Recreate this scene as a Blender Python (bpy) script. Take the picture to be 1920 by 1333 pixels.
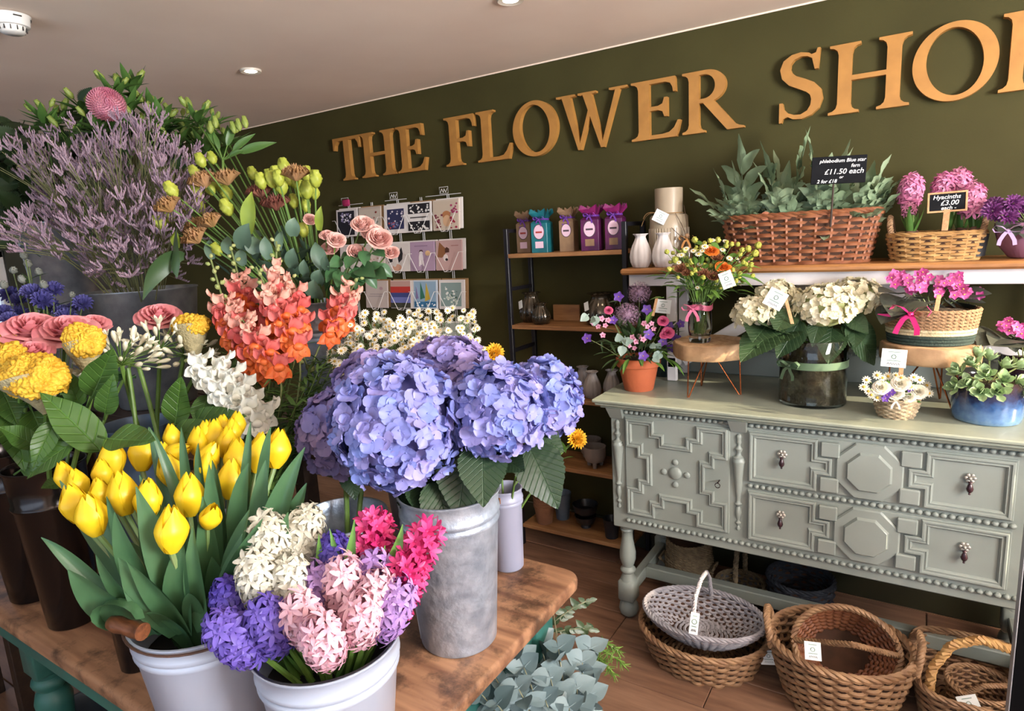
import bpy, bmesh, math, random
from mathutils import Vector, Matrix, noise
random.seed(7)
for o in list(bpy.data.objects): bpy.data.objects.remove(o)
scene = bpy.context.scene
COL = scene.collection
PI = math.pi
R = math.radians
# ------------------------------------------------------------------ camera
FPX = 1190.0
CAM = Vector((0.0, 0.0, 1.62))
_y, _p, _r = R(32.94), R(10.64), R(-3.23)
_f = Vector((-math.sin(_y)*math.cos(_p), math.cos(_y)*math.cos(_p), -math.sin(_p)))
_rt = Vector((math.cos(_y), math.sin(_y), 0)); _up = _rt.cross(_f)
RT = _rt*math.cos(_r) + _up*math.sin(_r); UP = _up*math.cos(_r) - _rt*math.sin(_r); FW = _f
cd = bpy.data.cameras.new('camera'); cam = bpy.data.objects.new('camera', cd); COL.objects.link(cam)
cd.sensor_width = 36; cd.lens = 36*FPX/1920; cd.clip_start = .02
m3 = Matrix((RT, UP, -FW)).transposed()
cam.matrix_world = Matrix.Translation(CAM) @ m3.to_4x4()
scene.camera = cam
# ------------------------------------------------------------------ world, sun, window light, exposure
w = bpy.data.worlds.new('world'); scene.world = w; w.use_nodes = True
bg = w.node_tree.nodes['Background']; bg.inputs[0].default_value = (.62, .74, 1, 1); bg.inputs[1].default_value = 1.0
sd = bpy.data.lights.new('sun', 'SUN'); sd.energy = 9.0; sd.angle = R(.8); sd.color = (1, .82, .58)
sun = bpy.data.objects.new('sun', sd); COL.objects.link(sun)
sun.rotation_euler = Vector((-.95, -.02, -.30)).to_track_quat('-Z', 'Y').to_euler()
def area(name, loc, target, sx, sy, power, col):
    d = bpy.data.lights.new(name, 'AREA'); d.shape = 'RECTANGLE'; d.size = sx; d.size_y = sy; d.energy = power; d.color = col
    o = bpy.data.objects.new(name, d); COL.objects.link(o); o.location = loc
    o.rotation_euler = (Vector(target)-Vector(loc)).to_track_quat('-Z', 'Z').to_euler(); return o
area('window_daylight_right', (2.78, .55, 1.80), (1.95, .55, 2.9), 1.55, .98, 370, (.95, .96, 1))
area('window_daylight_front', (-.6, -2.38, 1.35), (-.6, -1.55, 3.4), 4.2, 1.9, 66, (.58, .78, 1))
vs = scene.view_settings
vs.view_transform = 'Standard'; vs.look = 'None'; vs.gamma = 1; vs.use_curve_mapping = False; vs.exposure = .3
# ------------------------------------------------------------------ measuring helpers (pixel of the 1920x1333 photo -> point in the room)
def ray(x, y): return FW*FPX + RT*(x-960) - UP*(y-666)
def az(x, y, z): d = ray(x, y); return CAM + d*((z-CAM.z)/d.z)
def ay(x, y, Y): d = ray(x, y); return CAM + d*(Y/d.y)
def P(x, y, depth): return CAM + ray(x, y)*(depth/FPX)
def px(p): d = Vector(p)-CAM; z = d.dot(FW); return (960+FPX*d.dot(RT)/z, 666-FPX*d.dot(UP)/z)
def rnd(a, b): return random.uniform(a, b)
def V(*a): return Vector(a)
# ------------------------------------------------------------------ mesh builder
class MB:
    def __init__(s): s.v = []; s.f = []; s.m = []
    def add(s, vs, fs, mi=0, M=None):
        o = len(s.v)
        s.v += [tuple(M @ Vector(v)) for v in vs] if M else [tuple(v) for v in vs]
        s.f += [tuple(i+o for i in f) for f in fs]; s.m += [mi]*len(fs)
    def put(s, b, M, mi=None):
        o = len(s.v); s.v += [tuple(M @ Vector(v)) for v in b.v]
        s.f += [tuple(i+o for i in f) for f in b.f]; s.m += b.m if mi is None else [mi]*len(b.f)
    def box(s, lo, hi, mi=0, M=None):
        x0, y0, z0 = lo; x1, y1, z1 = hi
        s.add([(x0,y0,z0),(x1,y0,z0),(x1,y1,z0),(x0,y1,z0),(x0,y0,z1),(x1,y0,z1),(x1,y1,z1),(x0,y1,z1)],
              [(3,2,1,0),(4,5,6,7),(0,1,5,4),(1,2,6,5),(2,3,7,6),(3,0,4,7)], mi, M)
    def cbox(s, lo, hi, b=.004, mi=0, M=None):
        bm = bmesh.new(); pts = []
        for sx in (0,1):
            for sy in (0,1):
                for sz in (0,1):
                    c = [(lo[0],hi[0])[sx],(lo[1],hi[1])[sy],(lo[2],hi[2])[sz]]
                    for k in range(3):
                        q = list(c)
                        for j, sj in enumerate((sx,sy,sz)):
                            if j != k: q[j] += b if sj == 0 else -b
                        pts.append(bm.verts.new(q))
        bmesh.ops.convex_hull(bm, input=pts); bmesh.ops.dissolve_limit(bm, angle_limit=.01, verts=bm.verts, edges=bm.edges)
        bm.verts.index_update()
        s.add([v.co[:] for v in bm.verts], [[v.index for v in f.verts] for f in bm.faces], mi, M); bm.free()
    def prism(s, poly, y0, y1, mi=0, M=None, bev=0):
        # poly: counter-clockwise (x,z) seen from -y ; extruded from y0 (front) to y1 (back)
        n = len(poly); vs = [(x,y0,z) for x,z in poly]+[(x,y1,z) for x,z in poly]
        fs = [tuple(range(n)), tuple(range(2*n-1,n-1,-1))]+[(i,i+n,(i+1)%n+n,(i+1)%n) for i in range(n)]
        s.add(vs, fs, mi, M)
    def tube(s, path, rad, n=6, mi=0, caps=True, M=None):
        path = [Vector(p) for p in path]; k = len(path)
        if not hasattr(rad, '__len__'): rad = [rad]*k
        vs = []; t0 = (path[1]-path[0]).normalized()
        u = t0.orthogonal().normalized()
        for i in range(k):
            t = (path[min(i+1,k-1)]-path[max(i-1,0)])
            t = t.normalized() if t.length > 1e-9 else t0
            u = (u - t*u.dot(t)); u = u.normalized() if u.length > 1e-6 else t.orthogonal().normalized()
            b = t.cross(u)
            for j in range(n):
                a = 2*PI*j/n; vs.append(path[i]+(u*math.cos(a)+b*math.sin(a))*rad[i])
        fs = [(i*n+j, i*n+(j+1)%n, (i+1)*n+(j+1)%n, (i+1)*n+j) for i in range(k-1) for j in range(n)]
        if caps: fs += [tuple(range(n-1,-1,-1)), tuple((k-1)*n+j for j in range(n))]
        s.add(vs, fs, mi, M)
    def ring(s, path, rad, n=5, mi=0):
        # closed tube
        path = [Vector(p) for p in path]; k = len(path); vs = []; u = None
        for i in range(k):
            t = (path[(i+1)%k]-path[i-1]).normalized()
            if u is None: u = t.orthogonal().normalized() if abs(t.z) > .9 else (V(0,0,1)-t*t.z).normalized()
            else: u = V(0,0,1)-t*t.z; u = u.normalized() if u.length > .1 else t.orthogonal().normalized()
            b = t.cross(u)
            for j in range(n):
                a = 2*PI*j/n; vs.append(path[i]+(u*math.cos(a)+b*math.sin(a))*rad)
        s.add(vs, [(i*n+j, i*n+(j+1)%n, ((i+1)%k)*n+(j+1)%n, ((i+1)%k)*n+j) for i in range(k) for j in range(n)], mi)
    def lathe(s, prof, n=32, mi=0, c=(0,0,0), M=None, rfn=None):
        vs = []; c = Vector(c); k = len(prof)
        for r, z in prof:
            for j in range(n):
                a = 2*PI*j/n; rr = r*(rfn(a,z) if rfn else 1)
                vs.append(c+V(rr*math.cos(a), rr*math.sin(a), z))
        fs = [(i*n+j, i*n+(j+1)%n, (i+1)*n+(j+1)%n, (i+1)*n+j) for i in range(k-1) for j in range(n)]
        if prof[0][0] > 1e-6: fs.append(tuple(range(n-1,-1,-1)))
        if prof[-1][0] > 1e-6 and prof[-1][1] >= prof[-2][1]: fs.append(tuple((k-1)*n+j for j in range(n)))
        s.add(vs, fs, mi, M)
    def ell(s, c, r, nu=10, nv=6, mi=0, M=None):
        c = Vector(c); r = (r,r,r) if not hasattr(r,'__len__') else r
        vs = [c+V(0,0,-r[2])]
        for i in range(1,nv):
            a = -PI/2+PI*i/nv
            for j in range(nu):
                b = 2*PI*j/nu; vs.append(c+V(r[0]*math.cos(a)*math.cos(b), r[1]*math.cos(a)*math.sin(b), r[2]*math.sin(a)))
        vs.append(c+V(0,0,r[2])); L = len(vs)-1
        fs = [(0,1+(j+1)%nu,1+j) for j in range(nu)]
        fs += [(1+i*nu+j,1+i*nu+(j+1)%nu,1+(i+1)*nu+(j+1)%nu,1+(i+1)*nu+j) for i in range(nv-2) for j in range(nu)]
        fs += [(1+(nv-2)*nu+j,1+(nv-2)*nu+(j+1)%nu,L) for j in range(nu)]
        s.add(vs, fs, mi, M)
    def sheet(s, fn, nu, nv, mi=0, M=None):
        vs = [fn(i/nu, j/nv) for j in range(nv+1) for i in range(nu+1)]; w_ = nu+1
        s.add(vs, [(j*w_+i, j*w_+i+1, (j+1)*w_+i+1, (j+1)*w_+i) for j in range(nv) for i in range(nu)], mi, M)
    def mesh(s, name, mats, smooth=True, angle=45, off=None):
        me = bpy.data.meshes.new(name)
        vs = s.v if off is None else [(x-off[0], y-off[1], z-off[2]) for x,y,z in s.v]
        me.from_pydata(vs, [], s.f)
        for m in (mats if isinstance(mats,(list,tuple)) else [mats]): me.materials.append(m)
        if max(s.m, default=0): me.polygons.foreach_set('material_index', s.m)
        me.update()
        if smooth:
            me.polygons.foreach_set('use_smooth', [True]*len(s.f))
            if angle < 180: me.set_sharp_from_angle(angle=R(angle))
        return me
ORG = {}
LABELS = {}
def tag(o, label, cat, group=None, kind=None):
    o['label'] = label; o['category'] = cat
    if group: o['group'] = group
    if kind: o['kind'] = kind
    return o
def thing(name, label, cat, loc, group=None):
    o = bpy.data.objects.new(name, None); COL.objects.link(o); o.empty_display_size = .02
    o.location = loc; ORG[o] = Vector(loc); return tag(o, label, cat, group)
def part(mb, name, mat, parent, smooth=True, angle=45, label=None, kind=None):
    L = ORG[parent]; o = bpy.data.objects.new(name, mb.mesh(name, mat, smooth, angle, L)); COL.objects.link(o)
    o.parent = parent; ORG[o] = L
    if label: o['label'] = label
    if kind: o['kind'] = kind
    return o
def inst(me, name, parent, M, label=None):
    o = bpy.data.objects.new(name, me); COL.objects.link(o); o.parent = parent
    o.matrix_basis = Matrix.Translation(-ORG[parent]) @ M
    if label: o['label'] = label
    return o
def solo(mb, name, mat, label, cat, group=None, loc=None, smooth=True, angle=45, kind=None):
    if loc is None:
        n = len(mb.v); loc = V(sum(v[0] for v in mb.v)/n, sum(v[1] for v in mb.v)/n, min(v[2] for v in mb.v))
    o = bpy.data.objects.new(name, mb.mesh(name, mat, smooth, angle, loc)); COL.objects.link(o); o.location = loc
    ORG[o] = Vector(loc); return tag(o, label, cat, group, kind)
def struct(mb, name, mat, smooth=False):
    o = bpy.data.objects.new(name, mb.mesh(name, mat, smooth)); COL.objects.link(o); ORG[o] = V(0,0,0); o['kind'] = 'structure'; return o
def fz(pos, z, roll=0, s=1):          # local Z along z
    z = Vector(z).normalized(); x = z.orthogonal().normalized(); y = z.cross(x)
    M = Matrix((x,y,z)).transposed().to_4x4() @ Matrix.Rotation(roll,4,'Z') @ Matrix.Scale(s,4)
    return Matrix.Translation(pos) @ M
def fy(pos, y, up=(0,0,1), s=1, sx=None, roll=0):      # local Y along y, local Z near up
    y = Vector(y).normalized(); up = Vector(up); z = up - y*up.dot(y)
    z = z.normalized() if z.length > 1e-4 else y.orthogonal().normalized(); x = y.cross(z)
    M = Matrix((x,y,z)).transposed().to_4x4() @ Matrix.Rotation(roll,4,'Y')
    S = Matrix.Diagonal((sx or s, s, s, 1))
    return Matrix.Translation(pos) @ M @ S
def bez(p0, p1, p2, n=8):
    p0,p1,p2 = Vector(p0),Vector(p1),Vector(p2)
    return [p0*(1-t)**2+p1*2*t*(1-t)+p2*t*t for t in [i/n for i in range(n+1)]]
def mid(a, b, t=.5): return Vector(a)*(1-t)+Vector(b)*t
def blade(mb, path, width, side=None, fold=.25, mi=0, base=.35, tip=1.4, wave=0, na=4):
    # strip leaf along a path
    n = len(path); vs = []
    for i, p in enumerate(path):
        p = Vector(p); t = (Vector(path[min(i+1,n-1)])-Vector(path[max(i-1,0)])).normalized()
        sd_ = Vector(side) if side else t.cross(V(0,0,1))
        sd_ = sd_-t*sd_.dot(t); sd_ = sd_.normalized() if sd_.length > 1e-4 else t.orthogonal().normalized()
        nm = sd_.cross(t)
        u = i/(n-1); wd = width*.5*max(.03, (math.sin(PI*min(1,(u*(1-base*.3)+base*.3)))**.8)*(1 if u < .5 else (1-(2*u-1)**2.2*.35)))
        if u > .97: wd = width*.02
        for j in range(na+1):
            c = 2*j/na-1
            vs.append(p+sd_*wd*c+nm*(abs(c)**1.5*fold*wd+math.sin(u*9+c*2)*wave*wd*abs(c)))
    k = na+1
    mb.add(vs, [(i*k+j,i*k+j+1,(i+1)*k+j+1,(i+1)*k+j) for i in range(n-1) for j in range(na)], mi)
ORDW = ['', 'second ', 'third ', 'fourth ', 'fifth ', 'sixth ', 'seventh ', 'eighth ', 'ninth ', 'tenth ', 'eleventh ', 'twelfth ', 'thirteenth ', 'fourteenth ', 'fifteenth ', 'sixteenth ', 'seventeenth ', 'eighteenth ']
def fromleft(i, n):
    return 'leftmost' if i == 0 else 'rightmost' if i == n-1 else ORDW[i]+'from the left'
def relabel(objs, fmt, rows=None):
    # unique labels by place in the picture: rows = list of row names from near to far
    items = [(o, px(p)) for o, p in objs]
    if rows:
        items.sort(key=lambda t: -t[1][1]); n = len(items); k = len(rows)
        groups = [items[i*n//k:(i+1)*n//k] for i in range(k)]
    else: groups = [items]; rows = ['']
    for g, rn in zip(groups, rows):
        g.sort(key=lambda t: t[1][0])
        for i, (o, _) in enumerate(g): o['label'] = fmt.format(fromleft(i, len(g)), rn)
# ------------------------------------------------------------------ materials
def lin(h):
    h = h.lstrip('#'); c = [int(h[i:i+2],16)/255 for i in (0,2,4)]
    return tuple((x/12.92 if x <= .04045 else ((x+.055)/1.055)**2.4) for x in c)+(1,)
MATS = {}
def mat(name, a, b=None, rough=.6, scale=8, metal=0, bump=0, bscale=None, detail=3, rand=0, trans=0, spec=.5, stretch=None, lo=.35, hi=.65, coat=0, sheen=0):
    if name in MATS: return MATS[name]
    m = bpy.data.materials.new(name); m.use_nodes = True; nt = m.node_tree; N = nt.nodes; L = nt.links
    bs = N['Principled BSDF']; bs.inputs['Roughness'].default_value = rough; bs.inputs['Metallic'].default_value = metal
    bs.inputs['Specular IOR Level'].default_value = spec
    if coat: bs.inputs['Coat Weight'].default_value = coat; bs.inputs['Coat Roughness'].default_value = .08
    ca = lin(a); cb = lin(b or a)
    tc = N.new('ShaderNodeTexCoord'); co = tc.outputs['Object']
    if stretch:
        mp = N.new('ShaderNodeMapping'); mp.inputs['Scale'].default_value = stretch; L.new(co, mp.inputs[0]); co = mp.outputs[0]
    out = None
    if b:
        nz = N.new('ShaderNodeTexNoise'); nz.inputs['Scale'].default_value = scale; nz.inputs['Detail'].default_value = detail; L.new(co, nz.inputs[0])
        mr = N.new('ShaderNodeMapRange'); mr.inputs[1].default_value = lo; mr.inputs[2].default_value = hi; L.new(nz.outputs[0], mr.inputs[0])
        f = mr.outputs[0]
        if rand:
            oi = N.new('ShaderNodeObjectInfo'); mx = N.new('ShaderNodeMix'); mx.inputs[0].default_value = rand
            L.new(f, mx.inputs[2]); L.new(oi.outputs['Random'], mx.inputs[3]); f = mx.outputs[0]
        cm = N.new('ShaderNodeMix'); cm.data_type = 'RGBA'; L.new(f, cm.inputs[0]); cm.inputs[6].default_value = ca; cm.inputs[7].default_value = cb
        out = cm.outputs[2]; L.new(out, bs.inputs['Base Color'])
    else: bs.inputs['Base Color'].default_value = ca
    if bump:
        n2 = N.new('ShaderNodeTexNoise'); n2.inputs['Scale'].default_value = bscale or scale*4; n2.inputs['Detail'].default_value = 4; L.new(co, n2.inputs[0])
        bp = N.new('ShaderNodeBump'); bp.inputs['Strength'].default_value = bump; bp.inputs['Distance'].default_value = .01; L.new(n2.outputs[0], bp.inputs['Height']); L.new(bp.outputs[0], bs.inputs['Normal'])
    if trans:
        tr = N.new('ShaderNodeBsdfTranslucent'); ms = N.new('ShaderNodeMixShader'); ms.inputs[0].default_value = trans
        if out: L.new(out, tr.inputs[0])
        else: tr.inputs[0].default_value = ca
        L.new(bs.outputs[0], ms.inputs[1]); L.new(tr.outputs[0], ms.inputs[2]); L.new(ms.outputs[0], N['Material Output'].inputs[0])
    MATS[name] = m; return m
def veinmat(name, a, b, k=1.1, freq=55, rough=.45, bump=.5, trans=.12):
    # leaf: local x across, y along; side veins and midrib
    if name in MATS: return MATS[name]
    m = bpy.data.materials.new(name); m.use_nodes = True; nt = m.node_tree; N = nt.nodes; L = nt.links; bs = N['Principled BSDF']
    bs.inputs['Roughness'].default_value = rough
    tc = N.new('ShaderNodeTexCoord'); sp = N.new('ShaderNodeSeparateXYZ'); L.new(tc.outputs['Object'], sp.inputs[0])
    def mth(op, x, y=None, y2=None):
        n = N.new('ShaderNodeMath'); n.operation = op
        for i, q in enumerate((x,y,y2)):
            if q is None: continue
            if isinstance(q,(int,float)): n.inputs[i].default_value = q
            else: L.new(q, n.inputs[i])
        return n.outputs[0]
    ax = mth('ABSOLUTE', sp.outputs[0]); ph = mth('MULTIPLY', mth('SUBTRACT', sp.outputs[1], mth('MULTIPLY', ax, k)), freq)
    s_ = mth('ABSOLUTE', mth('SINE', mth('MULTIPLY', ph, PI)))
    v = mth('SUBTRACT', 1, mth('MINIMUM', 1, mth('MULTIPLY', s_, 3.2)))
    mr = mth('SUBTRACT', 1, mth('MINIMUM', 1, mth('MULTIPLY', ax, 600)))
    vv = mth('MAXIMUM', v, mr)
    nz = N.new('ShaderNodeTexNoise'); nz.inputs['Scale'].default_value = 25; L.new(tc.outputs['Object'], nz.inputs[0])
    oi = N.new('ShaderNodeObjectInfo')
    f = mth('ADD', mth('MULTIPLY', vv, .55), mth('ADD', mth('MULTIPLY', nz.outputs[0], .3), mth('MULTIPLY', oi.outputs['Random'], .25)))
    cm = N.new('ShaderNodeMix'); cm.data_type = 'RGBA'; L.new(f, cm.inputs[0]); cm.inputs[6].default_value = lin(a); cm.inputs[7].default_value = lin(b); L.new(cm.outputs[2], bs.inputs['Base Color'])
    bp = N.new('ShaderNodeBump'); bp.inputs['Strength'].default_value = bump; bp.inputs['Distance'].default_value = .004; bp.invert = True
    L.new(vv, bp.inputs['Height']); L.new(bp.outputs[0], bs.inputs['Normal'])
    tr = N.new('ShaderNodeBsdfTranslucent'); L.new(cm.outputs[2], tr.inputs[0]); ms = N.new('ShaderNodeMixShader'); ms.inputs[0].default_value = trans
    L.new(bs.outputs[0], ms.inputs[1]); L.new(tr.outputs[0], ms.inputs[2]); L.new(ms.outputs[0], N['Material Output'].inputs[0])
    MATS[name] = m; return m
def woodmat(name, a, b, axis='X', scale=6, rough=.5, stain=None, rand=.0):
    if name in MATS: return MATS[name]
    m = bpy.data.materials.new(name); m.use_nodes = True; nt = m.node_tree; N = nt.nodes; L = nt.links; bs = N['Principled BSDF']
    bs.inputs['Roughness'].default_value = rough
    tc = N.new('ShaderNodeTexCoord'); mp = N.new('ShaderNodeMapping')
    st = {'X':(.12,1,1),'Y':(1,.12,1),'Z':(1,1,.12)}[axis]; mp.inputs['Scale'].default_value = st
    oi = N.new('ShaderNodeObjectInfo'); va = N.new('ShaderNodeVectorMath'); va.operation = 'SCALE'; va.inputs[0].default_value = (13,7,5); L.new(oi.outputs['Random'], va.inputs['Scale'])
    vb = N.new('ShaderNodeVectorMath'); L.new(tc.outputs['Object'], vb.inputs[0]); L.new(va.outputs[0], vb.inputs[1]); L.new(vb.outputs[0], mp.inputs[0])
    n1 = N.new('ShaderNodeTexNoise'); n1.inputs['Scale'].default_value = scale; n1.inputs['Detail'].default_value = 2; L.new(mp.outputs[0], n1.inputs[0])
    sn = N.new('ShaderNodeMath'); sn.operation = 'SINE'; ml = N.new('ShaderNodeMath'); ml.operation = 'MULTIPLY'; ml.inputs[1].default_value = 42; L.new(n1.outputs[0], ml.inputs[0]); L.new(ml.outputs[0], sn.inputs[0])
    n2 = N.new('ShaderNodeTexNoise'); n2.inputs['Scale'].default_value = scale*14; n2.inputs['Detail'].default_value = 3; L.new(mp.outputs[0], n2.inputs[0])
    ad = N.new('ShaderNodeMath'); ad.operation = 'MULTIPLY_ADD'; ad.inputs[1].default_value = .18; L.new(sn.outputs[0], ad.inputs[0]); L.new(n2.outputs[0], ad.inputs[2])
    rr = N.new('ShaderNodeMath'); rr.operation = 'MULTIPLY_ADD'; rr.inputs[1].default_value = rand; L.new(oi.outputs['Random'], rr.inputs[0]); L.new(ad.outputs[0], rr.inputs[2])
    mr = N.new('ShaderNodeMapRange'); mr.inputs[1].default_value = .2; mr.inputs[2].default_value = .85+rand; L.new(rr.outputs[0], mr.inputs[0])
    cm = N.new('ShaderNodeMix'); cm.data_type = 'RGBA'; L.new(mr.outputs[0], cm.inputs[0]); cm.inputs[6].default_value = lin(a); cm.inputs[7].default_value = lin(b)
    col = cm.outputs[2]
    if stain:
        n3 = N.new('ShaderNodeTexNoise'); n3.inputs['Scale'].default_value = 7; n3.inputs['Detail'].default_value = 6; n3.inputs['Roughness'].default_value = .7; L.new(tc.outputs['Object'], n3.inputs[0])
        m3_ = N.new('ShaderNodeMapRange'); m3_.inputs[1].default_value = .48; m3_.inputs[2].default_value = .60; L.new(n3.outputs[0], m3_.inputs[0])
        c2 = N.new('ShaderNodeMix'); c2.data_type = 'RGBA'; ms = N.new('ShaderNodeMath'); ms.operation = 'MULTIPLY'; ms.inputs[1].default_value = .75; L.new(m3_.outputs[0], ms.inputs[0]); L.new(ms.outputs[0], c2.inputs[0])
        L.new(col, c2.inputs[6]); c2.inputs[7].default_value = lin(stain); col = c2.outputs[2]
    L.new(col, bs.inputs['Base Color'])
    bp = N.new('ShaderNodeBump'); bp.inputs['Strength'].default_value = .15; bp.inputs['Distance'].default_value = .004; L.new(n2.outputs[0], bp.inputs['Height']); L.new(bp.outputs[0], bs.inputs['Normal'])
    MATS[name] = m; return m
def glass(name, tint='#f2faf4', rough=.02):
    if name in MATS: return MATS[name]
    m = bpy.data.materials.new(name); m.use_nodes = True; bs = m.node_tree.nodes['Principled BSDF']
    bs.inputs['Transmission Weight'].default_value = 1; bs.inputs['Roughness'].default_value = rough; bs.inputs['IOR'].default_value = 1.45; bs.inputs['Base Color'].default_value = lin(tint)
    MATS[name] = m; return m
def emit(name, c, s):
    if name in MATS: return MATS[name]
    m = bpy.data.materials.new(name); m.use_nodes = True; bs = m.node_tree.nodes['Principled BSDF']
    bs.inputs['Base Color'].default_value = lin(c); bs.inputs['Emission Color'].default_value = lin(c); bs.inputs['Emission Strength'].default_value = s
    MATS[name] = m; return m
# ================================================================== THE ROOM
WALL_Y, CEIL, XL, XR, YF = 2.90, 2.445, -5.5, 2.8, -2.4
M_wall = mat('olive green wall paint', '#444022', '#3e3a1e', rough=.7, scale=3, bump=.05, bscale=120, spec=.15)
M_ceil = mat('warm tinted white ceiling plaster', '#fce8d3', '#f6e0cb', rough=.9, scale=2, bump=.12, bscale=3)  # warm bounce light is put into the white plaster's tint
M_darkwall = mat('dark green side wall paint', '#2e2f20', '#292a1c', rough=.7, scale=2)
M_white = mat('white painted trim', '#e6e3de', '#dcd9d4', rough=.45, scale=6)
mb = MB(); mb.box((XL-.1,YF-.1,-.06),(XR+.1,WALL_Y+.1,-.0125)); floor = struct(mb, 'floor', mat('dark floor underlay', '#1c130d', rough=.9))
M_plank = woodmat('brown laminate floor plank', '#654838', '#97755e', 'X', 5, .42, rand=.35)
pm = MB(); PLW, PLL = .192, 1.285; pm.cbox((0,0,-.012),(PLL-.003,PLW-.003,0),.0018); plank_me = pm.mesh('plank', M_plank, False)
j = 0; y = .0
while y < WALL_Y-.001:
    off = [0,.43,.86,.21,.64][j % 5]
    x = -4.4-off
    while x < XR-.2:
        inst(plank_me, 'plank', floor, Matrix.Translation((x,y,0)) @ Matrix.Diagonal((1,min(1,(WALL_Y-y)/PLW),1,1)))
        x += PLL
    y += PLW; j += 1
mb = MB(); mb.box((XL,YF,-.012),(XR,0,0)); mb.box((XL,0,-.012),(-4.9,WALL_Y,-.0005)); part(mb,'floor_beyond',M_plank,floor,False)
mb = MB(); mb.box((XL-.1,YF-.1,CEIL),(XR+.1,WALL_Y+.1,CEIL+.1)); struct(mb, 'ceiling', M_ceil)
mb = MB(); mb.box((XL-.1,WALL_Y,0),(XR+.1,WALL_Y+.12,CEIL)); struct(mb, 'wall_back', M_wall)
def wall_with_opening(name, axis, c, t, a0, a1, o0, o1, z0, z1, m):
    mb = MB()
    for (p0,p1,q0,q1) in ((a0,o0,0,CEIL),(o1,a1,0,CEIL),(o0,o1,0,z0),(o0,o1,z1,CEIL)):
        if axis == 'x': mb.box((c,p0,q0),(c+t,p1,q1))
        else: mb.box((p0,c,q0),(p1,c+t,q1))
    return struct(mb, name, m)
wall_with_opening('wall_left','x',XL-.12,.12,YF,WALL_Y,.7,1.93,.95,1.72,M_darkwall)
M_cream = mat('cream wall paint', '#e6dfd2', rough=.7)
wr_ = wall_with_opening('wall_right','x',XR,.12,YF,1.55,-1.35,1.35,1.3,2.33,M_cream)
mb = MB()
for lo,hi in (((XR,1.55,0),(XR+.12,1.70,CEIL)),((XR,2.78,0),(XR+.12,WALL_Y,CEIL)),((XR,1.70,0),(XR+.12,2.78,1.3)),((XR,1.70,2.33),(XR+.12,2.78,CEIL))): mb.box(lo,hi)
part(mb,'wall_section',M_cream,wr_,False)
mb = MB(); mb.box((XR+1.2,-5,0),(XR+1.4,1.62,4.2)); struct(mb,'sun_block_wall',mat('pale added sun block wall','#c9c2b4',rough=.9))  # unseen wall added outside to block the sun from the table buckets
wall_with_opening('wall_front','y',YF-.12,.12,XL,XR,-2.75,1.55,.35,2.33,M_cream)
def win(name, axis, c, o0, o1, z0, z1, n, m):
    mb = MB(); w_ = .05
    def bx(a,b,z_0,z_1):
        if axis == 'x': mb.cbox((c-.03,a,z_0),(c+.03,b,z_1),.004)
        else: mb.cbox((a,c-.03,z_0),(b,c+.03,z_1),.004)
    bx(o0,o1,z0,z0+w_); bx(o0,o1,z1-w_,z1); bx(o0,o0+w_,z0,z1); bx(o1-w_,o1,z0,z1)
    for i in range(1,n): a = o0+(o1-o0)*i/n; bx(a-.02,a+.02,z0,z1)
    struct(mb, name, m)
win('window_1','x',XL-.06,.7,1.93,.95,1.72,2,M_white)
win('window_2','x',XR+.06,-1.35,1.35,1.3,2.33,2,M_white)
win('added_sun_window','x',XR+.06,1.70,2.78,1.3,2.33,1,M_white)  # unseen window added to let low sun rake the sideboard top
win('window_3','y',YF-.06,-2.75,1.55,.35,2.33,4,M_white)
mb = MB(); mb.cbox((XL,WALL_Y-.018,0),(XR,WALL_Y,.13),.004); struct(mb,'baseboard_back',mat('dark olive gloss trim','#2f3021',rough=.4))
mb = MB(); mb.cbox((XL,WALL_Y-.006,CEIL-.006),(XR,WALL_Y,CEIL),.001); struct(mb,'trim_1',M_ceil)
# ---- ceiling fittings
M_lamp = emit('lit lamp lens', '#fff1d6', 26)
M_brass = mat('white lamp ring', '#d8cdbd', rough=.4)
for (x,y,lb) in ((470,131,'lit recessed ceiling downlight above the lisianthus display'),(957,-3,'recessed ceiling downlight cut by the top edge of the picture'),(45,272,'small distant lit downlight beside dark foliage at far left')):
    p = az(x,y,CEIL); t = thing('ceiling_downlight', lb, 'downlight', (p.x,p.y,CEIL-.008), 'recessed ceiling downlights')
    mb = MB(); mb.lathe([(.034,.0),(.046,-.003),(.048,.004),(.048,.008),(.034,.008)],28,0,(p.x,p.y,CEIL-.006)); part(mb,'trim_ring',M_brass,t)
    mb = MB(); mb.lathe([(0,-.002),(.02,-.0015),(.033,.001),(.033,.006)],24,0,(p.x,p.y,CEIL-.006)); part(mb,'lens',M_lamp,t)
    ld = bpy.data.lights.new('downlight_beam','SPOT'); ld.energy = 9; ld.color = (1,.80,.55); ld.spot_size = R(110); ld.spot_blend = .8; ld.shadow_soft_size = .03
    lo = bpy.data.objects.new('downlight_beam', ld); COL.objects.link(lo); lo.parent = t; lo.location = (0,0,-.03)
p = az(18,28,CEIL); t = thing('smoke_detector','white round smoke detector on the ceiling at top left','smoke detector',(p.x,p.y,CEIL-.06))
M_plast = mat('white plastic','#e9e4da',rough=.4)
mb = MB(); mb.lathe([(.05,-.035),(.052,-.034),(.056,-.006),(.060,0),(.056,.0)],36,0,(p.x,p.y,CEIL-.002)); part(mb,'base',M_plast,t)
mb = MB(); mb.lathe([(0,-.058),(.030,-.057),(.036,-.052),(.041,-.036),(.041,-.034)],36,0,(p.x,p.y,CEIL-.002)); part(mb,'cap',M_plast,t)
M_slot = mat('dark slot','#3a3530',rough=.8)
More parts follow.
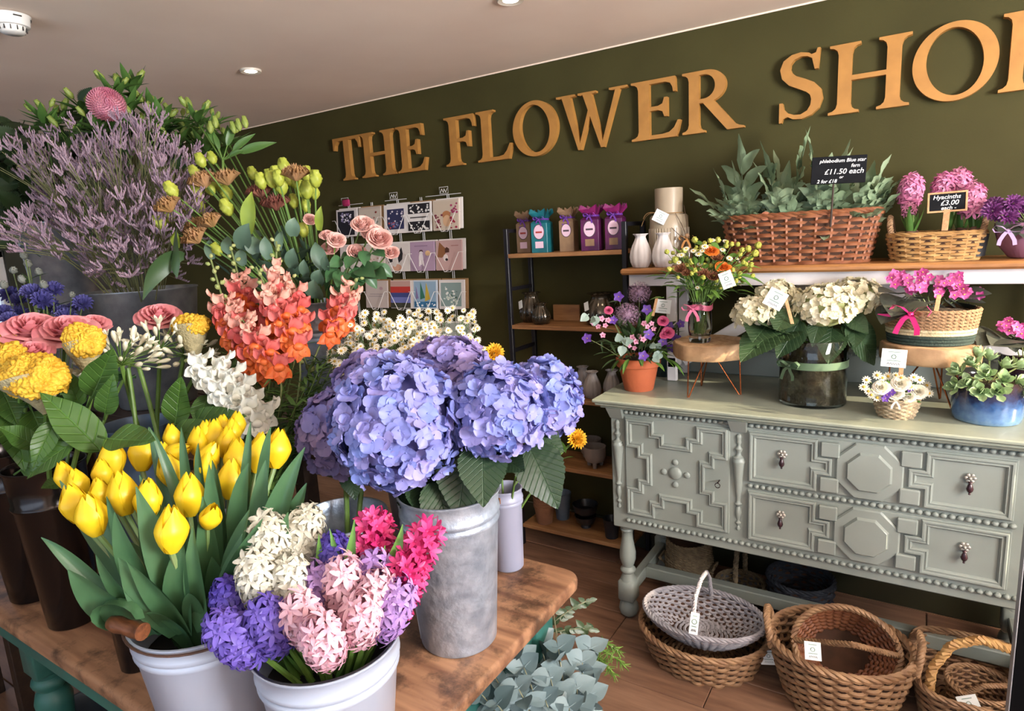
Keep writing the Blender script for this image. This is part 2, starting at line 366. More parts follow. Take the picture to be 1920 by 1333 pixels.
for k in range(14):
    a = 2*PI*k/14; mb = MB(); M = Matrix.Translation((p.x,p.y,CEIL-.002))@Matrix.Rotation(a,4,'Z'); mb.box((.0385,-.0012,-.050),(.0425,.0012,-.037),0,M); part(mb,'vent_slot',M_slot,t)
for k in range(5):
    a = 2*PI*k/5; mb = MB(); M = Matrix.Translation((p.x,p.y,CEIL-.002))@Matrix.Rotation(a,4,'Z'); mb.box((.050,-.012,-.012),(.0575,.012,-.008),0,M); part(mb,'indicator_slot',M_slot,t)
# ================================================================== SIGN LETTERS
M_gold = mat('satin gold paint','#b5813f','#a87639',rough=.45,scale=14,metal=.1,bump=.04,bscale=40)
def strip2(mb, A, B, y0, y1, closed, mapf):
    n = len(A); fr = [mapf(*p,y0) for p in A]+[mapf(*p,y0) for p in B]+[mapf(*p,y1) for p in A]+[mapf(*p,y1) for p in B]
    k = n if closed else n-1; fs = []
    for i in range(k):
        q = (i+1)%n
        fs += [(i,q,q+n,i+n),(i+2*n,i+3*n,q+3*n,q+2*n),(i,i+2*n,q+2*n,q),(i+n,q+n,q+3*n,i+3*n)]
    if not closed: fs += [(0,n,3*n,2*n),(n-1,3*n-1,4*n-1,2*n-1)]
    mb.add(fr, fs)
def stem(x0,x1,bl,br,tl,tr,y0=0,y1=1):
    p = [(x0-bl,y0),(x1+br,y0)]
    if br: p += [(x1+br,y0+.035),(x1+br*.5,y0+.05),(x1+br*.15,y0+.085),(x1,y0+.15)]
    if tr: p += [(x1,y1-.15),(x1+tr*.15,y1-.085),(x1+tr*.5,y1-.05),(x1+tr,y1-.035)]
    p += [(x1+tr,y1),(x0-tl,y1)]
    if tl: p += [(x0-tl,y1-.035),(x0-tl*.5,y1-.05),(x0-tl*.15,y1-.085),(x0,y1-.15)]
    if bl: p += [(x0,y0+.15),(x0-bl*.15,y0+.085),(x0-bl*.5,y0+.05),(x0-bl,y0+.035)]
    return p
def glyph(ch):
    # returns (polygons, strips, width) in cap-height units
    s = .15
    if ch == 'T': return [stem(.30,.30+s,.09,.09,0,0), [(.0,1),(-.0+.0,.72),(.035,.72),(.06,.84),(.12,.925),(.20,.93),(.56,.93),(.64,.925),(.70,.84),(.72,.72),(.755,.72),(.755,1)][::-1]],[], .755
    if ch == 'H': return [stem(.1,.1+s,.1,.09,.1,.09), stem(.62,.62+s,.09,.1,.09,.1), [(.22,.47),(.65,.47),(.65,.54),(.22,.54)]],[], .87
    if ch in 'EF':
        ps = [stem(.1,.1+s,.1,.0 if ch=='E' else .1,.1,0), [(.2,.93),(.47,.93),(.535,.90),(.565,.83),(.575,.75),(.61,.75),(.60,1),(.2,1)],
              [(.2,.48),(.37,.48),(.43,.45),(.455,.36),(.495,.36),(.495,.68),(.455,.68),(.43,.58),(.37,.55),(.2,.55)]]
        if ch == 'E': ps.append([(.2,0),(.62,0),(.67,.27),(.635,.275),(.585,.155),(.52,.09),(.43,.07),(.2,.07)])
        return ps,[], .67 if ch=='E' else .61
    if ch == 'L': return [stem(.1,.1+s,.1,0,.1,.1),[(.2,0),(.62,0),(.69,.30),(.65,.305),(.585,.165),(.52,.09),(.43,.07),(.2,.07)]],[], .69
    if ch == 'O':
        A = []; B = []
        for i in range(64):
            a = 2*PI*i/64; A.append((.46+.46*math.cos(a), .5+.525*math.sin(a)))
            x = .305*math.cos(a); y_ = .452*math.sin(a); r_ = .10; B.append((.46+x*math.cos(r_)-y_*math.sin(r_), .5+x*math.sin(r_)*.6+y_*math.cos(r_)))
        return [],[(A,B,True)],.92
    if ch == 'W':
        def dg(xt,xb,w_): return [(xb,-.02),(xb+w_*.35,-.02),(xt+w_,1),(xt,1)]
        ps = [dg(.10,.40,.165),[(.40,-.02),(.455,-.02),(.70,.76),(.66,.86)],dg(.50,.83,.165),[(.83,-.02),(.885,-.02),(1.20,1),(1.125,1)]]
        for a,b in ((0,.36),(.42,.76),(1.0,1.32)): ps.append([(a,.965),(a+.05,.955),(b-.05,.955),(b,.965),(b,1),(a,1)])
        return ps,[],1.32
    if ch in 'RP':
        A = []; B = []; yc = .74 if ch=='R' else .72; ry = .26 if ch=='R' else .28
        for i in range(25):
            a = PI/2-PI*i/24; A.append((.34+.30*math.cos(a)**.9 if math.cos(a)>1e-6 else .34, yc+ry*math.sin(a))); B.append((.32+.165*(math.cos(a) if math.cos(a)>1e-6 else 0), yc+(ry-.068)*math.sin(a)))
        A = [(.2,1)]+A+[(.2,yc-ry)]; B = [(.2,.932)]+B+[(.2,yc-ry+.068)]
        ps = [stem(.1,.1+s,.1,.09,.1,0)]
        if ch == 'R': ps.append([(.30,.49),(.66,0),(.90,0),(.90,.03),(.83,.05),(.77,.09),(.46,.51)])
        return ps,[(A,B,False)], .90 if ch=='R' else .64
    if ch == 'S':
        sp = [(.50,.80),(.455,.89),(.385,.945),(.29,.965),(.19,.94),(.115,.875),(.09,.78),(.115,.68),(.19,.595),(.31,.53),(.42,.465),(.49,.385),(.51,.28),(.485,.17),(.415,.085),(.31,.04),(.21,.05),(.12,.10),(.06,.19)]
        wd = [.03,.035,.05,.062,.085,.115,.135,.15,.155,.16,.16,.155,.145,.125,.09,.07,.065,.05,.03]
        A = []; B = []
        for i,(x,y) in enumerate(sp):
            a = sp[max(i-1,0)]; b = sp[min(i+1,len(sp)-1)]; t = Vector((b[0]-a[0],b[1]-a[1])).normalized(); n_ = Vector((-t.y,t.x)); h = wd[i]/2
            A.append((x+n_.x*h,y+n_.y*h)); B.append((x-n_.x*h,y-n_.y*h))
        return [[(.47,.72),(.515,.72),(.535,1.02),(.50,1.02),(.48,.955),(.42,.94)],[(.02,-.02),(.055,-.02),(.075,.045),(.14,.06),(.09,.15),(.065,.28),(.02,.28)]],[(B,A,False)],.60
LZ0 = ay(1000,339-.1359*(1000-642.6),2.87).z; LZ1 = ay(1000,261-.1873*(1000-622),2.87).z
def bx_(x): return ay(x,339-.1359*(x-642.6),2.872).x
def tx_(x): return ay(x,261-.1873*(x-622),2.872).x
LET = [('T',tx_(622.5),tx_(672)),('H',bx_(679.8),bx_(744.4)),('E',bx_(747.5),bx_(800.6)),('F',tx_(830.8),tx_(887)),('L',tx_(891),bx_(961)),
       ('O',(bx_(961.5)+tx_(961.5))/2,(bx_(1044.6)+tx_(1044.6))/2),('W',tx_(1042),tx_(1175)),('E',bx_(1184.8),bx_(1275.8)),('R',bx_(1279.4),bx_(1395)),
       ('S',bx_(1457.6),(bx_(1546)+tx_(1546))/2),('H',bx_(1552),bx_(1704)),('O',(bx_(1710.7)+tx_(1710.7))/2,(bx_(1874)+tx_(1874))/2),('P',bx_(1871),bx_(1871)+.165)]
LW = ['THE','THE','THE']+['FLOWER']*6+['SHOP']*4
LB = {0:'gold serif letter T starting the word THE on the green wall',1:'gold letter H in the word THE',2:'gold letter E ending the word THE',3:'gold letter F starting the word FLOWER',4:'gold letter L in the word FLOWER',5:'gold letter O in the word FLOWER',6:'gold letter W in the word FLOWER',7:'gold letter E in the word FLOWER',8:'gold letter R ending the word FLOWER',9:'gold letter S starting the word SHOP',10:'gold letter H in the word SHOP',11:'gold letter O in the word SHOP',12:'gold letter P cut by the right edge of the picture'}
for i,(ch,x0,x1) in enumerate(LET):
    ps,ss,wd = glyph(ch); mb = MB(); sx = (x1-x0)/wd; sz = LZ1-LZ0
    for k,poly in enumerate(ps): mb.prism([(x0+x*sx,LZ0+z*sz) for x,z in poly],2.872+.0003*k,WALL_Y)
    for A,B,cl in ss: strip2(mb,A,B,2.8715,WALL_Y,cl,lambda x,z,yy: (x0+x*sx,yy,LZ0+z*sz))
    o = solo(mb,'sign_letter',M_gold,LB[i],'letter','gold letters of the wall sign',smooth=False)
# fix normals of the curved glyphs
for o in [o for o in COL.objects if o.name.startswith('sign_letter')]:
    bm = bmesh.new(); bm.from_mesh(o.data); bmesh.ops.recalc_face_normals(bm, faces=bm.faces); bm.to_mesh(o.data); bm.free()
# ================================================================== CARD RACK
M_wire = mat('white coated wire','#e8e6e2',rough=.35)
rack = thing('card_rack','white wire greeting card rack hung on the green wall','card rack',(ay(760,600,2.87).x,2.87,1.0))
CY = 2.855
COLX = [ay(649,400,CY).x, ay(692,400,CY).x, ay(741,400,CY).x, ay(785,400,CY).x, ay(836,400,CY).x]
ROWZ = [ay(836,432,CY).z, ay(845,507,CY).z, ay(850,580,CY).z, ay(858,660,CY).z]
CW, CH = abs(ay(861,400,CY).x-ay(812,400,CY).x)*1.0, ay(836,372,CY).z-ay(836,430,CY).z
def wire(pts, r=.0016, nm='wire'):
    mb = MB(); mb.tube(pts, r, 5); return part(mb, nm, M_wire, rack)
for cx in COLX:
    for dx in (-.006,.006): wire([(cx+dx,2.885,ROWZ[0]+CH+.03),(cx+dx,2.885,ROWZ[3]-.25)],.0018,'upright_wire')
for zz in ROWZ:
    for cx in COLX:
        pts = [(cx-CW*.62,2.84,zz+CH*.62),(cx-CW*.46,2.835,zz+CH*.62),(cx-CW*.12,2.832,zz-.004),(cx+CW*.12,2.832,zz-.004),(cx+CW*.46,2.835,zz+CH*.62),(cx+CW*.62,2.84,zz+CH*.62)]
        wire(pts,.0017,'pocket_wire')
        wire([(cx-.02,2.832,zz-.004),(cx-.006,2.885,zz+.01)],.0017,'pocket_stay')
for xx,a,b in ((COLX[0],-.09,.12),(COLX[2],-.10,.07),(COLX[4],-.16,.09)):
    wire([(xx+a,2.885,ROWZ[0]+CH+.03),(xx+b,2.885,ROWZ[0]+CH+.03)],.002,'top_rail')
    x0 = xx-.045; z0 = ROWZ[0]+CH+.036; w_=.06; h=.035
    mb = MB(); mb.ring([(x0,2.87,z0),(x0,2.87,z0+h),(x0+w_,2.87,z0+h),(x0+w_,2.87,z0)],.0018); part(mb,'header_hook',M_wire,rack)
    wire([(x0+w_*q,2.869,z0+(h*.72 if k%2 else h*.15)) for k,q in enumerate((.08,.28,.45,.55,.72,.92))],.0015,'header_zigzag')
M_card = mat('white card stock','#e3dcd6',rough=.7); M_kraft = mat('brown kraft envelope','#a58157','#96744c',rough=.8,scale=30)
def cm_(h): return mat('card print '+h, h, rough=.65)
def card(ci, ri, label, face, prints, env=None, dx=0, tilt=0, ks=1.0):
    x0 = COLX[ci]-CW/2*ks+dx; z0 = ROWZ[ri]+.003; Wd, Hh = CW*ks, CH
    t = thing('greeting_card', label, 'greeting card', (COLX[ci],2.85,z0), 'greeting cards in the wall rack')
    Mt = Matrix.Translation((COLX[ci]+dx,2.85,z0))@Matrix.Rotation(tilt,4,'Y')@Matrix.Rotation(R(-5),4,'X')@Matrix.Translation((-COLX[ci]-dx,-2.85,-z0))
    if env:
        mb = MB(); mb.cbox((x0+.012,2.858,z0+.006),(x0+Wd+.016,2.866,z0+Hh+.008),.001,0,Mt); part(mb,'envelope',M_kraft if env=='k' else M_card,t,False)
    mb = MB(); mb.cbox((x0,2.846,z0),(x0+Wd,2.856,z0+Hh),.001,0,Mt); part(mb,'card_body',cm_(face),t,False)
    for k,(kind,c,*a) in enumerate(prints):
        yy = 2.8456-.0004*k; mb = MB()
        if kind == 'r': mb.box((x0+a[0]*Wd,yy,z0+a[1]*Hh),(x0+a[2]*Wd,2.847,z0+a[3]*Hh),0,Mt)
        elif kind == 'e':
            mb.prism([(x0+(a[0]+a[2]*math.cos(q*PI/8))*Wd,z0+(a[1]+a[3]*math.sin(q*PI/8))*Hh) for q in range(16)],yy,2.847,0,Mt)
        elif kind == 'p': mb.prism([(x0+u*Wd,z0+v*Hh) for u,v in a[0]],yy,2.847,0,Mt)
        elif kind == 'd':   # scattered dots
            rr = random.Random(a[5] if len(a)>5 else k)
            for q in range(a[4]):
                u = rr.uniform(a[0],a[2]); v = rr.uniform(a[1],a[3]); s_ = rr.uniform(.02,.05)
                mb.prism([(x0+(u+s_*math.cos(g*PI/3))*Wd,z0+(v+s_*.85*math.sin(g*PI/3))*Hh) for g in range(6)],yy-.0001*(q%3),2.847,0,Mt)
        part(mb,'print',cm_(c),t,False,kind='stuff' if kind=='d' else None)
NV,BK,RD = '#2c2f55','#1c1a20','#b5332a'
card(0,0,'navy black card with pale flower sprays in the top row','#d9d2cf',[('r','#171522',.07,.05,.86,.93),('d','#8b83a8',.2,.45,.75,.85,22,1),('d','#e6e1ea',.25,.5,.7,.8,16,2)],'w')
card(1,0,'grey card with small red hearts and kraft envelope','#b9aca0',[('r','#c4b8aa',.05,.05,.95,.92),('d','#8d8f86',.1,.1,.9,.5,20,3),('d','#a5483f',.15,.55,.85,.85,7,4)],'k')
card(2,0,'white bordered card with navy starry picture','#e4deda',[('r',NV,.14,.14,.86,.84),('d','#d7cfd6',.2,.3,.8,.8,12,5),('d','#b04a4e',.2,.2,.5,.4,9,6),('d','#6d79a8',.3,.2,.8,.4,8,7)],'w')
card(3,0,'black and white patterned card between navy and foxglove cards','#e4dfda',[('r',BK,.06,.62,.94,.95),('r',BK,.06,.05,.94,.36),('d','#e8e4df',.1,.65,.9,.92,22,8),('d','#e8e4df',.1,.08,.9,.33,22,9),('r','#4a4645',.15,.47,.85,.51)],'k')
card(4,0,'cream card with squirrel among pink flowers in the top row','#cdbfaf',[('r','#c6b6a2',.05,.05,.95,.95),('e','#b2774c',.52,.5,.16,.13),('e','#d0a883',.54,.3,.15,.19),('d','#a53a63',.66,.55,.92,.85,16,10),('d','#7c3142',.1,.08,.35,.5,16,11),('d','#9b2440',.68,.06,.92,.4,12,12)],'w')
card(0,1,'small pale card half hidden behind pink spray roses','#d4cac6',[('r','#b9b3ba',.15,.35,.85,.4),('r','#b9b3ba',.15,.55,.8,.6)],'w')
card(1,1,'beige card hidden behind rose leaves in the middle row','#cdbfb6',[('d','#a9877a',.2,.2,.8,.8,12,13)],'w')
card(2,1,'white card with black and white cow face','#dcd5d0',[('r','#d3cbc6',.04,.04,.96,.96),('p','#1f1b1e',[(.5,.30),(.64,.42),(.68,.62),(.62,.85),(.52,.7),(.46,.45)]),('p','#1f1b1e',[(.05,.3),(.25,.35),(.3,.5),(.2,.62),(.06,.6)]),('e','#c99a83',.42,.14,.2,.12),('e','#cdc5bf',.33,.36,.1,.2)],'w')
card(3,1,'mauve card with spotted puppy','#a98fa6',[('e','#e0d6d8',.46,.42,.09,.22),('e','#d9cfd2',.47,.64,.08,.07),('p','#52363d',[(.37,.62),(.42,.72),(.52,.72),(.57,.62),(.5,.67),(.44,.67)]),('e','#dcb78a',.74,.6,.1,.09),('r','#8a6f88',.2,.84,.75,.87),('p','#ded4d6',[(.38,.16),(.42,.16),(.44,.36),(.38,.34)]),('p','#ded4d6',[(.55,.16),(.6,.16),(.55,.36),(.5,.34)])],'w')
card(4,1,'pink card with brown and white dog head','#c3a09b',[('p','#8a5a36',[(.06,.45),(.22,.42),(.36,.5),(.40,.72),(.30,.80),(.14,.95),(.10,.75)]),('p','#4c2a1c',[(.36,.58),(.52,.60),(.52,.72),(.42,.78),(.36,.72)]),('e','#e2d6cf',.38,.42,.09,.12),('e','#241b1d',.42,.36,.05,.045),('r','#a97a74',.6,.8,.88,.83)],'w')
card(1,2,'beige card with faint writing in the lower row','#bdb0ab',[('r','#8d8286',.15,.42,.75,.44),('r','#8d8286',.2,.5,.8,.52),('e','#ad8f96',.72,.72,.08,.06)],'k')
card(2,2,'card striped beige red and blue','#ded6d0',[('r','#b6938a',.0,.78,.86,.98),('r',RD,.0,.56,.86,.78),('r','#3b4580',.0,.40,.86,.56),('r','#6d74b4',.0,.2,.86,.40),('r','#3c3c30',.0,.02,.86,.2)],'k')
card(3,2,'card with green and yellow sailing boats on blue sea','#c3ccd6',[('r','#8da9c0',.05,.05,.95,.95),('r','#2f6a94',.05,.05,.95,.25),('p','#2e6b56',[(.30,.32),(.50,.38),(.32,.92)]),('p','#c2a63c',[(.50,.26),(.72,.34),(.56,.90)]),('p','#7d7099',[(.12,.34),(.24,.36),(.14,.78)]),('d','#dfe6ea',.1,.08,.9,.22,14,14)],'k')
card(4,2,'pale teal card with white flowers in the lower row','#ddd8d6',[('r','#869c99',.08,.1,.88,.9),('d','#e6e8e2',.2,.3,.6,.75,16,15),('d','#4f6a5f',.3,.2,.8,.8,10,16),('d','#c8d3c8',.3,.15,.7,.45,12,17)],'k')
card(4,3,'grey green card at the bottom of the rack above the daisies','#a3aba3',[('d','#d9d8d0',.1,.1,.9,.9,18,18)],'w')
card(3,3,'kraft backed card at rack bottom behind the daisies','#b5aba3',[('d','#8f8a94',.1,.1,.9,.9,10,19)],'k')
p = P(652,380,(V(COLX[0],2.83,ROWZ[0]+CH+.04)-CAM).dot(FW))
mb = MB(); mb.cbox((p.x-.035,2.83,p.z-.02),(p.x+.03,2.845,p.z+.022),.008); solo(mb,'card_topper',mat('magenta felt','#a02256',rough=.7),'small magenta card topper above the navy floral card','tag')
# ================================================================== SIDEBOARD
M_sage = mat('sage green furniture paint','#8d958e','#848c85',rough=.42,scale=5,bump=.05,bscale=60)
M_sageworn = mat('worn sage paint','#969c8c','#848b7e',rough=.38,scale=9,detail=6,bump=.06,bscale=40)
SX0,SX1,SY0,SY1,SZ = -1.013,.40,2.262,2.80,.97
sb = thing('sideboard','sage green painted antique sideboard with beading and geometric mouldings','sideboard',(-.33,2.5,0))
mb = MB(); mb.cbox((SX0,SY0,.42),(SX1,SY1,.945),.004); body = part(mb,'body',M_sage,sb,False)
mb = MB()
mb.cbox((SX0-.054,2.203,.956),(SX1+.054,2.84,.97),.004); mb.cbox((SX0-.046,2.212,.944),(SX1+.046,2.84,.957),.004); mb.cbox((SX0-.03,2.228,.932),(SX1+.03,2.83,.945),.004)
part(mb,'top',M_sageworn,sb,False)
mb = MB(); mb.cbox((SX0+.02,2.80,.97),(SX1-.02,2.835,1.10),.004); ups = part(mb,'upstand',M_sage,sb,False)
mb = MB(); mb.cbox((SX0+.02,2.79,1.095),(SX1-.02,2.838,1.112),.004); part(mb,'upstand_rail',M_sage,ups,False)
dm = MB(); dm.cbox((-.007,-.004,-.005),(.007,.004,.005),.002); dent = dm.mesh('dentil',M_sage,False)
x = SX0+.05
while x < SX1-.03: inst(dent,'dentil',ups,Matrix.Translation((x,2.797,1.083))); x += .022
# corbels
for cx in (SX0+.029,-.515,SX1-.029):
    mb = MB(); w0,w1 = .032,.026
    mb.add([(cx-w0,2.222,.935),(cx+w0,2.222,.935),(cx+w1,2.252,.888),(cx-w1,2.252,.888),(cx-w0,2.27,.935),(cx+w0,2.27,.935),(cx+w1,2.27,.888),(cx-w1,2.27,.888)],[(0,3,2,1),(0,4,7,3),(1,2,6,5),(3,7,6,2),(0,1,5,4)])
    part(mb,'corbel',M_sage,sb,False)
# beads
bm_ = MB(); bm_.ell((0,0,0),(.0102,.0095,.0085),12,8); bead = bm_.mesh('bead',M_sage)
def beads(x0,x1,z,pitch):
    n = round((x1-x0)/pitch)
    for i in range(n+1): inst(bead,'bead',sb,Matrix.Translation((x0+(x1-x0)*i/n,SY0-.003,z)))
beads(-.945,-.556,.916,.0222); beads(-.474,.322,.916,.0222); beads(-.945,.365,.460,.0222); beads(-.474,.275,.690,.0212)
def inset(poly, o):
    n = len(poly); out = []
    for i in range(n):
        a,b,c = poly[i-1],poly[i],poly[(i+1)%n]
        d1 = Vector((b[0]-a[0],b[1]-a[1])).normalized(); d2 = Vector((c[0]-b[0],c[1]-b[1])).normalized()
        n1 = Vector((-d1.y,d1.x)); n2 = Vector((-d2.y,d2.x)); k = 1+n1.dot(n2)
        q = (n1+n2)/k; out.append((b[0]+q.x*o,b[1]+q.y*o))
    return out
def moulding(mb, poly, y, prof):
    # poly counter-clockwise seen from the front, prof = [(inset, height)]
    n = len(poly); rings = [[(x,y-h,z) for x,z in inset(poly,o)] for o,h in prof]
    vs = [v for r_ in rings for v in r_]
    fs = [(k*n+i,k*n+(i+1)%n,(k+1)*n+(i+1)%n,(k+1)*n+i) for k in range(len(prof)-1) for i in range(n)]
    mb.add(vs, fs)
PROF = [(0,0),(.0,.009),(.003,.012),(.008,.012),(.011,.007),(.015,.007),(.017,.009),(.020,.006),(.023,0)]
# door
DX0,DX1,DZ0,DZ1 = -.95,-.546,.488,.898
door = MB(); door.cbox((DX0,SY0-.006,DZ0),(DX1,SY0+.01,DZ1),.002); dr = part(door,'door',M_sage,sb,False)
def mp(u,v): return (DX0+.006+u*(DX1-DX0-.012), DZ0+.006+v*(DZ1-DZ0-.012))
a,b,c,d = .29,.39,.12,.21
q = [(0,0),(a,0),(a,c),(b,c),(b,d),(1-b,d),(1-b,c),(1-a,c),(1-a,0)]
poly = []
for k in range(4):
    for (u,v) in q[:-0 or None]:
        for _ in range(k): u,v = 1-v,u
        poly.append(mp(u,v))
mb = MB(); moulding(mb,poly,SY0-.006,PROF); part(mb,'moulding',M_sage,dr,False)
dc = mp(.5,.5)
for dx,dz,r_ in ((0,0,.026),(.045,0,.0125),(-.045,0,.0125),(0,.045,.0125),(0,-.045,.0125)):
    mb = MB(); mb.ell((dc[0]+dx,SY0-.006,dc[1]+dz),(r_,.012 if r_>.02 else .008,r_),20,10); part(mb,'boss',M_sage,dr)
M_iron = mat('dark bronze','#3b2c2a',rough=.3,metal=.7); M_plum = mat('plum stained wood drop','#3a2228','#2c1a20',rough=.25,scale=20); M_pew = mat('pale pewter','#a9a69d',rough=.35,metal=.5)
kx,kz = mp(.925,.50)
mb = MB(); mb.tube([(kx,SY0-.006,kz),(kx,SY0-.032,kz)],.0028,8); mb.ring([(kx+.009*math.cos(t_),SY0-.034,kz-.010+.009*math.sin(t_)) for t_ in [i*PI/6 for i in range(12)]],.0017,6); part(mb,'key',M_iron,dr,label='small dark key in the cupboard door')
# drawers
def drawer(z0,z1):
    x0,x1 = -.483,.275; w_,h = x1-x0,z1-z0
    mb = MB(); mb.cbox((x0,SY0-.006,z0),(x1,SY0+.01,z1),.002); d_ = part(mb,'drawer',M_sage,sb,False)
    yy = SY0-.006
    for sgn in (1,-1):
        f = lambda u,v: ((x0+.006+u*(w_-.012)) if sgn>0 else (x1-.006-u*(w_-.012)), z0+.005+v*(h-.010))
        pl = [f(0,0),f(.295,0),f(.295,.33),f(.355,.33),f(.355,.67),f(.295,.67),f(.295,1),f(0,1)]
        if sgn < 0: pl = pl[::-1]
        mb = MB(); moulding(mb,pl,yy,PROF); part(mb,'moulding',M_sage,d_,False)
        for v0,v1 in ((.02,.30),(.70,.98)):
            a_ = f(.308,v0); b_ = f(.385,v1); xa,xb = sorted((a_[0],b_[0])); mb = MB(); mb.cbox((xa,yy-.016,a_[1]),(xb,yy,b_[1]),.004); part(mb,'raised_block',M_sage,d_,False)
    cx,cz = (x0+x1)/2,(z0+z1)/2
    def octa(rx,rz): 
        k = .42; return [(cx-rx,cz-rz*k),(cx-rx*k,cz-rz),(cx+rx*k,cz-rz),(cx+rx,cz-rz*k),(cx+rx,cz+rz*k),(cx+rx*k,cz+rz),(cx-rx*k,cz+rz),(cx-rx,cz+rz*k)]
    def octp(ra,rb,ha,hb,nm):
        A = [(x,yy-ha,z) for x,z in octa(*ra)]; B = [(x,yy-hb,z) for x,z in octa(*rb)]; C_ = [(x,yy,z) for x,z in octa(*ra)]
        m_ = MB(); m_.add(C_+A+B,[(i,(i+1)%8,(i+1)%8+8,i+8) for i in range(8)]+[(i+8,(i+1)%8+8,(i+1)%8+16,i+16) for i in range(8)]+[tuple(range(16,24))]); part(m_,nm,M_sage,d_,False)
    octp((.097,h*.495),(.092,h*.47),.006,.011,'octagon_panel'); octp((.066,h*.345),(.060,h*.31),.0105,.021,'octagon_boss')
    for kx_ in (-.367,.163):
        kz_ = cz+.012
        m_ = MB()
        for i in range(6):
            a_ = i*PI/3; m_.ell((kx_+.0105*math.cos(a_),yy-.006,kz_+.012+.0105*math.sin(a_)),(.0065,.004,.0065),8,5)
        m_.ell((kx_,yy-.008,kz_+.012),(.006,.008,.006),8,6); hd = part(m_,'handle',M_pew,d_,label='pewter flower rosette handle',kind='stuff')
        m_ = MB(); m_.lathe([(0,-.040),(.003,-.0385),(.0035,-.036),(.0025,-.034),(.008,-.027),(.0098,-.020),(.007,-.010),(.0045,-.004),(.006,-.001),(.0045,.002),(0,.004)],14,0,(kx_,yy-.016,kz_+.002)); part(m_,'drop',M_plum,d_,label='plum wooden drop')
drawer(.706,.898); drawer(.482,.674)
# applied split turnings
def finial(cx):
    pr = [(0,.0),(.006,.003),(.008,.010),(.005,.017),(.004,.022),(.009,.028),(.010,.034),(.005,.040),(.005,.046),(.010,.062),(.0115,.075),(.009,.088),(.006,.096),(.012,.103),(.014,.108),(.008,.114),(.0075,.122),(.012,.16),(.018,.225),(.0225,.262),(.024,.268),(.024,.276),(.0205,.280),(.0205,.286),(.010,.292),(.007,.302),(.012,.312),(.0135,.318),(.007,.326),(.0055,.334),(.010,.342),(.008,.350),(.010,.358),(.0105,.364),(.006,.372),(0,.374)]
    mb = MB(); mb.lathe(pr,16,0,(cx,SY0+.001,.505)); part(mb,'split_turning',M_sage,sb)
for cx in (-.984,-.515,.345): finial(cx)
# legs and stretchers
def leg(cx,cy):
    mb = MB(); mb.lathe([(.030,.42),(.030,.408),(.026,.402),(.029,.395),(.024,.388),(.022,.375),(.024,.35),(.030,.315),(.034,.29),(.033,.262),(.026,.24),(.021,.228),(.030,.220),(.033,.212),(.029,.204),(.022,.198),(.027,.186),(.031,.176),(.034,.166)][::-1],24,0,(cx,cy,0))
    mb.cbox((cx-.036,cy-.036,.076),(cx+.036,cy+.036,.170),.008)
    mb.lathe([(0,0),(.022,.001),(.036,.014),(.042,.034),(.038,.056),(.026,.070),(.022,.080)],24,0,(cx,cy,0)); part(mb,'leg',M_sage,sb,angle=50)
LY0,LY1 = 2.308,2.755
for cx in (-.972,.362):
    for cy in (LY0,LY1): leg(cx,cy)
    mb = MB(); mb.cbox((cx-.02,LY0+.03,.095),(cx+.02,LY1-.03,.145),.004); part(mb,'side_stretcher',M_sage,sb,False)
mb = MB(); mb.cbox((-.955,2.46,.098),(.35,2.505,.150),.004); part(mb,'long_stretcher',M_sage,sb,False)
# ================================================================== WHITE BENCH STANDING ON THE SIDEBOARD
M_bwhite = mat('white painted bench','#e4dfdc','#d6d0cf',rough=.5,scale=7); M_btop = woodmat('honey pine bench top','#8a5a30','#b07c48','X',5,.4)
bn = thing('bench','low white trestle bench with honey wood top standing on the sideboard','bench',(-.3,2.7,.97))
BT = 1.457
mb = MB(); mb.cbox((-1.075,2.535,BT-.026),(.62,2.87,BT),.008); part(mb,'bench_top',M_btop,bn,False)
mb = MB(); mb.cbox((-1.05,2.575,1.381),(.60,2.592,BT-.026),.002); part(mb,'front_apron',M_bwhite,bn,False)
mb = MB(); mb.cbox((-1.05,2.78,1.381),(.60,2.797,BT-.026),.002); part(mb,'back_apron',M_bwhite,bn,False)
for lx in (-.875,.43):
    for ly in (2.594,2.757):
        mb = MB(); mb.cbox((lx-.018,ly,.972),(lx+.024,ly+.022,BT-.026),.003); part(mb,'leg',M_bwhite,bn,False)
    mb = MB(); mb.cbox((lx-.016,2.594,1.03),(lx+.022,2.779,1.075),.003); part(mb,'foot_rail',M_bwhite,bn,False)
for x0,x1 in ((-.85,-.30),(.41,-.16)):
    a_,b_ = V(x0,2.675,1.05),V(x1,2.675,1.40); L_ = (b_-a_).length
    mb = MB(); M = fy(a_,b_-a_,(0,-1,0)); mb.cbox((-.028,0,-.01),(.028,L_,.01),.002,0,M); part(mb,'brace',M_bwhite,bn,False)
# ================================================================== BLACK SHELF UNIT
M_blk = mat('black powder coated steel','#15141a',rough=.45); M_shelf = woodmat('oak effect shelf board','#7c5433','#a2764c','X',7,.5)
UX0,UX1,UY0,UY1 = -1.715,-1.098,2.655,2.875
un = thing('shelf_unit','tall black metal shelf unit with oak boards left of the sideboard','shelf',(-1.4,2.76,0))
for x_ in (UX0,UX1):
    for y_ in (UY0,UY1): mb = MB(); mb.cbox((x_-.011,y_-.011,0),(x_+.011,y_+.011,1.656),.002); part(mb,'post',M_blk,un,False)
    for z_ in (1.645,1.36,1.05,.68,.30): mb = MB(); mb.cbox((x_-.009,UY0,z_-.009),(x_+.009,UY1,z_+.009),.002); part(mb,'side_rail',M_blk,un,False)
SHZ = [1.534,1.184,.829,.474,.121]
for z_ in SHZ: mb = MB(); mb.cbox((UX0+.011,UY0-.012,z_-.020),(UX1-.011,UY1+.008,z_),.002); part(mb,'shelf_board',M_shelf,un,False)
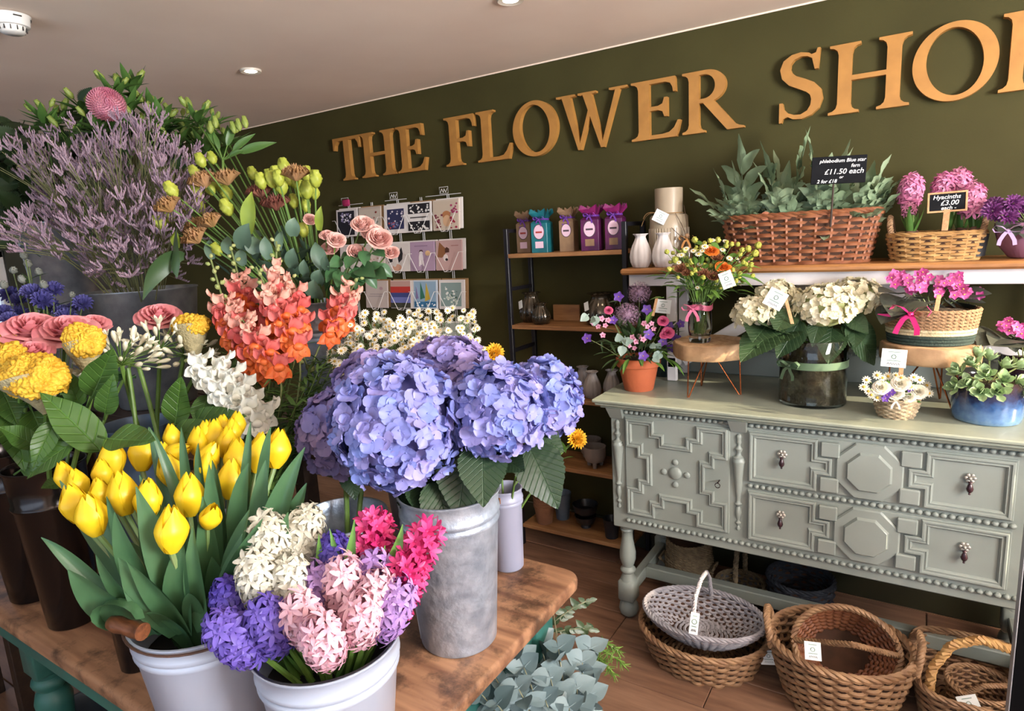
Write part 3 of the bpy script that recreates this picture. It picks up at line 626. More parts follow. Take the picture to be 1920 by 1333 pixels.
# ================================================================== LOW PINE TABLE
TZ = .76; TX1 = -.690; TY0,TY1 = .50,1.345; TX0 = -2.75
M_pine = woodmat('worn pine table top','#6d4a35','#a37a5a','X',4,.5,stain='#22140b'); M_teal = mat('teal green painted table base','#2f6b60','#275a53',rough=.45,scale=6)
tb = thing('table','worn pine table with teal painted legs carrying the flower buckets','table',(-1.7,.92,0))
bm = bmesh.new(); cr = .045; pts = []
for (cx,cy,a0) in ((TX1-cr,TY1-cr,0),(TX0+cr,TY1-cr,90),(TX0+cr,TY0+cr,180),(TX1-cr,TY0+cr,270)):
    for k in range(7):
        a_ = R(a0+15*k); pts.append((cx+cr*math.cos(a_),cy+cr*math.sin(a_)))
n = len(pts); mb = MB(); lv = [(-.033,.006),(-.030,.001),(-.020,0),(-.010,0),(-.004,.002),(0,.007)]
ctr = Vector(((TX0+TX1)/2,(TY0+TY1)/2))
vs = []
for dz,o_ in lv:
    for (x_,y_) in pts: d_ = Vector((x_,y_))-ctr; vs.append((x_-math.copysign(o_,d_.x),y_-math.copysign(o_,d_.y),TZ+dz))
mb.add(vs,[(k*n+i,k*n+(i+1)%n,(k+1)*n+(i+1)%n,(k+1)*n+i) for k in range(len(lv)-1) for i in range(n)]+[tuple(range(n-1,-1,-1)),tuple((len(lv)-1)*n+i for i in range(n))])
part(mb,'table_top',M_pine,tb,True,40); bm.free()
ap = .055
for lo,hi in (((TX0+.14,TY0+ap,.60),(TX1-.14,TY0+ap+.022,TZ-.034)),((TX0+.14,TY1-ap-.022,.60),(TX1-.14,TY1-ap,TZ-.034)),((TX1-.10,TY0+.12,.60),(TX1-.078,TY1-.12,TZ-.034)),((TX0+.078,TY0+.12,.60),(TX0+.10,TY1-.12,TZ-.034))):
    mb = MB(); mb.cbox(lo,hi,.003); part(mb,'apron',M_teal,tb,False)
for lx in (TX1-.105,TX0+.78,TX0+.105):
    for ly in (TY0+.10,TY1-.10):
        mb = MB(); mb.cbox((lx-.042,ly-.042,.52),(lx+.042,ly+.042,TZ-.033),.004)
        mb.lathe([(.018,0),(.024,.02),(.022,.06),(.026,.16),(.034,.30),(.043,.40),(.046,.43),(.040,.455),(.030,.465),(.042,.480),(.045,.490),(.042,.500),(.036,.506),(.040,.52)],24,0,(lx,ly,0)); part(mb,'leg',M_teal,tb,angle=50)
# black tiered stand behind the front buckets
STZ = 1.13
st = thing('tiered_stand','dark slatted stand hidden behind the front flower buckets','stand',(-1.9,1.12,TZ))
M_dkwood = woodmat('dark stained slats','#2a1d14','#3b2a1d','X',6,.6)
for k in range(4): mb = MB(); mb.cbox((-2.65,.955+k*.098,STZ-.018),(-1.22,1.045+k*.098,STZ),.002); part(mb,'slat',M_dkwood,st,False)
for x_ in (-2.6,-1.93,-1.27):
    for y_ in (.98,1.31): mb = MB(); mb.cbox((x_-.02,y_-.02,TZ),(x_+.02,y_+.02,STZ-.018),.002); part(mb,'leg',M_dkwood,st,False)
# dark leg of another table at lower left, black panel at lower right
q_ = P(36,1250,2.25)
st2 = thing('stool','dark wooden stool under the left end of the pine table','stool',(q_.x-.15,q_.y+.15,0))
for dx,dy in ((0,0),(-.3,0),(-.3,.3),(0,.3)):
    mb = MB(); mb.cbox((q_.x+dx-.022,q_.y+dy-.022,0),(q_.x+dx+.022,q_.y+dy+.022,.47),.003); part(mb,'leg',M_dkwood,st2,False)
mb = MB(); mb.cbox((q_.x-.34,q_.y-.04,.47),(q_.x+.04,q_.y+.34,.50),.003); part(mb,'seat',woodmat('brown stool seat','#5a3a20','#7c5430','X',5,.5),st2,False)
q_ = P(1893,1300,1.62)
st3 = thing('display_panel','black display panel with pale edge at the lower right corner','panel',(q_.x+.2,q_.y,0))
mb = MB(); mb.cbox((q_.x+.0025,q_.y,0),(q_.x+.14,q_.y+.04,.93),.002); part(mb,'board',mat('matt black board','#060608',rough=.9,spec=.1),st3,False)
mb = MB(); mb.cbox((q_.x,q_.y-.004,0),(q_.x+.0025,q_.y+.044,.93),.0005); part(mb,'edge_strip',mat('pale aluminium edge','#8f9196',rough=.5),st3,False)
# ================================================================== FLOWER AND LEAF LIBRARY
def petal(mb, L, W, M=None, cup=.15, curl=.1, mi=0, nu=4, nv=4, bw=.25, tip=.75, wave=0, rnd_=0):
    def f(u,v):
        c = 2*u-1; s_ = math.sin(PI*min(1,v**tip*.93+.03)); hw = W/2*max(bw*(1-v), s_**.65 if s_ > 0 else .0)
        if rnd_: q = (v-.56)/(.56 if v < .56 else .46); hw = W/2*max(bw*(1-v),math.sqrt(max(0,1-q*q)))
        return V(c*hw, v*L, cup*W*c*c*(.3+v) + curl*L*v*v + wave*L*math.sin(c*5+v*3)*v)
    mb.sheet(f,nu,nv,mi,M)
def rz(a): return Matrix.Rotation(a,4,'Z')
def rx(a): return Matrix.Rotation(a,4,'X')
def fib(n, lo=-.2, hi=1.0):
    out = []
    for i in range(n):
        z = hi-(hi-lo)*(i+.5)/n; r_ = math.sqrt(max(0,1-z*z)); a_ = i*2.39996; out.append(V(r_*math.cos(a_),r_*math.sin(a_),z))
    return out
def hyd_floret(name, m, s=1, seed=0):
    rr = random.Random(seed); mb = MB()
    for k in range(4): petal(mb,.0215*s,.0245*s,rz(k*PI/2+rr.uniform(-.15,.15))@rx(rr.uniform(-.05,.45)),cup=rr.uniform(.02,.2),curl=rr.uniform(-.35,.15),bw=.3,nu=5,nv=5,rnd_=1,wave=rr.uniform(0,.05))
    mb.ell((0,0,.0015*s),.002*s,6,4); return mb.mesh(name,m,True,180)
def star_floret(name, m, L=.015, W=.0062, n=6, tube=.014, open_=.5, curl=-.55, tw=.0035):
    mb = MB()
    for k in range(n): petal(mb,L,W,Matrix.Translation((0,0,tube))@rz(2*PI*k/n)@Matrix.Translation((0,tw*.6,0))@rx(open_),cup=.12,curl=curl,bw=.55,tip=1.0,nu=2,nv=4)
    mb.lathe([(tw*.45,0),(tw*.7,tube*.5),(tw,tube)],6); return mb.mesh(name,m,True,180)
def leaf_me(name, L, W, m, serr=0, curl=-.25, fold=.18, nu=6, nv=10, tip=.75, wave=.0, bw=.05, corr=0, freq=55, k_=1.1, stalk=0, mi=0):
    mb = MB()
    def f(u,v):
        c = 2*u-1; s_ = max(0,math.sin(PI*min(1,v**tip)))
        hw = W/2*max(bw*(1-v), s_**.75*(1-.25*max(0,v-.6)/.4))
        if serr: hw *= 1+serr*(((v*16)%1)-.5)*(1 if abs(c)>.8 else 0)
        x = c*hw; z = fold*W*abs(c)*s_+curl*L*v*v+wave*W*math.sin(v*11+c)*abs(c)
        if corr: z += corr*abs(math.sin(PI*freq*(v*L-k_*abs(x))))
        return V(x,v*L,z)
    mb.sheet(f,nu,nv)
    if stalk: mb.tube([(0,-stalk,stalk*.2),(0,0,0),(0,L*.5,curl*L*.25-.001)],[.0022,.002,.0008],5)
    return mb.mesh(name,m,True,180)
G_STEM = mat('green flower stem','#5f7d33','#4c6a2a',rough=.5,scale=20)
G_STEM2 = mat('dull green stem','#69733f','#566234',rough=.55,scale=20)
M_soil = mat('dark moss and soil','#2b2115','#40331d',rough=.95,scale=60,bump=.8,bscale=90)
M_blackhole = mat('dark water shadow inside','#0e0d0c',rough=.9)  # near-black colour stands in for the shade inside the buckets
def stem_tube(a, b, r0=.003, r1=.0022, bend=None, n=8, m=None):
    mb = MB(); a = Vector(a); b = Vector(b); c = mid(a,b)+(Vector(bend) if bend else V(0,0,0)); pts = bez(a,c,b,n)
    mb.tube(pts,[r0+(r1-r0)*i/n for i in range(n+1)],6); return mb
def text_mesh(body, size, m, name='lettering', shear=.15, bold=.0, align='CENTER'):
    cu = bpy.data.curves.new('t','FONT'); cu.body = body; cu.size = size; cu.shear = shear; cu.offset = bold; cu.align_x = align; cu.align_y = 'CENTER'; cu.resolution_u = 3; cu.extrude = .0002; cu.space_line = .85
    o = bpy.data.objects.new('t',cu); COL.objects.link(o); dg = bpy.context.evaluated_depsgraph_get()
    me = bpy.data.meshes.new_from_object(o.evaluated_get(dg)); me.name = name; me.materials.clear(); me.materials.append(m)
    bpy.data.objects.remove(o); bpy.data.curves.remove(cu); return me
def face(pos, normal, up=(0,0,1), roll=0):   # local X right, Y up, Z toward viewer
    z = Vector(normal).normalized(); u = Vector(up); y = (u-z*u.dot(z)).normalized(); x = y.cross(z)
    return Matrix.Translation(pos) @ Matrix((x,y,z)).transposed().to_4x4() @ rz(roll)
M_tag = mat('white price card','#dfe3e2',rough=.6); M_ink = mat('grey green print','#6f8a7c',rough=.7); M_inkd = mat('dark handwriting','#33383c',rough=.7); M_peg = woodmat('pale birch peg','#b98a5c','#d0a577','Y',20,.6)
def price_tag(parent, pos, w_, h, normal, roll=0, logo=True, hole=False):
    M = face(pos,normal,(0,0,1),roll); mb = MB(); mb.cbox((-w_/2,-h/2,-.0006),(w_/2,h/2,.0006),.0003,0,M); t = part(mb,'price_tag',M_tag,parent,False,label='small white price card')
    if logo:
        mb = MB(); r_ = h*.11; mb.ring([M@V(r_*math.cos(a_),h*.08+r_*math.sin(a_),.001) for a_ in [k*PI/6 for k in range(12)]],h*.022,4)
        part(mb,'printed_ring',M_ink,t)
        for k,(yy,ww) in enumerate(((.34,.5),(-.14,.56))):
            mb = MB(); mb.box((-ww*w_/2,(yy-.02)*h,.0005),(ww*w_/2,(yy+.02)*h,.0009),0,M); part(mb,'printed_line',M_ink,t,False)
        mb = MB(); mb.tube([M@V(w_*(-.25+.05*k),h*(-.32+(.06 if k%2 else -.05)),.001) for k in range(11)],h*.014,4); part(mb,'handwriting',M_inkd,t)
    return t
def peg(parent, a, b, w_=.008):
    mb = MB(); a=Vector(a); b=Vector(b); M = fy(a,b-a,CAM-a); mb.cbox((-w_/2,0,-.0015),(w_/2,(b-a).length,.0015),.0006,0,M); part(mb,'wooden_stick',M_peg,parent,False)
def ribbon(parent, pts, w_, m, up=(0,0,1), nm='ribbon'):
    mb = MB(); n = len(pts); vs = []
    for i,p_ in enumerate(pts):
        p_ = Vector(p_); u = Vector(up) if not isinstance(up,list) else Vector(up[i]); vs += [p_-u*w_/2,p_+u*w_/2]
    mb.add(vs,[(2*i,2*i+2,2*i+3,2*i+1) for i in range(n-1)]); return part(mb,nm,m,parent,True,180)
def bow(parent, c, s, m, normal):
    M = face(c,normal); 
    for sg in (-1,1):
        pts = [M@V(sg*s*x,y*s,z*s) for x,y,z in ((0,0,.1),(.35,.30,.35),(.75,.42,.35),(.95,.18,.2),(.8,-.08,.15),(.4,-.10,.15),(0,0,.1))]
        ups = [(M.to_3x3()@V(.15*sg,-.2,.9)) for _ in pts]; ribbon(parent,pts,s*.34,m,ups,'bow_loop')
        pts = [M@V(sg*s*x,y*s,z*s) for x,y,z in ((0,0,.12),(.25,-.35,.3),(.45,-.75,.2),(.5,-1.1,.25))]
        ribbon(parent,pts,s*.26,m,[M.to_3x3()@V(1,.2*sg,0)]*4,'bow_tail')
    mb = MB(); mb.ell(M@V(0,0,.12*s),s*.15,8,6); part(mb,'bow_knot',m,parent)
def rose_mb(Rr, seed=0, open_=1.0):
    rr = random.Random(seed); mb = MB()
    rings = [(3,.12,.98,.1),(4,.22,.97,.15),(5,.35,.93,.3),(5,.50,.87,.45),(6,.66,.78,.65),(6,.82,.66,.85),(7,1.0,.5,1.05)]
    for k,(n,rad,ht,lean) in enumerate(rings):
        for j in range(n):
            a0 = 2*PI*j/n+k*.7+rr.uniform(-.1,.1); span = 2*PI/n*1.35; rad_ = rad*rr.uniform(.94,1.06)
            def f(u,v):
                a_ = a0+(u-.5)*span*(1-.15*v); edge = abs(2*u-1)
                r0 = rad_*(.30+.70*v**.7)*(1+.10*lean*open_*v**3); rl = .16*lean*open_*max(0,v-.70)/.30
                zz = ht*v*(1-.20*edge**2*v)-.18*lean*max(0,v-.75)/.25*.8*open_
                return V((r0+rl)*math.cos(a_),(r0+rl)*math.sin(a_),zz-.1)*Rr
            mb.sheet(f,6,6)
    mb.ell((0,0,-.05*Rr),(.45*Rr,.45*Rr,.25*Rr),10,6)
    return mb
def ruffle_mb(Rr, layers=4, ht=.8, seed=0):
    rr = random.Random(seed); mb = MB()
    for k in range(layers):
        r1 = (k+1)/layers; ph = rr.uniform(0,6)
        def f(u,v):
            a_ = 2*PI*u; w_ = .16*math.sin(a_*(9+3*k)+ph)*v**2+.07*math.sin(a_*(4+k)+2*ph)*v
            r_ = (.12+v**.8*(r1-.08))*(1+w_); return V(r_*math.cos(a_),r_*math.sin(a_),ht*v*(1.1-.35*r1)+w_*1.1*(1 if k%2 else -1))*Rr
        mb.sheet(f,60,5)
    return mb
def bud_mb(r_, h, seed=0):
    mb = MB(); ph = random.Random(seed).uniform(0,6)
    mb.lathe([(.22*r_,0),(.62*r_,.12*h),(.95*r_,.34*h),(1.0*r_,.52*h),(.84*r_,.70*h),(.66*r_,.84*h),(.60*r_,.95*h),(.40*r_,h),(.12*r_,.9*h)],20,0,rfn=lambda a,z: 1+(.10+.22*z/h)*math.sin(5*(a+z/h*1.9)+ph))
    return mb
def daisy_me(name, s, mats):
    mb = MB()
    for k in range(11): petal(mb,.0078*s,.0042*s,rz(2*PI*k/11)@Matrix.Translation((0,.0022*s,0))@rx(.15),cup=.1,curl=-.15,bw=.6,tip=.6,nu=2,nv=2,mi=0)
    mb.ell((0,0,.0008*s),(.0034*s,.0034*s,.0024*s),8,5,1); return mb.mesh(name,mats,True,60)
def bucket_lathe(r0, r1, h, th=.003, bands=(), lip=.004, floor_=.01):
    # outside up, lip, inside down
    out = [(0,0),(r0-.003,0),(r0,.004)]; zz = sorted([z for z in bands])
    pr = []
    for z in zz: pr += [(z-.008,0),(z-.004,.003),(z,.004),(z+.004,.003),(z+.008,0)]
    for z,d in pr: out.append((r0+(r1-r0)*z/h+d,z))
    out += [(r1,h-.006),(r1+lip,h-.004),(r1+lip,h),(r1-.001,h),(r1-th,h-.004)]
    out += [(r0-th+(r1-r0)*.9,h*.9),(r0-th+.002,floor_+.002),(0,floor_)]
    return out
# ================================================================== THINGS ON THE SIDEBOARD
TOP = .970
def ctr(pxl,pyl,dy,z=TOP):
    p_ = az(pxl,pyl,z); return V(p_.x,p_.y+dy,z)
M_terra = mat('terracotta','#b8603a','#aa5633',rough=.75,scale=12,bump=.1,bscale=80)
M_purple = mat('violet lisianthus petal','#5c3490','#6f46a8',rough=.5,scale=40,rand=.5,trans=.15)
M_pinkph = mat('pale pink phlox petal','#d9a3b8','#cf8aa6',rough=.5,scale=60,rand=.5,trans=.15)
M_allium = mat('dusty mauve allium','#8a6a84','#9d7f93',rough=.6,scale=60)
M_euc = mat('grey green eucalyptus leaf','#7f9488','#93a59a',rough=.5,scale=20,rand=.6,trans=.08)
M_dkleaf = mat('dark green leaf','#2e4424','#3c5630',rough=.45,scale=15,rand=.6,trans=.12)
M_midleaf = mat('fresh green leaf','#52782f','#6a8f3e',rough=.45,scale=15,rand=.6,trans=.15)
M_rosepk = mat('deep pink rose petal','#b8436e','#c7597f',rough=.5,scale=30,trans=.1)
euc_me = leaf_me('leaf',.042,.036,M_euc,curl=-.1,fold=.08,tip=.62,stalk=.006)
euc_me2 = leaf_me('leaf',.055,.046,M_euc,curl=.12,fold=.12,tip=.62,stalk=.006)
lance_me = leaf_me('leaf',.075,.016,M_dkleaf,curl=-.2,fold=.2,tip=.8)
lance2_me = leaf_me('leaf',.085,.020,M_midleaf,curl=-.3,fold=.2,tip=.8)
ovate_me = leaf_me('leaf',.06,.036,M_dkleaf,curl=-.25,fold=.15,tip=.7,stalk=.01)
ovate2_me = leaf_me('leaf',.055,.030,M_midleaf,curl=-.25,fold=.15,tip=.7,stalk=.008)
def small5(name, m, L=.013, eye=None, n=5):
    mb = MB()
    for k in range(n): petal(mb,L,L*1.0,rz(2*PI*k/n)@rx(.25),cup=.12,curl=-.2,bw=.35,tip=.6,nu=3,nv=3)
    if eye: mb.ell((0,0,.002),.0022,6,4,1)
    return mb.mesh(name,[m]+([eye] if eye else []),True,180)
M_yeye = mat('yellow eye','#d8b53c',rough=.6)
lisi_me = small5('bloom',M_purple,.020,M_yeye); phlox_me = small5('floret',M_pinkph,.0105,M_rosepk)
rosep_me = rose_mb(.018,3).mesh('rose',M_rosepk,True,180)
def allium_me(r_):
    mb = MB()
    for d_ in fib(110,-.85,1):
        M = fz(d_*r_*rnd(.82,1),d_,rnd(0,6)); 
        for k in range(6): petal(mb,.008,.0022,M@rz(k*PI/3)@rx(.35),cup=.05,curl=0,bw=.6,nu=1,nv=1)
        mb.tube([d_*r_*.1,d_*r_*.9],.0006,3,0,False)
    mb.ell((0,0,0),r_*.35,8,6); return mb.mesh('allium_head',M_allium,True,180)
al_me = allium_me(.046)
# ---- terracotta arrangement
c = ctr(1186,736,.07); D0 = (V(c.x,c.y,1.2)-CAM).dot(FW)
ta = thing('flower_arrangement','terracotta pot arrangement with mauve alliums and purple flowers on the sideboard','arrangement',c)
mb = MB(); mb.lathe([(r_*1.13,z_) for r_,z_ in [(0,0),(.051,0),(.053,.004),(.070,.098),(.076,.099),(.079,.103),(.081,.135),(.077,.137),(.073,.132),(.066,.10),(.05,.08),(0,.08)]],40,0,c); part(mb,'pot',M_terra,ta,angle=35)
mb = MB(); mb.ell(c+V(0,0,.118),(.071,.071,.02),20,8); part(mb,'floral_foam',M_soil,ta)
def to_pot(p_, c_, parent, h=.12, r_=.0016): part(stem_tube(c_+V((p_.x-c_.x)*.25,(p_.y-c_.y)*.25,h),p_,r_,r_*.8,V((p_.x-c_.x)*.1,0,.02)),'stem',G_STEM2,parent)
for (x,y,dd,s_) in ((1199,548,.03,1.05),(1176,590,-.03,1.12)):
    p_ = P(x,y,D0+dd); to_pot(p_,c,ta); inst(al_me,'allium_head',ta,Matrix.Translation(p_)@Matrix.Scale(s_,4))
for (x,y,dd) in ((1160,556,-.01),(1101,634,-.05),(1206,667,-.10),(1216,627,-.10),(1255,610,-.02),(1276,607,.02),(1150,600,-.08),(1243,640,-.06),(1257,652,-.03),(1213,580,-.02),(1268,635,.0)):
    p_ = P(x,y,D0+dd); d_ = (CAM-p_).normalized()+V((p_.x-c.x)*2,0,.2); to_pot(p_,c,ta); inst(lisi_me,'bloom',ta,fz(p_,d_,rnd(0,6),rnd(.9,1.15)))
    for q in range(4): w_ = mid(c+V(0,0,.15),p_,rnd(.5,1)); inst(random.choice((lance_me,ovate_me)),'leaf',ta,fy(w_+V(0,.02,0),V(rnd(-1,1),rnd(-.6,.3),rnd(-.6,.8)),(0,-.5,1),rnd(.5,.85)))
for (x,y) in ((1128,597),(1135,610),(1122,612),(1140,600),(1192,640),(1200,630),(1186,632),(1206,636),(1214,612),(1222,606),(1208,606),(1226,616),(1130,628),(1112,605),(1180,648),(1190,652)):
    p_ = P(x,y,D0-.09+rnd(-.02,.02)); d_ = (CAM-p_).normalized()+V(rnd(-.5,.5),0,rnd(-.1,.5)); inst(phlox_me,'floret',ta,fz(p_,d_,rnd(0,6),rnd(.95,1.25)))
for (x,y,s_) in ((1243,602,1.0),(1252,624,1.15),(1141,582,.8),(1245,628,.8)):
    p_ = P(x,y,D0-.07); to_pot(p_,c,ta); inst(rosep_me,'rose',ta,fz(p_,(CAM-p_).normalized()+V(0,0,.5),0,s_))
for i in range(110):
    a_ = rnd(0,2*PI); e_ = rnd(-.25,1.2); r_ = rnd(.06,.17); d_ = V(math.cos(a_)*math.cos(e_),math.sin(a_)*math.cos(e_),math.sin(e_)); p_ = c+V(0,0,.15)+d_*r_*rnd(.6,1.0)
    inst(random.choice((lance_me,ovate_me,lance_me,lance2_me)),'leaf',ta,fy(p_,d_+V(0,0,rnd(-.4,.3)),V(0,0,1),rnd(.7,1.2)))
for (x,y) in ((1172,632),(1168,648),(1182,644),(1220,645),(1232,652),(1240,660),(1226,668),(1108,598),(1118,592),(1102,590),(1232,672),(1162,640)):
    p_ = P(x,y,D0-.11); inst(euc_me,'leaf',ta,fy(p_,V(rnd(-.6,.6),-.3,rnd(-.6,.6)),CAM-p_,rnd(.75,1.05)))
p_ = P(1243,574,D0-.03); price_tag(ta,p_,.062,.055,CAM-p_+V(.4,0,0),-.15); peg(ta,P(1224,592,D0-.03),P(1232,556,D0-.03),.011)
# ---- dark teal pot behind it
p_ = ctr(1236,708,.05); mb = MB(); mb.lathe([(0,0),(.034,0),(.040,.01),(.046,.085),(.048,.09),(.044,.09),(.038,.02),(0,.015)],28,0,p_)
tp = thing('teal_pot','small dark teal glazed pot behind the terracotta arrangement','pot',p_); part(mb,'pot',mat('dark teal glaze','#1d3a40','#16292f',rough=.2,scale=12,coat=.5),tp)
mb = MB(); mb.ell(p_+V(0,0,.075),(.042,.042,.012),14,6); part(mb,'soil',M_soil,tp)
for k in range(7):
    a_ = k*.9; inst(lance_me,'leaf',tp,fy(p_+V(0,0,.08),V(math.cos(a_)*.5,math.sin(a_)*.5,1),V(math.cos(a_),math.sin(a_),.2),rnd(1.0,1.7)))
# ---- log slice stools
M_log = woodmat('pale log slice','#b08862','#d8b790','Z',9,.6); M_bark = mat('stripped bark edge','#b3906a','#8a6a4c',rough=.7,scale=14,detail=5,bump=.3,bscale=30); M_copper = mat('copper wire','#b06a42',rough=.25,metal=1)
def log_stool(c_, zt, r_, th, label, rot, seed, squash=1):
    t = thing('log_stool',label,'stool',c_,'log slice display stools')
    rr = random.Random(seed); ph = [rr.uniform(0,6) for _ in range(4)]
    rf = lambda a_,z: 1+.035*math.sin(3*a_+ph[0])+.02*math.sin(7*a_+ph[1])+.012*math.sin(13*a_+ph[2])
    mb = MB(); mb.lathe([(0,0),(r_*.95,0),(r_*.99,.006),(r_*1.0,th*.5),(r_*.985,th-.004),(r_*.96,th-.001)],48,1,(c_.x,c_.y,zt-th),rfn=rf); mb.lathe([(r_*.96,th-.001),(0,th)],48,0,(c_.x,c_.y,zt-th),rfn=rf)
    part(mb,'log_slice',[M_log,M_bark],t,angle=40)
    for k in range(3):
        a_ = rot+k*2*PI/3; ft = c_+V(math.cos(a_)*r_*.82,math.sin(a_)*r_*.82,0); tang = V(-math.sin(a_),math.cos(a_),0)
        up1 = V(c_.x,c_.y,zt-th)+V(math.cos(a_),math.sin(a_),0)*r_*.80; up2 = V(c_.x,c_.y,zt-th)+V(math.cos(a_),math.sin(a_),0)*r_*.12
        mb = MB(); kn = ft+V(0,0,.003)
        mb.tube([up1,kn+V(math.cos(a_),math.sin(a_),0)*.003,kn-V(math.cos(a_),math.sin(a_),0)*.004,mid(kn,up2,.75)+V(0,0,.0),up2],.0028,8); part(mb,'hairpin_leg',M_copper,t)
c1 = V(-.672,2.452,TOP); z1 = ay(1339,648,2.33).z
log_stool(c1,z1,.140,.062,'round log slice stool on copper hairpin legs under the glass vase',R(-118),3)
c2 = V(.045,2.52,TOP); z2 = ay(1750,650,2.42).z
log_stool(c2,z2,.143,.062,'log slice stool on hairpin legs under the rope basket of violets',R(-50),5)
# ---- glass vase and posy
M_glass = glass('clear glass'); M_pinkrib = mat('pink satin ribbon','#d0708f','#c0607f',rough=.35,scale=20,sheen=1)
vc = V(c1.x-.025,c1.y-.045,z1)
gv = thing('glass_vase','clear glass tumbler vase with pink ribbon bow on the log stool','vase',vc)
mb = MB(); mb.lathe([(0,0),(.036,0),(.040,.004),(.041,.014),(.038,.022),(.044,.05),(.0455,.155),(.0445,.157),(.0425,.155),(.041,.05),(.034,.026),(0,.024)],36,0,vc); part(mb,'vase',M_glass,gv)
ribbon(gv,[vc+V(.0475*math.cos(t_),.0475*math.sin(t_),.135+.004*math.sin(3*t_)) for t_ in [k*2*PI/24 for k in range(25)]],.020,M_pinkrib)
bow(gv,vc+V(-.012,-.050,.132),.042,M_pinkrib,(.2,-1,.1))
bq = thing('posy','mixed posy of yellow buds, orange ranunculus and daisies in the glass vase','bouquet',vc+V(0,0,.03))
M_ygbud = mat('yellow green bud','#a9b04a','#c2bd55',rough=.5,scale=30,rand=.6,trans=.12); M_orange = mat('orange petal','#d0651e','#dd7c2c',rough=.5,scale=40,trans=.15); M_brownfl = mat('bronze brown petal','#7a4a35','#a9744e',rough=.55,scale=40,rand=.4,trans=.12)
M_white = mat('white painted trim','#e6e3de'); M_dwhite = mat('white daisy petal','#e6e2d2','#dedac6',rough=.6,rand=.5,trans=.15); M_dyel = mat('daisy yellow disc','#c9a33c',rough=.7)
ygbud_me = bud_mb(.010,.022,1).mesh('bud',M_ygbud,True,180); dais_me = daisy_me('daisy',1.15,[M_dwhite,M_dyel]); brown_me = ruffle_mb(.021,4,.75,2).mesh('bloom',M_brownfl,True,180); orange_me = rose_mb(.021,5).mesh('bloom',M_orange,True,180)
DV = (vc+V(0,0,.25)-CAM).dot(FW); neck = vc+V(0,0,.13)
def posy(x,y,dd,me,nm,s_=1,st_=True):
    p_ = P(x,y,DV+dd); d_ = (p_-neck).normalized()*.8+(CAM-p_).normalized()*.7+V(0,0,.3)
    if st_: part(stem_tube(vc+V(rnd(-.02,.02),rnd(-.02,.02),.03),p_,.0014,.0012,V(0,0,.03)+(neck-mid(vc,p_))*.7),'stem',G_STEM,bq)
    return inst(me,nm,bq,fz(p_,d_,rnd(0,6),s_))
for (x,y) in ((1303,455),(1268,492),(1288,505),(1304,512),(1330,470),(1318,525),(1297,495),(1341,478),(1400,470),(1385,480),(1412,480),(1393,493),(1418,465),(1405,500),(1370,520),(1284,474),(1310,530),(1345,455),(1252,475)): posy(x,y,rnd(-.08,.06),ygbud_me,'bud',rnd(.8,1.3))
for (x,y) in ((1278,478),(1310,476),(1302,487),(1312,495),(1355,468),(1368,484),(1360,452),(1336,450),(1287,466),(1322,462),(1300,470)): posy(x,y,rnd(-.10,-.03),dais_me,'daisy',rnd(.9,1.25))
for (x,y,s_) in ((1334,472,1.0),(1356,503,1.15)): posy(x,y,-.08,orange_me,'bloom',s_)
for (x,y) in ((1276,505),(1318,515),(1343,485),(1336,520),(1288,512)): posy(x,y,-.07,brown_me,'bloom',rnd(.9,1.1))
for i in range(120):
    a_ = rnd(0,2*PI); e_ = rnd(-.15,1.1); d_ = V(math.cos(a_)*math.cos(e_),math.sin(a_)*math.cos(e_),math.sin(e_)); p_ = neck+V(0,0,.06)+d_*rnd(.03,.15)
    inst(random.choice((lance2_me,ovate2_me,lance2_me)),'leaf',bq,fy(p_,d_+V(0,0,rnd(-.3,.3)),V(0,0,1),rnd(.6,1.0)))
for (x,y,x2,y2) in ((1375,500,1428,490),(1380,515,1440,520),(1370,515,1420,530),(1390,495,1420,470),(1262,505,1245,515)):
    a_,b_ = P(x,y,DV-.03),P(x2,y2,DV-.05); inst(lance2_me,'leaf',bq,fy(a_,b_-a_,V(0,-.5,1),(b_-a_).length/.085))
for i in range(90):
    a_ = rnd(0,2*PI); q_ = math.sqrt(rnd(0,1)); posy(1338+85*q_*math.cos(a_),495+48*q_*math.sin(a_),rnd(-.09,.08),random.choice((ygbud_me,ygbud_me,ygbud_me,dais_me,ovate2_me)),'bud',rnd(.6,1.0),i%3==0)
p_ = P(1363,524,DV-.12); price_tag(bq,p_,.045,.060,CAM-p_,.35)
# ---- white hydrangea in glass cylinder
hc = V(-.305,2.455,TOP); M_smoke = glass('clear cylinder glass','#e9efe6')
hw = thing('potted_hydrangea','cream hydrangea in a glass cylinder of moss with green ribbon','hydrangea',hc)
mb = MB(); mb.lathe([(0,0),(.108,0),(.112,.004),(.112,.232),(.111,.234),(.109,.232),(.108,.012),(0,.010)],48,0,hc); part(mb,'glass_cylinder',M_smoke,hw)
mb = MB()
def mossf(a_,z): return 1+.02*math.sin(9*a_+z*80)+.015*math.sin(17*a_-z*120)
mb.lathe([(0,.012),(.100,.012),(.104,.04),(.104,.12),(.102,.17),(.088,.195),(.05,.215),(0,.222)],48,0,hc,rfn=mossf); part(mb,'moss',mat('dark brown moss','#241c12','#3f3420',rough=.95,scale=45,detail=6,bump=1,bscale=70),hw)
M_grib = mat('green satin ribbon','#5d7458','#4f654b',rough=.35,scale=10)
ribbon(hw,[hc+V(.1145*math.cos(t_),.1145*math.sin(t_),.150) for t_ in [k*2*PI/40 for k in range(41)]],.026,M_grib)
bow(hw,hc+V(-.062,-.098,.148),.045,M_grib,(-.5,-1,.1))
M_cream = mat('cream hydrangea petal','#d9d2ad','#e6e0c8',rough=.55,scale=30,rand=.7,trans=.2)
cfl = [hyd_floret('floret',M_cream,.80,k) for k in range(3)]
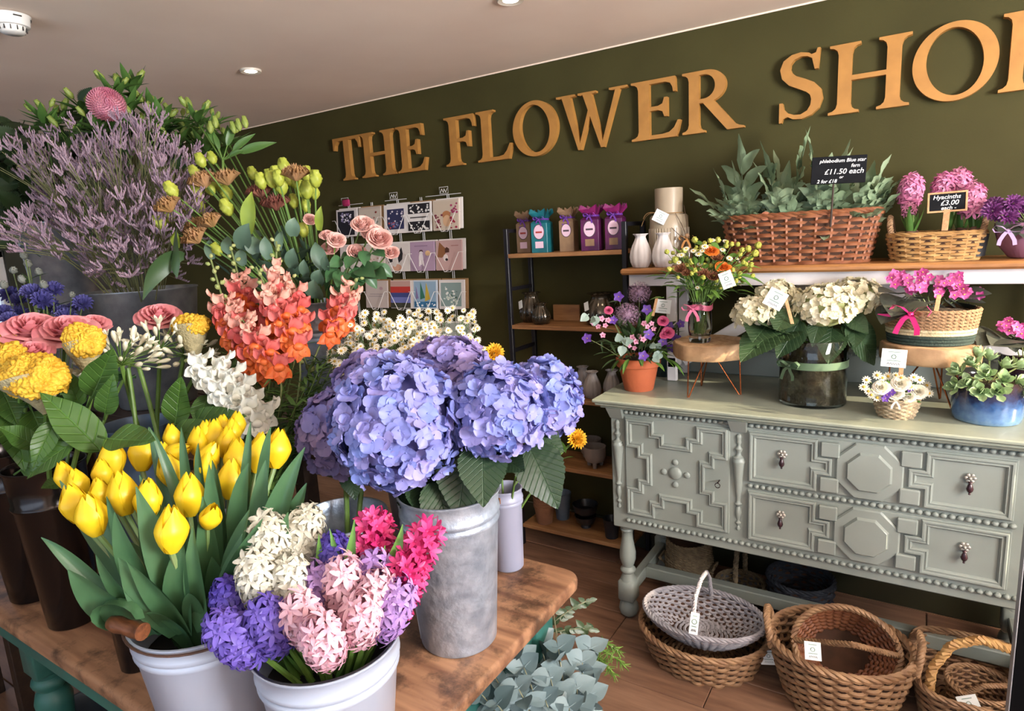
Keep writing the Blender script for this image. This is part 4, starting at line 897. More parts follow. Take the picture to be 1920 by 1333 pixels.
M_creamc = mat('pale green hydrangea core','#9aa06a',rough=.8)
M_hleaf = veinmat('hydrangea leaf green','#22371f','#4a6540'); hyl = [leaf_me('leaf',.15,.105,M_hleaf,serr=.10,curl=cu,fold=.10,nu=8,nv=32,tip=.72,corr=.0022,stalk=.03) for cu in (-.35,-.12,.12)]
DH = (hc+V(0,0,.35)-CAM).dot(FW)
def hyd_head(parent, p_, r_, fl, core, n, lo=-.45, squash=.85, nm='flower_head', axis=None, s_=1):
    mb = MB(); mb.ell(p_,(r_*.86,r_*.86,r_*.86*squash),16,10); hd = part(mb,nm,core,parent)
    ax = Vector(axis).normalized() if axis else V(0,0,1); Q = V(0,0,1).rotation_difference(ax)
    for d_ in fib(n,lo,1):
        d_ = Q@d_; d_ = (d_+V(rnd(-.09,.09),rnd(-.09,.09),rnd(-.09,.09))).normalized(); q_ = p_+V(d_.x*r_,d_.y*r_,d_.z*r_*squash)*rnd(.90,1.07)
        inst(random.choice(fl),'floret',hd,fz(q_,d_+V(rnd(-.36,.36),rnd(-.36,.36),rnd(-.25,.45)),rnd(0,6),rnd(.85,1.18)*s_))
    return hd
for (x,y,r_,dd,n) in ((1412,588,.066,.0,70),(1455,553,.062,.05,60),(1545,577,.095,-.06,120),(1600,560,.088,.0,110),(1490,565,.05,.05,40)):
    p_ = P(x,y,DH+dd); hyd_head(hw,p_,r_,cfl,M_creamc,n,-.5,.8); part(stem_tube(hc+V(0,0,.2),p_-V(0,0,r_*.5),.004,.003,V(0,0,.04)),'stem',G_STEM,hw)
for (x,y,x2,y2,s_) in ((1455,620,1400,660,.9),(1450,590,1415,645,.85),(1490,610,1440,650,1.0),(1500,600,1470,655,1.0),(1560,615,1555,668,.85),(1585,610,1640,655,1.1),(1590,590,1625,620,.8),(1440,640,1425,665,.7),(1480,580,1455,625,.8),(1540,600,1520,640,.7),(1470,620,1420,615,.8),(1600,600,1605,650,.7)):
    a_,b_ = P(x,y,DH-.03+rnd(-.03,.05)),P(x2,y2,DH-.08+rnd(-.03,.06)); inst(random.choice(hyl),'leaf',hw,fy(a_,b_-a_,V(rnd(-.3,.3),-.75,.8),s_*(b_-a_).length/.15*1.35))
p_ = P(1454,560,DH-.10); price_tag(hw,p_,.062,.062,CAM-p_,-.5); peg(hw,P(1486,608,DH-.08),P(1470,548,DH-.08),.011)
# ---- little woven basket with daisies
def weave(mb, S, rows, nst, r_, amp, seg=4, n=5, mi=0, v0=.03, v1=.97, doubled=False):
    for i in range(rows):
        v = v0+(v1-v0)*i/(rows-1); N_ = nst*seg; pts = []
        for k in range(N_):
            u = k/N_; p_,nn = S(u,v); pts.append(p_+nn*amp*math.sin(PI*nst*u+PI*i))
        mb.ring(pts,r_,n,mi)
def stakes(mb, S, nst, r_, n=5, mi=0, nv=5):
    for k in range(nst): mb.tube([S((k+.0)/nst,j/nv)[0] for j in range(nv+1)],r_,n,mi)
def braid_ring(mb, path, rad, r_, turns, strands=3, n=5, mi=0, per=10):
    # twisted rim along a closed list of points
    k = len(path)
    for s_ in range(strands):
        pts = []
        for i in range(k):
            t = (Vector(path[(i+1)%k])-Vector(path[i-1])).normalized(); o_ = V(0,0,1)-t*t.z; o_ = o_.normalized(); b_ = t.cross(o_); a_ = 2*PI*(turns*i/k+s_/strands)
            pts.append(Vector(path[i])+(o_*math.cos(a_)+b_*math.sin(a_))*rad)
        mb.ring(pts,r_,n,mi)
def rope(mb, path, rad, r_, turns, strands=3, n=6, mi=0, res=60):
    # twisted handle along an open path of points (resampled)
    path = [Vector(p_) for p_ in path]; L_ = [0]
    for a_,b_ in zip(path,path[1:]): L_.append(L_[-1]+(b_-a_).length)
    def at(s_):
        s_ *= L_[-1]
        for i in range(len(path)-1):
            if s_ <= L_[i+1] or i == len(path)-2: return mid(path[i],path[i+1],(s_-L_[i])/max(1e-9,L_[i+1]-L_[i]))
    P_ = [at(i/res) for i in range(res+1)]
    for s_ in range(strands):
        pts = []; u = None
        for i in range(res+1):
            t = (P_[min(i+1,res)]-P_[max(i-1,0)]).normalized()
            u = t.orthogonal().normalized() if u is None else (u-t*u.dot(t)).normalized(); b_ = t.cross(u); a_ = 2*PI*(turns*i/res+s_/strands)
            pts.append(P_[i]+(u*math.cos(a_)+b_*math.sin(a_))*rad)
        mb.tube(pts,r_,n,mi)
def super_S(c_, a0, b0, a1, b1, h, e=2.0, rot=0, bulge=0):
    cr_,sr_ = math.cos(rot),math.sin(rot)
    def S(u,v):
        t = 2*PI*u; ct,st_ = math.cos(t),math.sin(t); k = (abs(ct)**e+abs(st_)**e)**(-1/e); bl = 1+bulge*math.sin(PI*v)
        a_ = (a0+(a1-a0)*v)*bl; b_ = (b0+(b1-b0)*v)*bl; x,y = a_*ct*k,b_*st_*k
        nn = V(ct/a_*abs(ct)**(e-2) if e>2 else ct/a_, st_/b_*abs(st_)**(e-2) if e>2 else st_/b_,0); nn = nn.normalized() if nn.length>1e-6 else V(1,0,0)
        return (c_+V(x*cr_-y*sr_,x*sr_+y*cr_,h*v), V(nn.x*cr_-nn.y*sr_,nn.x*sr_+nn.y*cr_,0))
    return S
M_jute = mat('pale woven seagrass','#b3a184','#8f7d63',rough=.8,scale=60,bump=.4,bscale=200)
mc = ctr(1678,787,.055); mb_ = thing('daisy_basket','tiny woven basket of white daisies and cream roses on the sideboard','arrangement',mc)
S = super_S(mc,.048,.048,.064,.064,.066,2,0,.06); mb = MB(); weave(mb,S,10,22,.0042,.003,4,5); stakes(mb,S,22,.002); part(mb,'woven_side',M_jute,mb_,kind='stuff')
mb = MB(); mb.lathe([(0,.0),(.047,.0),(.058,.052),(0,.056)],24,0,mc); part(mb,'liner',M_soil,mb_)
DM = (mc+V(0,0,.1)-CAM).dot(FW)
M_crrose = mat('ivory rose petal','#ded8c4','#e8e3d4',rough=.5,scale=20,trans=.15); crrose_me = rose_mb(.021,9).mesh('rose',M_crrose,True,180)
for (x,y,s_) in ((1652,727,1.0),(1688,720,1.1),(1680,738,.9),(1722,735,1.0),(1705,745,.7)): p_ = P(x,y,DM-.05); inst(crrose_me,'rose',mb_,fz(p_,(CAM-p_).normalized()+V(0,0,.6),0,s_))
for (x,y) in ((1645,703),(1655,708),(1625,712),(1634,740),(1645,745),(1620,725),(1680,703),(1690,708),(1704,713),(1735,730),(1742,737),(1717,748),(1728,742),(1640,735),(1665,705),(1714,707),(1628,733),(1725,712),(1738,722),(1708,725)):
    p_ = P(x,y,DM-.03+rnd(-.05,.05)); d_ = (CAM-p_).normalized()+V(rnd(-.4,.4),0,rnd(0,.8)); inst(dais_me,'daisy',mb_,fz(p_,d_,rnd(0,6),rnd(1.05,1.35))); part(stem_tube(mc+V(0,0,.055),p_,.001,.001),'stem',G_STEM,mb_)
for (x,y) in ((1663,740),(1672,735),(1660,747),(1705,728)): p_ = P(x,y,DM-.06); inst(lisi_me,'bloom',mb_,fz(p_,(CAM-p_)+V(0,0,.3),rnd(0,6),.6))
for i in range(34):
    a_ = rnd(0,2*PI); d_ = V(math.cos(a_),math.sin(a_),rnd(-.1,1.2)).normalized(); inst(ovate2_me,'leaf',mb_,fy(mc+V(0,0,.065)+d_*rnd(.02,.06),d_,V(0,0,1),rnd(.4,.7)))
p_ = P(1676,671,DM-.03); price_tag(mb_,p_,.070,.058,CAM-p_,-.05); peg(mb_,P(1688,716,DM-.035),P(1692,655,DM-.035),.013); bow(mb_,P(1680,752,DM-.07),.022,mat('ivory ribbon','#ded4c6',rough=.4),CAM-mc)
# ---- rope basket of violets on the second stool
vb = V(c2.x-.005,c2.y+.0,z2); t = thing('violet_basket','coiled rope basket of pink african violets with magenta bow','violets',vb)
M_rope = mat('tan rope coil','#a58461','#8b6b4b',rough=.85,scale=70,bump=.5,bscale=220); M_ropew = mat('cream rope coil','#c7bb97','#b3a680',rough=.85,scale=70,bump=.5,bscale=220); M_ropeg = mat('dark green rope coil','#2c3d35','#26352e',rough=.85,scale=70,bump=.4,bscale=220)
h_ = 0
for k in range(11):
    z_ = .007+k*.0105; r_ = .118+.016*k/10; mb = MB(); path = [vb+V(r_*math.cos(t_),r_*.85*math.sin(t_),z_) for t_ in [i*2*PI/72 for i in range(72)]]
    if k > 4: braid_ring(mb,path,.003,.0042,22,2,5)
    else: mb.ring(path,.0068,6)
    part(mb,'rope_coil',M_ropeg if k < 3 else M_ropew if k < 5 else M_rope,t,kind=None)
mb = MB(); mb.lathe([(0,.005),(.115,.005),(.127,.100),(.08,.112),(0,.118)],40,0,vb,M=None,rfn=lambda a_,z: math.sqrt(1/(math.cos(a_)**2+(math.sin(a_)/.85)**2))*.98); part(mb,'moss',M_soil,t)
M_magrib = mat('magenta satin ribbon','#c8196b','#d8307f',rough=.3,scale=10); bow(t,vb+V(-.055,-.118,.105),.062,M_magrib,(-.3,-1,.4))
ribbon(t,[vb+V(-.055,-.118,.105),vb+V(-.10,-.112,.10),vb+V(-.15,-.10,.098)],.014,M_magrib)
M_viol = mat('pink violet petal','#b83a86','#d36aa6',rough=.5,scale=40,rand=.7,trans=.15); M_vleaf = mat('dark plum green violet leaf','#2f332a','#474a3d',rough=.6,scale=10,rand=.6,bump=.3,bscale=60)
viol_me = small5('bloom',M_viol,.0145,M_yeye); vleaf = [leaf_me('leaf',.075,.072,M_vleaf,curl=cu,fold=.12,nu=8,nv=8,tip=.62,stalk=.02) for cu in (-.3,-.05)]
DVb = (vb+V(0,0,.15)-CAM).dot(FW)
def violets(t, base, D_, clumps, leaves):
    for (x,y,w_,h,n) in clumps:
        for i in range(n):
            a_ = rnd(0,2*PI); q_ = math.sqrt(rnd(0,1)); p_ = P(x+w_*q_*math.cos(a_),y+h*q_*math.sin(a_),D_+rnd(-.05,.02)); d_ = (CAM-p_).normalized()+V(rnd(-.5,.5),0,rnd(-.2,.7)); inst(viol_me,'bloom',t,fz(p_,d_,rnd(0,6),rnd(.9,1.2)))
        p_ = P(x,y,D_); part(stem_tube(base,p_,.002,.0015),'stem',G_STEM2,t)
    for (x,y,x2,y2) in leaves:
        a_,b_ = P(x,y,D_+rnd(-.02,.03)),P(x2,y2,D_+rnd(-.07,.03)); inst(random.choice(vleaf),'leaf',t,fy(a_,b_-a_,V(rnd(-.2,.2),-.45,1),max(.5,(b_-a_).length/.075)))
violets(t,vb+V(0,0,.1),DVb,[(1685,525,24,13,14),(1715,533,22,14,12),(1733,520,14,12,7),(1785,527,26,18,22),(1765,545,14,10,5),(1820,550,20,12,9),(1800,545,20,12,8)],
    [(1690,560,1655,575),(1685,550,1648,545),(1700,560,1672,590),(1745,565,1700,562),(1740,555,1745,540),(1765,570,1750,590),(1775,565,1800,585),(1790,565,1835,580),(1800,555,1860,548),(1800,560,1850,565),(1690,575,1652,605),(1745,580,1725,575),(1820,575,1840,600),(1720,560,1705,545)])
peg(t,P(1755,583,DVb-.11),P(1761,552,DVb-.11),.012)
# ---- blue pots
M_bglaze = bpy.data.materials.new('blue reactive glaze'); M_bglaze.use_nodes = True
nt = M_bglaze.node_tree; bs = nt.nodes['Principled BSDF']; bs.inputs['Roughness'].default_value = .12; bs.inputs['Coat Weight'].default_value = .6
tc = nt.nodes.new('ShaderNodeTexCoord'); sp = nt.nodes.new('ShaderNodeSeparateXYZ'); nz = nt.nodes.new('ShaderNodeTexNoise'); nz.inputs['Scale'].default_value = 60; ad = nt.nodes.new('ShaderNodeMath'); ad.operation = 'MULTIPLY_ADD'; ad.inputs[1].default_value = .05
cr = nt.nodes.new('ShaderNodeValToRGB'); nt.links.new(tc.outputs['Object'],sp.inputs[0]); nt.links.new(tc.outputs['Object'],nz.inputs[0]); nt.links.new(nz.outputs[0],ad.inputs[0]); nt.links.new(sp.outputs[2],ad.inputs[2]); mr = nt.nodes.new('ShaderNodeMapRange'); mr.inputs[1].default_value = 0; mr.inputs[2].default_value = .145; nt.links.new(ad.outputs[0],mr.inputs[0]); nt.links.new(mr.outputs[0],cr.inputs[0]); nt.links.new(cr.outputs[0],bs.inputs['Base Color'])
el = cr.color_ramp.elements; el[0].position = .05; el[0].color = lin('#7f9fb4'); el[1].position = 1; el[1].color = lin('#2a1c1e')
for p_,c_ in ((.3,'#5577a0'),(.55,'#375684'),(.74,'#252c4c')): e_ = el.new(p_); e_.color = lin(c_)
def blue_pot(c_, r_, h, label, cat):
    t = thing('blue_pot_plant',label,cat,c_)
    mb = MB(); mb.lathe([(0,0),(r_*.90,0),(r_*.95,.004),(r_*.99,.02),(r_,h*.5),(r_*.99,h),(r_*.94,h+.001),(r_*.92,h-.006),(r_*.90,.02),(0,.015)],44,0,c_); part(mb,'pot',M_bglaze,t)
    mb = MB(); mb.ell(c_+V(0,0,h-.018),(r_*.91,r_*.91,.012),20,6); part(mb,'soil',M_soil,t); return t
M_succ = mat('sage succulent leaf','#86a270','#a8bf90',rough=.45,scale=20,rand=.7,trans=.1); succ_me = leaf_me('leaf',.038,.023,M_succ,curl=.30,fold=.16,nu=4,nv=6,tip=1.7,bw=.5)
c_ = ctr(1853,800,.092); t = blue_pot(c_,.094,.132,'sage green succulent in a blue glazed pot at the right of the sideboard','succulent')
DS = (c_+V(0,0,.2)-CAM).dot(FW)
for (x,y,dd) in ((1800,700,0),(1825,685,-.02),(1855,675,.02),(1880,690,0),(1905,690,.02),(1820,720,-.05),(1850,705,-.07),(1880,715,-.06),(1905,720,-.05),(1840,735,-.08),(1795,725,-.02),(1870,735,-.09),(1915,735,-.05),(1835,670,.03)):
    p_ = P(x,y,DS+dd); part(stem_tube(c_+V(0,0,.115),p_,.003,.0025),'stem',G_STEM2,t); ax = (p_-(c_+V(0,0,.10))).normalized()+V(0,0,.3)
    for k in range(15):
        M = fz(p_,ax,k*2.4,1); e_ = .05+.085*k; d_ = M.to_3x3()@V(math.cos(k*2.4)*math.cos(1.4-e_),math.sin(k*2.4)*math.cos(1.4-e_),math.sin(1.4-e_)); inst(succ_me,'leaf',t,fy(p_,d_,ax,rnd(.75,1.1)))
c_ = V(.315,2.66,TOP); t = blue_pot(c_,.072,ay(1900,668,2.6).z-TOP,'dark blue glazed pot of pink violets behind the succulent','violets')
DB = (c_+V(0,-.05,.2)-CAM).dot(FW)
violets(t,c_+V(0,0,.1),DB,[(1895,610,22,12,14),(1915,620,12,12,7)],[(1890,635,1845,625),(1895,640,1860,645),(1900,640,1905,660),(1900,630,1930,640),(1890,630,1870,615)])
# ================================================================== THINGS ON THE BENCH
BZ = 1.4575
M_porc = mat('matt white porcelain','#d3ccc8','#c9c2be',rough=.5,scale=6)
def fluted(c_, r_, h, m, t, lobes=10, neck=.42, nm='vase', fl=.03):
    def rf(a_,z): return 1+fl*(abs(math.cos(a_*lobes/2))-.5)*(1 if z < h*.83 else .2)
    def rim(a_,z): return 1+(.06*math.cos(a_*lobes) if z > h*.985 else 0)
    mb = MB(); mb.lathe([(0,0),(.62*r_,0),(.74*r_,.02*h),(.94*r_,.17*h),(1.0*r_,.33*h),(.93*r_,.50*h),(.76*r_,.66*h),(.56*r_,.80*h),(neck*r_,.90*h),((neck+.06)*r_,.945*h),((neck+.24)*r_,.985*h),((neck+.25)*r_,h),((neck+.17)*r_,h*.998),((neck-.08)*r_,.93*h),((neck-.10)*r_,.80*h),(0,.78*h)],60,0,c_,rfn=lambda a_,z: rf(a_,z)*rim(a_,z)); return part(mb,nm,m,t,angle=60)
for (x,lb) in ((1201,'white fluted porcelain bud vase at the left end of the bench'),(1243,'white fluted bud vase beside the posy on the bench')):
    p_ = ay(x,495,2.60); c_ = V(p_.x,2.605,BZ); t = thing('bud_vase',lb,'vase',c_,'white fluted bud vases on the bench'); fluted(c_,.046,.142,M_porc,t,10,.46,fl=.08)
M_stone = mat('beige stoneware','#a89880','#9d8d76',rough=.35,scale=8,coat=.3)
p_ = ay(1254,470,2.75); c_ = V(p_.x,2.755,BZ); t = thing('stoneware_vase','tall beige stoneware vase with ribbed body, twine and paper tag','vase',c_)
mb = MB(); H_ = ay(1256,352,2.75).z-BZ; z_ = ay(1256,403,2.75).z-BZ; zr = ay(1256,427,2.75).z-BZ
mb.lathe([(0,0),(.074,0),(.080,.006),(.084,zr*.55),(.084,zr),(.083,zr+.006),(.081,z_-.006),(.074,z_+.002),(.0605,z_+.004),(.059,z_+.01),(.0595,H_-.004),(.0585,H_),(.054,H_),(.053,z_+.05),(0,z_+.05)],60,0,c_); part(mb,'vase',M_stone,t,angle=40)
for k in range(44):
    a_ = 2*PI*k/44; mb = MB(); mb.tube([c_+V(.0845*math.cos(a_),.0845*math.sin(a_),.02),c_+V(.0845*math.cos(a_),.0845*math.sin(a_),zr)],.0024,5); part(mb,'rib',M_stone,t)
M_twine = mat('jute twine','#8f7048',rough=.9); mb = MB(); mb.ring([c_+V(.0615*math.cos(q),.0615*math.sin(q),z_+.008) for q in [i*PI/12 for i in range(24)]],.0022,5)
for e_ in ((-.11,-.04,z_-.04),(-.09,-.07,z_-.01)): mb.tube(bez(c_+V(-.03,-.055,z_+.008),c_+V(-.08,-.06,z_+.03),c_+V(*e_),8),.0018,5)
part(mb,'twine',M_twine,t,kind='stuff'); p2 = c_+V(-.006,-.092,z_-.006); price_tag(t,p2,.056,.050,CAM-p2,-.5)
# twigs and orange bow in a bottle
p_ = ay(1303,470,2.70); c_ = V(p_.x-.03,2.69,BZ); t = thing('ribboned_bottle','small bottle with orange ribbon and bare twigs between stoneware vase and wicker basket','bottle',c_)
mb = MB(); mb.lathe([(0,0),(.022,0),(.024,.004),(.024,.07),(.012,.09),(.011,.108),(.014,.112),(.010,.112),(.009,.09),(0,.085)],20,0,c_); part(mb,'bottle',mat('amber bottle glass','#4b3a26',rough=.15),t)
bow(t,c_+V(.004,-.014,.108),.034,mat('orange ribbon','#b98145',rough=.5),(0,-1,.2)); mb = MB(); mb.ell(c_+V(0,0,.122),.011,10,8); part(mb,'stopper',mat('cork','#9c7c5c',rough=.9),t)
for (dx,dy,h) in ((-.05,.0,.22),(-.03,.01,.18),(-.06,-.02,.16),(-.02,.02,.25)):
    mb = MB(); mb.tube(bez(c_+V(0,0,.1),c_+V(dx*.2,dy,h*.7),c_+V(dx,dy,h),8),.0013,4); part(mb,'twig',mat('brown twig','#4a3524',rough=.9),t)
# ---- wicker basket with ferns
M_wick = mat('reddish brown wicker','#7a452b','#96603c',rough=.55,scale=30,detail=4,rand=.3); M_wick2 = mat('golden wicker','#a47a48','#c0985f',rough=.55,scale=30,detail=4); M_wick3 = mat('brown willow','#7a5a40','#9c7a58',rough=.6,scale=25,detail=4); M_wickg = mat('grey washed willow','#a3a1a6','#8b888e',rough=.65,scale=25,detail=4); M_wickd = mat('charcoal woven fibre','#23262e','#2f333c',rough=.7,scale=25); M_gapshade = mat('basket gap shade','#3a2416','#4d3120',rough=.9,scale=20)  # dark inside colour paints the shade in the gaps between strands
def basket(name,label,cat,c_,a0,b0,a1,b1,h,m,e=2.4,rot=0,rows=9,nst=30,r_=.006,amp=.006,bulge=.0,rim=.009,inner=True,seg=4,group=None,floor_m=None,wr=None):
    t = thing(name,label,cat,c_,group); S = super_S(c_,a0,b0,a1,b1,h,e,rot,bulge)
    mb = MB(); weave(mb,S,rows,nst,r_,amp,seg,5); part(mb,'woven_side',m,t,kind='stuff')
    mb = MB(); stakes(mb,S,nst,r_*.8,5); part(mb,'stakes',m,t,kind='stuff')
    if inner:
        mb = MB(); N_=72; S2 = super_S(c_+V(0,0,.004),a0,b0,a1,b1,h-.008,e,rot,bulge); vs = []
        for j_ in range(6): vs += [S2(i/N_,j_/5)[0] for i in range(N_)]
        mb.add(vs,[(j_*N_+i,j_*N_+(i+1)%N_,(j_+1)*N_+(i+1)%N_,(j_+1)*N_+i) for j_ in range(5) for i in range(N_)]+[tuple(range(N_-1,-1,-1))]); part(mb,'backing_shell',floor_m or M_gapshade,t); mb = MB()
        for q in range(1,int(min(a0,b0)/(r_*1.9))): N_ = nst*seg; f_ = q/int(min(a0,b0)/(r_*1.9)); mb.ring([mid(c_,S(i/N_,0)[0],f_)+V(0,0,.006+r_*.5*math.sin(PI*nst*i/N_+PI*q)) for i in range(N_)],r_,4)
        if floor_m is None: part(mb,'woven_floor',m,t,kind='stuff')
    if rim:
        mb = MB(); N_ = 120; path = [S(i/N_,1.0)[0]+V(0,0,rim*.4) for i in range(N_)]; braid_ring(mb,path,rim*.55,rim*.55,nst//2,3,5); part(mb,'rim',m,t)
    return t,S
xa,xb = ay(1352,450,2.62).x,ay(1648,450,2.62).x; bcx = (xa+xb)/2; c_ = V(bcx,2.70,BZ); half = (xb-xa)/2; HB = ay(1500,403,2.60).z-BZ
fb,S = basket('wicker_basket','large reddish brown wicker basket of ferns on the bench','basket',c_,half*.86,.115,half*1.0,.135,HB,M_wick,3.2,0,9,34,.0078,.007,0,.010)
t_ = fb; mb = MB(); q_ = ay(1437,402,2.585); mb.lathe([(0,-.002),(.017,-.002),(.017,.002),(.005,.003),(0,.003)],20,0,(0,0,0),M=face(V(q_.x,2.568,BZ+HB+.004),(0,-1,.2))); part(mb,'leather_disc',mat('tan leather disc','#a8694c',rough=.6),t_)
M_fern = mat('blue green fern frond','#748a68','#9aab88',rough=.5,scale=14,rand=.7,trans=.14)
def frond(parent, base, tipp, W, lobes=4, droop=.25, seed=0):
    rr = random.Random(seed); base=Vector(base); tipp=Vector(tipp); L_ = (tipp-base).length; dirv = (tipp-base).normalized(); cpt = mid(base,tipp,.5)+V(0,0,L_*droop)
    pts = bez(base,cpt,tipp,14); mb = MB(); mb.tube(pts[:12],[.0022-.0001*i for i in range(12)],5)
    side0 = dirv.cross(V(0,0,1)); side0 = side0.normalized() if side0.length > .05 else V(1,0,0)
    blade(mb,pts[8:],W*1.0,side0,.25,0,.4,1.2,.30,4)
    for k in range(lobes):
        i = 4+int(k*6/lobes); p_ = pts[i]; tg = (pts[i+1]-pts[i-1]).normalized()
        for sg in (-1,1):
            if rr.random() < .12: continue
            sd_ = (side0*sg+tg*rr.uniform(.5,.9)+V(0,0,rr.uniform(-.1,.25))).normalized(); Lb = L_*rr.uniform(.28,.40)*(1.1-.12*k); e_ = p_+sd_*Lb
            nrm = tg.cross(side0); blade(mb,bez(p_,mid(p_,e_)+V(0,0,Lb*.15),e_-V(0,0,Lb*.08),8),W*rr.uniform(.95,1.25),sd_.cross(nrm),.22,0,.5,1.2,.30,4)
    part(mb,'frond',M_fern,parent,True,180)
DF = (V(bcx,2.68,1.7)-CAM).dot(FW); FB = [(1400,.0),(1470,.02),(1540,.0),(1610,.02)]
ferns = []
FT = [[(1385,250),(1337,315),(1292,352),(1330,405),(1372,300),(1400,330),(1340,370),(1420,425),(1365,385)],
      [(1425,263),(1450,280),(1410,300),(1480,300),(1440,350),(1470,340),(1520,235),(1490,370)],
      [(1510,240),(1595,260),(1560,285),(1530,330),(1500,400),(1600,275),(1620,315),(1545,450),(1580,360)],
      [(1672,288),(1680,350),(1660,330),(1690,360),(1625,345),(1660,390),(1600,395),(1640,300),(1600,330)]]
for k,(bx0,dd) in enumerate(FB):
    b0 = ay(bx0,415,2.70+dd*.5); t = thing('fern',['blue star fern at the left end of the wicker basket','blue star fern second from the left in the wicker basket','blue star fern behind the black price sign','blue star fern at the right end of the wicker basket'][k],'fern',V(b0.x,b0.y,BZ+.006),'ferns in the wicker basket')
    mb = MB(); mb.lathe([(0,0),(.042,0),(.058,.09),(.060,.092),(.054,.092),(0,.085)],20,0,V(b0.x,b0.y,BZ+.006)); part(mb,'pot',mat('black nursery pot','#1b1b1d',rough=.5),t)
    b1 = V(b0.x,b0.y,BZ+.095)
    for q,(x,y) in enumerate(FT[k]):
        tp_ = ay(x,y,2.70+rnd(-.13,.08) if y < 390 else 2.535); frond(t,b1+V(rnd(-.02,.02),rnd(-.02,.02),0),tp_,rnd(.032,.042),random.choice((3,4,4)),rnd(.05,.22),k*31+q)
    for q in range(16):
        a_ = rnd(0,2*PI); tp_ = b1+V(math.cos(a_)*rnd(.07,.17),math.sin(a_)*.10-.03,rnd(.02,.20)); frond(t,b1,tp_,rnd(.030,.042),3,.3,k*77+q)
M_slate = mat('black slate board','#0d0e11','#131417',rough=.8,scale=30,spec=.2); M_chalk = mat('white chalk pen','#e8e8e4',rough=.8)
p_ = ay(1572,318,2.545); sg = thing('price_sign','black chalk price sign for blue star ferns in the wicker basket','sign',ay(1557,425,2.56)); nrm = (CAM-p_); nrm.z = 0; nrm = nrm.normalized()+V(.0,0,.05)
M = face(p_,nrm,(0,0,1),-.035); k_ = (p_-CAM).dot(FW)/FPX; wS = 92*k_; hS = 50*k_
mb = MB(); mb.cbox((-wS/2,-hS/2,-.003),(wS/2,hS/2,.003),.0015,0,M); part(mb,'board',M_slate,sg,False)
mb = MB(); mb.tube([M@V(-.012,-hS/2,-.002),ay(1557,425,2.56)],.0035,6); part(mb,'stake',mat('dark stake','#3a2c22',rough=.7),sg)
for (tx,sz,x,y) in (('phlebodium Blue star',.0165,.06,.33),('fern',.0165,.30,.13),('£11.50 each',.025,.10,-.07),('or',.013,.06,-.27),('2 for £18',.0165,-.20,-.41)):
    inst(text_mesh(tx,sz,M_chalk,shear=.2,bold=.0002),'lettering',sg,M@Matrix.Translation((x*wS,y*hS,.0034)))
# ---- hyacinth basket
xa,xb = ay(1662,460,2.62).x,ay(1850,460,2.62).x; c_ = V((xa+xb)/2,2.69,BZ); half=(xb-xa)/2; HB2 = ay(1760,438,2.6).z-BZ
hbk,S = basket('hyacinth_basket','golden wicker basket with rope handles holding pink potted hyacinths','basket',c_,half*.88,.10,half,.115,HB2,M_wick2,2.6,0,10,20,.0052,.005,0,.006,True)
for sx in (-1,1):
    mb = MB(); hx = c_.x+sx*half*.88; rope(mb,[V(hx,c_.y-.06,BZ+HB2-.02),V(hx+sx*.01,c_.y-.055,BZ+HB2+.03),V(hx+sx*.012,c_.y-.02,BZ+HB2+.062),V(hx+sx*.012,c_.y+.03,BZ+HB2+.06),V(hx,c_.y+.06,BZ+HB2-.01)],.005,.0055,9,3); part(mb,'rope_handle',M_rope,hbk)
DHy = (V(c_.x,2.68,1.6)-CAM).dot(FW)
M_hyp = mat('rose pink hyacinth petal','#cf6f9f','#e3a2bd',rough=.5,scale=60,rand=.7,trans=.18); hyp_me = star_floret('floret',M_hyp,.013,.0058,6,.010)
M_hyleaf = mat('hyacinth leaf','#4f7a34','#6a9147',rough=.4,scale=12,trans=.12)
def hyac(name,label,group,basep,hp,axis,hr,hh,fme,n,leafn=3,stem_r=.005,leafh=.10,core=None,lw=.02,cat='hyacinth',potted=None):
    t = thing(name,label,cat,basep,group); ax = Vector(axis).normalized(); hp = Vector(hp); Q = V(0,0,1).rotation_difference(ax)
    part(stem_tube(basep,hp+ax*hh*.40,stem_r,stem_r*.6,V(0,0,0)),'stem',G_STEM,t)
    mb = MB(); mb.ell((0,0,0),(hr*.42,hr*.42,hh*.48),8,8,0,Matrix.Translation(hp)@Q.to_matrix().to_4x4()); hd = part(mb,'flower_head',core or G_STEM,t)
    for i in range(n):
        f_ = (i+.5)/n; z_ = (f_-.5)*hh; a_ = i*2.39996; rr_ = hr*(.50 if f_ > .93 else .62)*math.sqrt(max(.12,1-(2*abs(f_-.45))**2.6*.75)); el_ = -.35+f_*1.2
        d_ = Q@V(math.cos(a_)*math.cos(el_),math.sin(a_)*math.cos(el_),math.sin(el_)); q_ = hp+Q@V(math.cos(a_)*rr_*.45,math.sin(a_)*rr_*.45,z_); inst(fme,'floret',hd,fz(q_,d_,rnd(0,6),rnd(.85,1.12)*hr/.034))
    for k in range(leafn):
        a_ = rnd(0,2*PI); o_ = V(math.cos(a_),math.sin(a_),0); mb = MB(); e_ = Vector(basep)+o_*rnd(.02,.045)+V(0,0,leafh*rnd(.8,1.15)); blade(mb,bez(Vector(basep)+o_*.004,mid(basep,e_)+o_*.012,e_,8),lw,o_.cross(V(0,0,1)),.35,0,.8); part(mb,'leaf',M_hyleaf,t,True,180)
    if potted:
        mb = MB(); mb.lathe([(0,-.07),(.034,-.07),(.042,0),(.044,.002),(.040,.002),(0,-.012)],18,0,basep); part(mb,'pot',mat('black nursery pot','#1b1b1d'),t)
        mb = MB(); mb.ell(Vector(basep)+V(0,0,.008),(.02,.02,.022),12,8); part(mb,'bulb',mat('papery brown bulb','#7a5a48','#5d4236',rough=.7,scale=30),t)
    return t
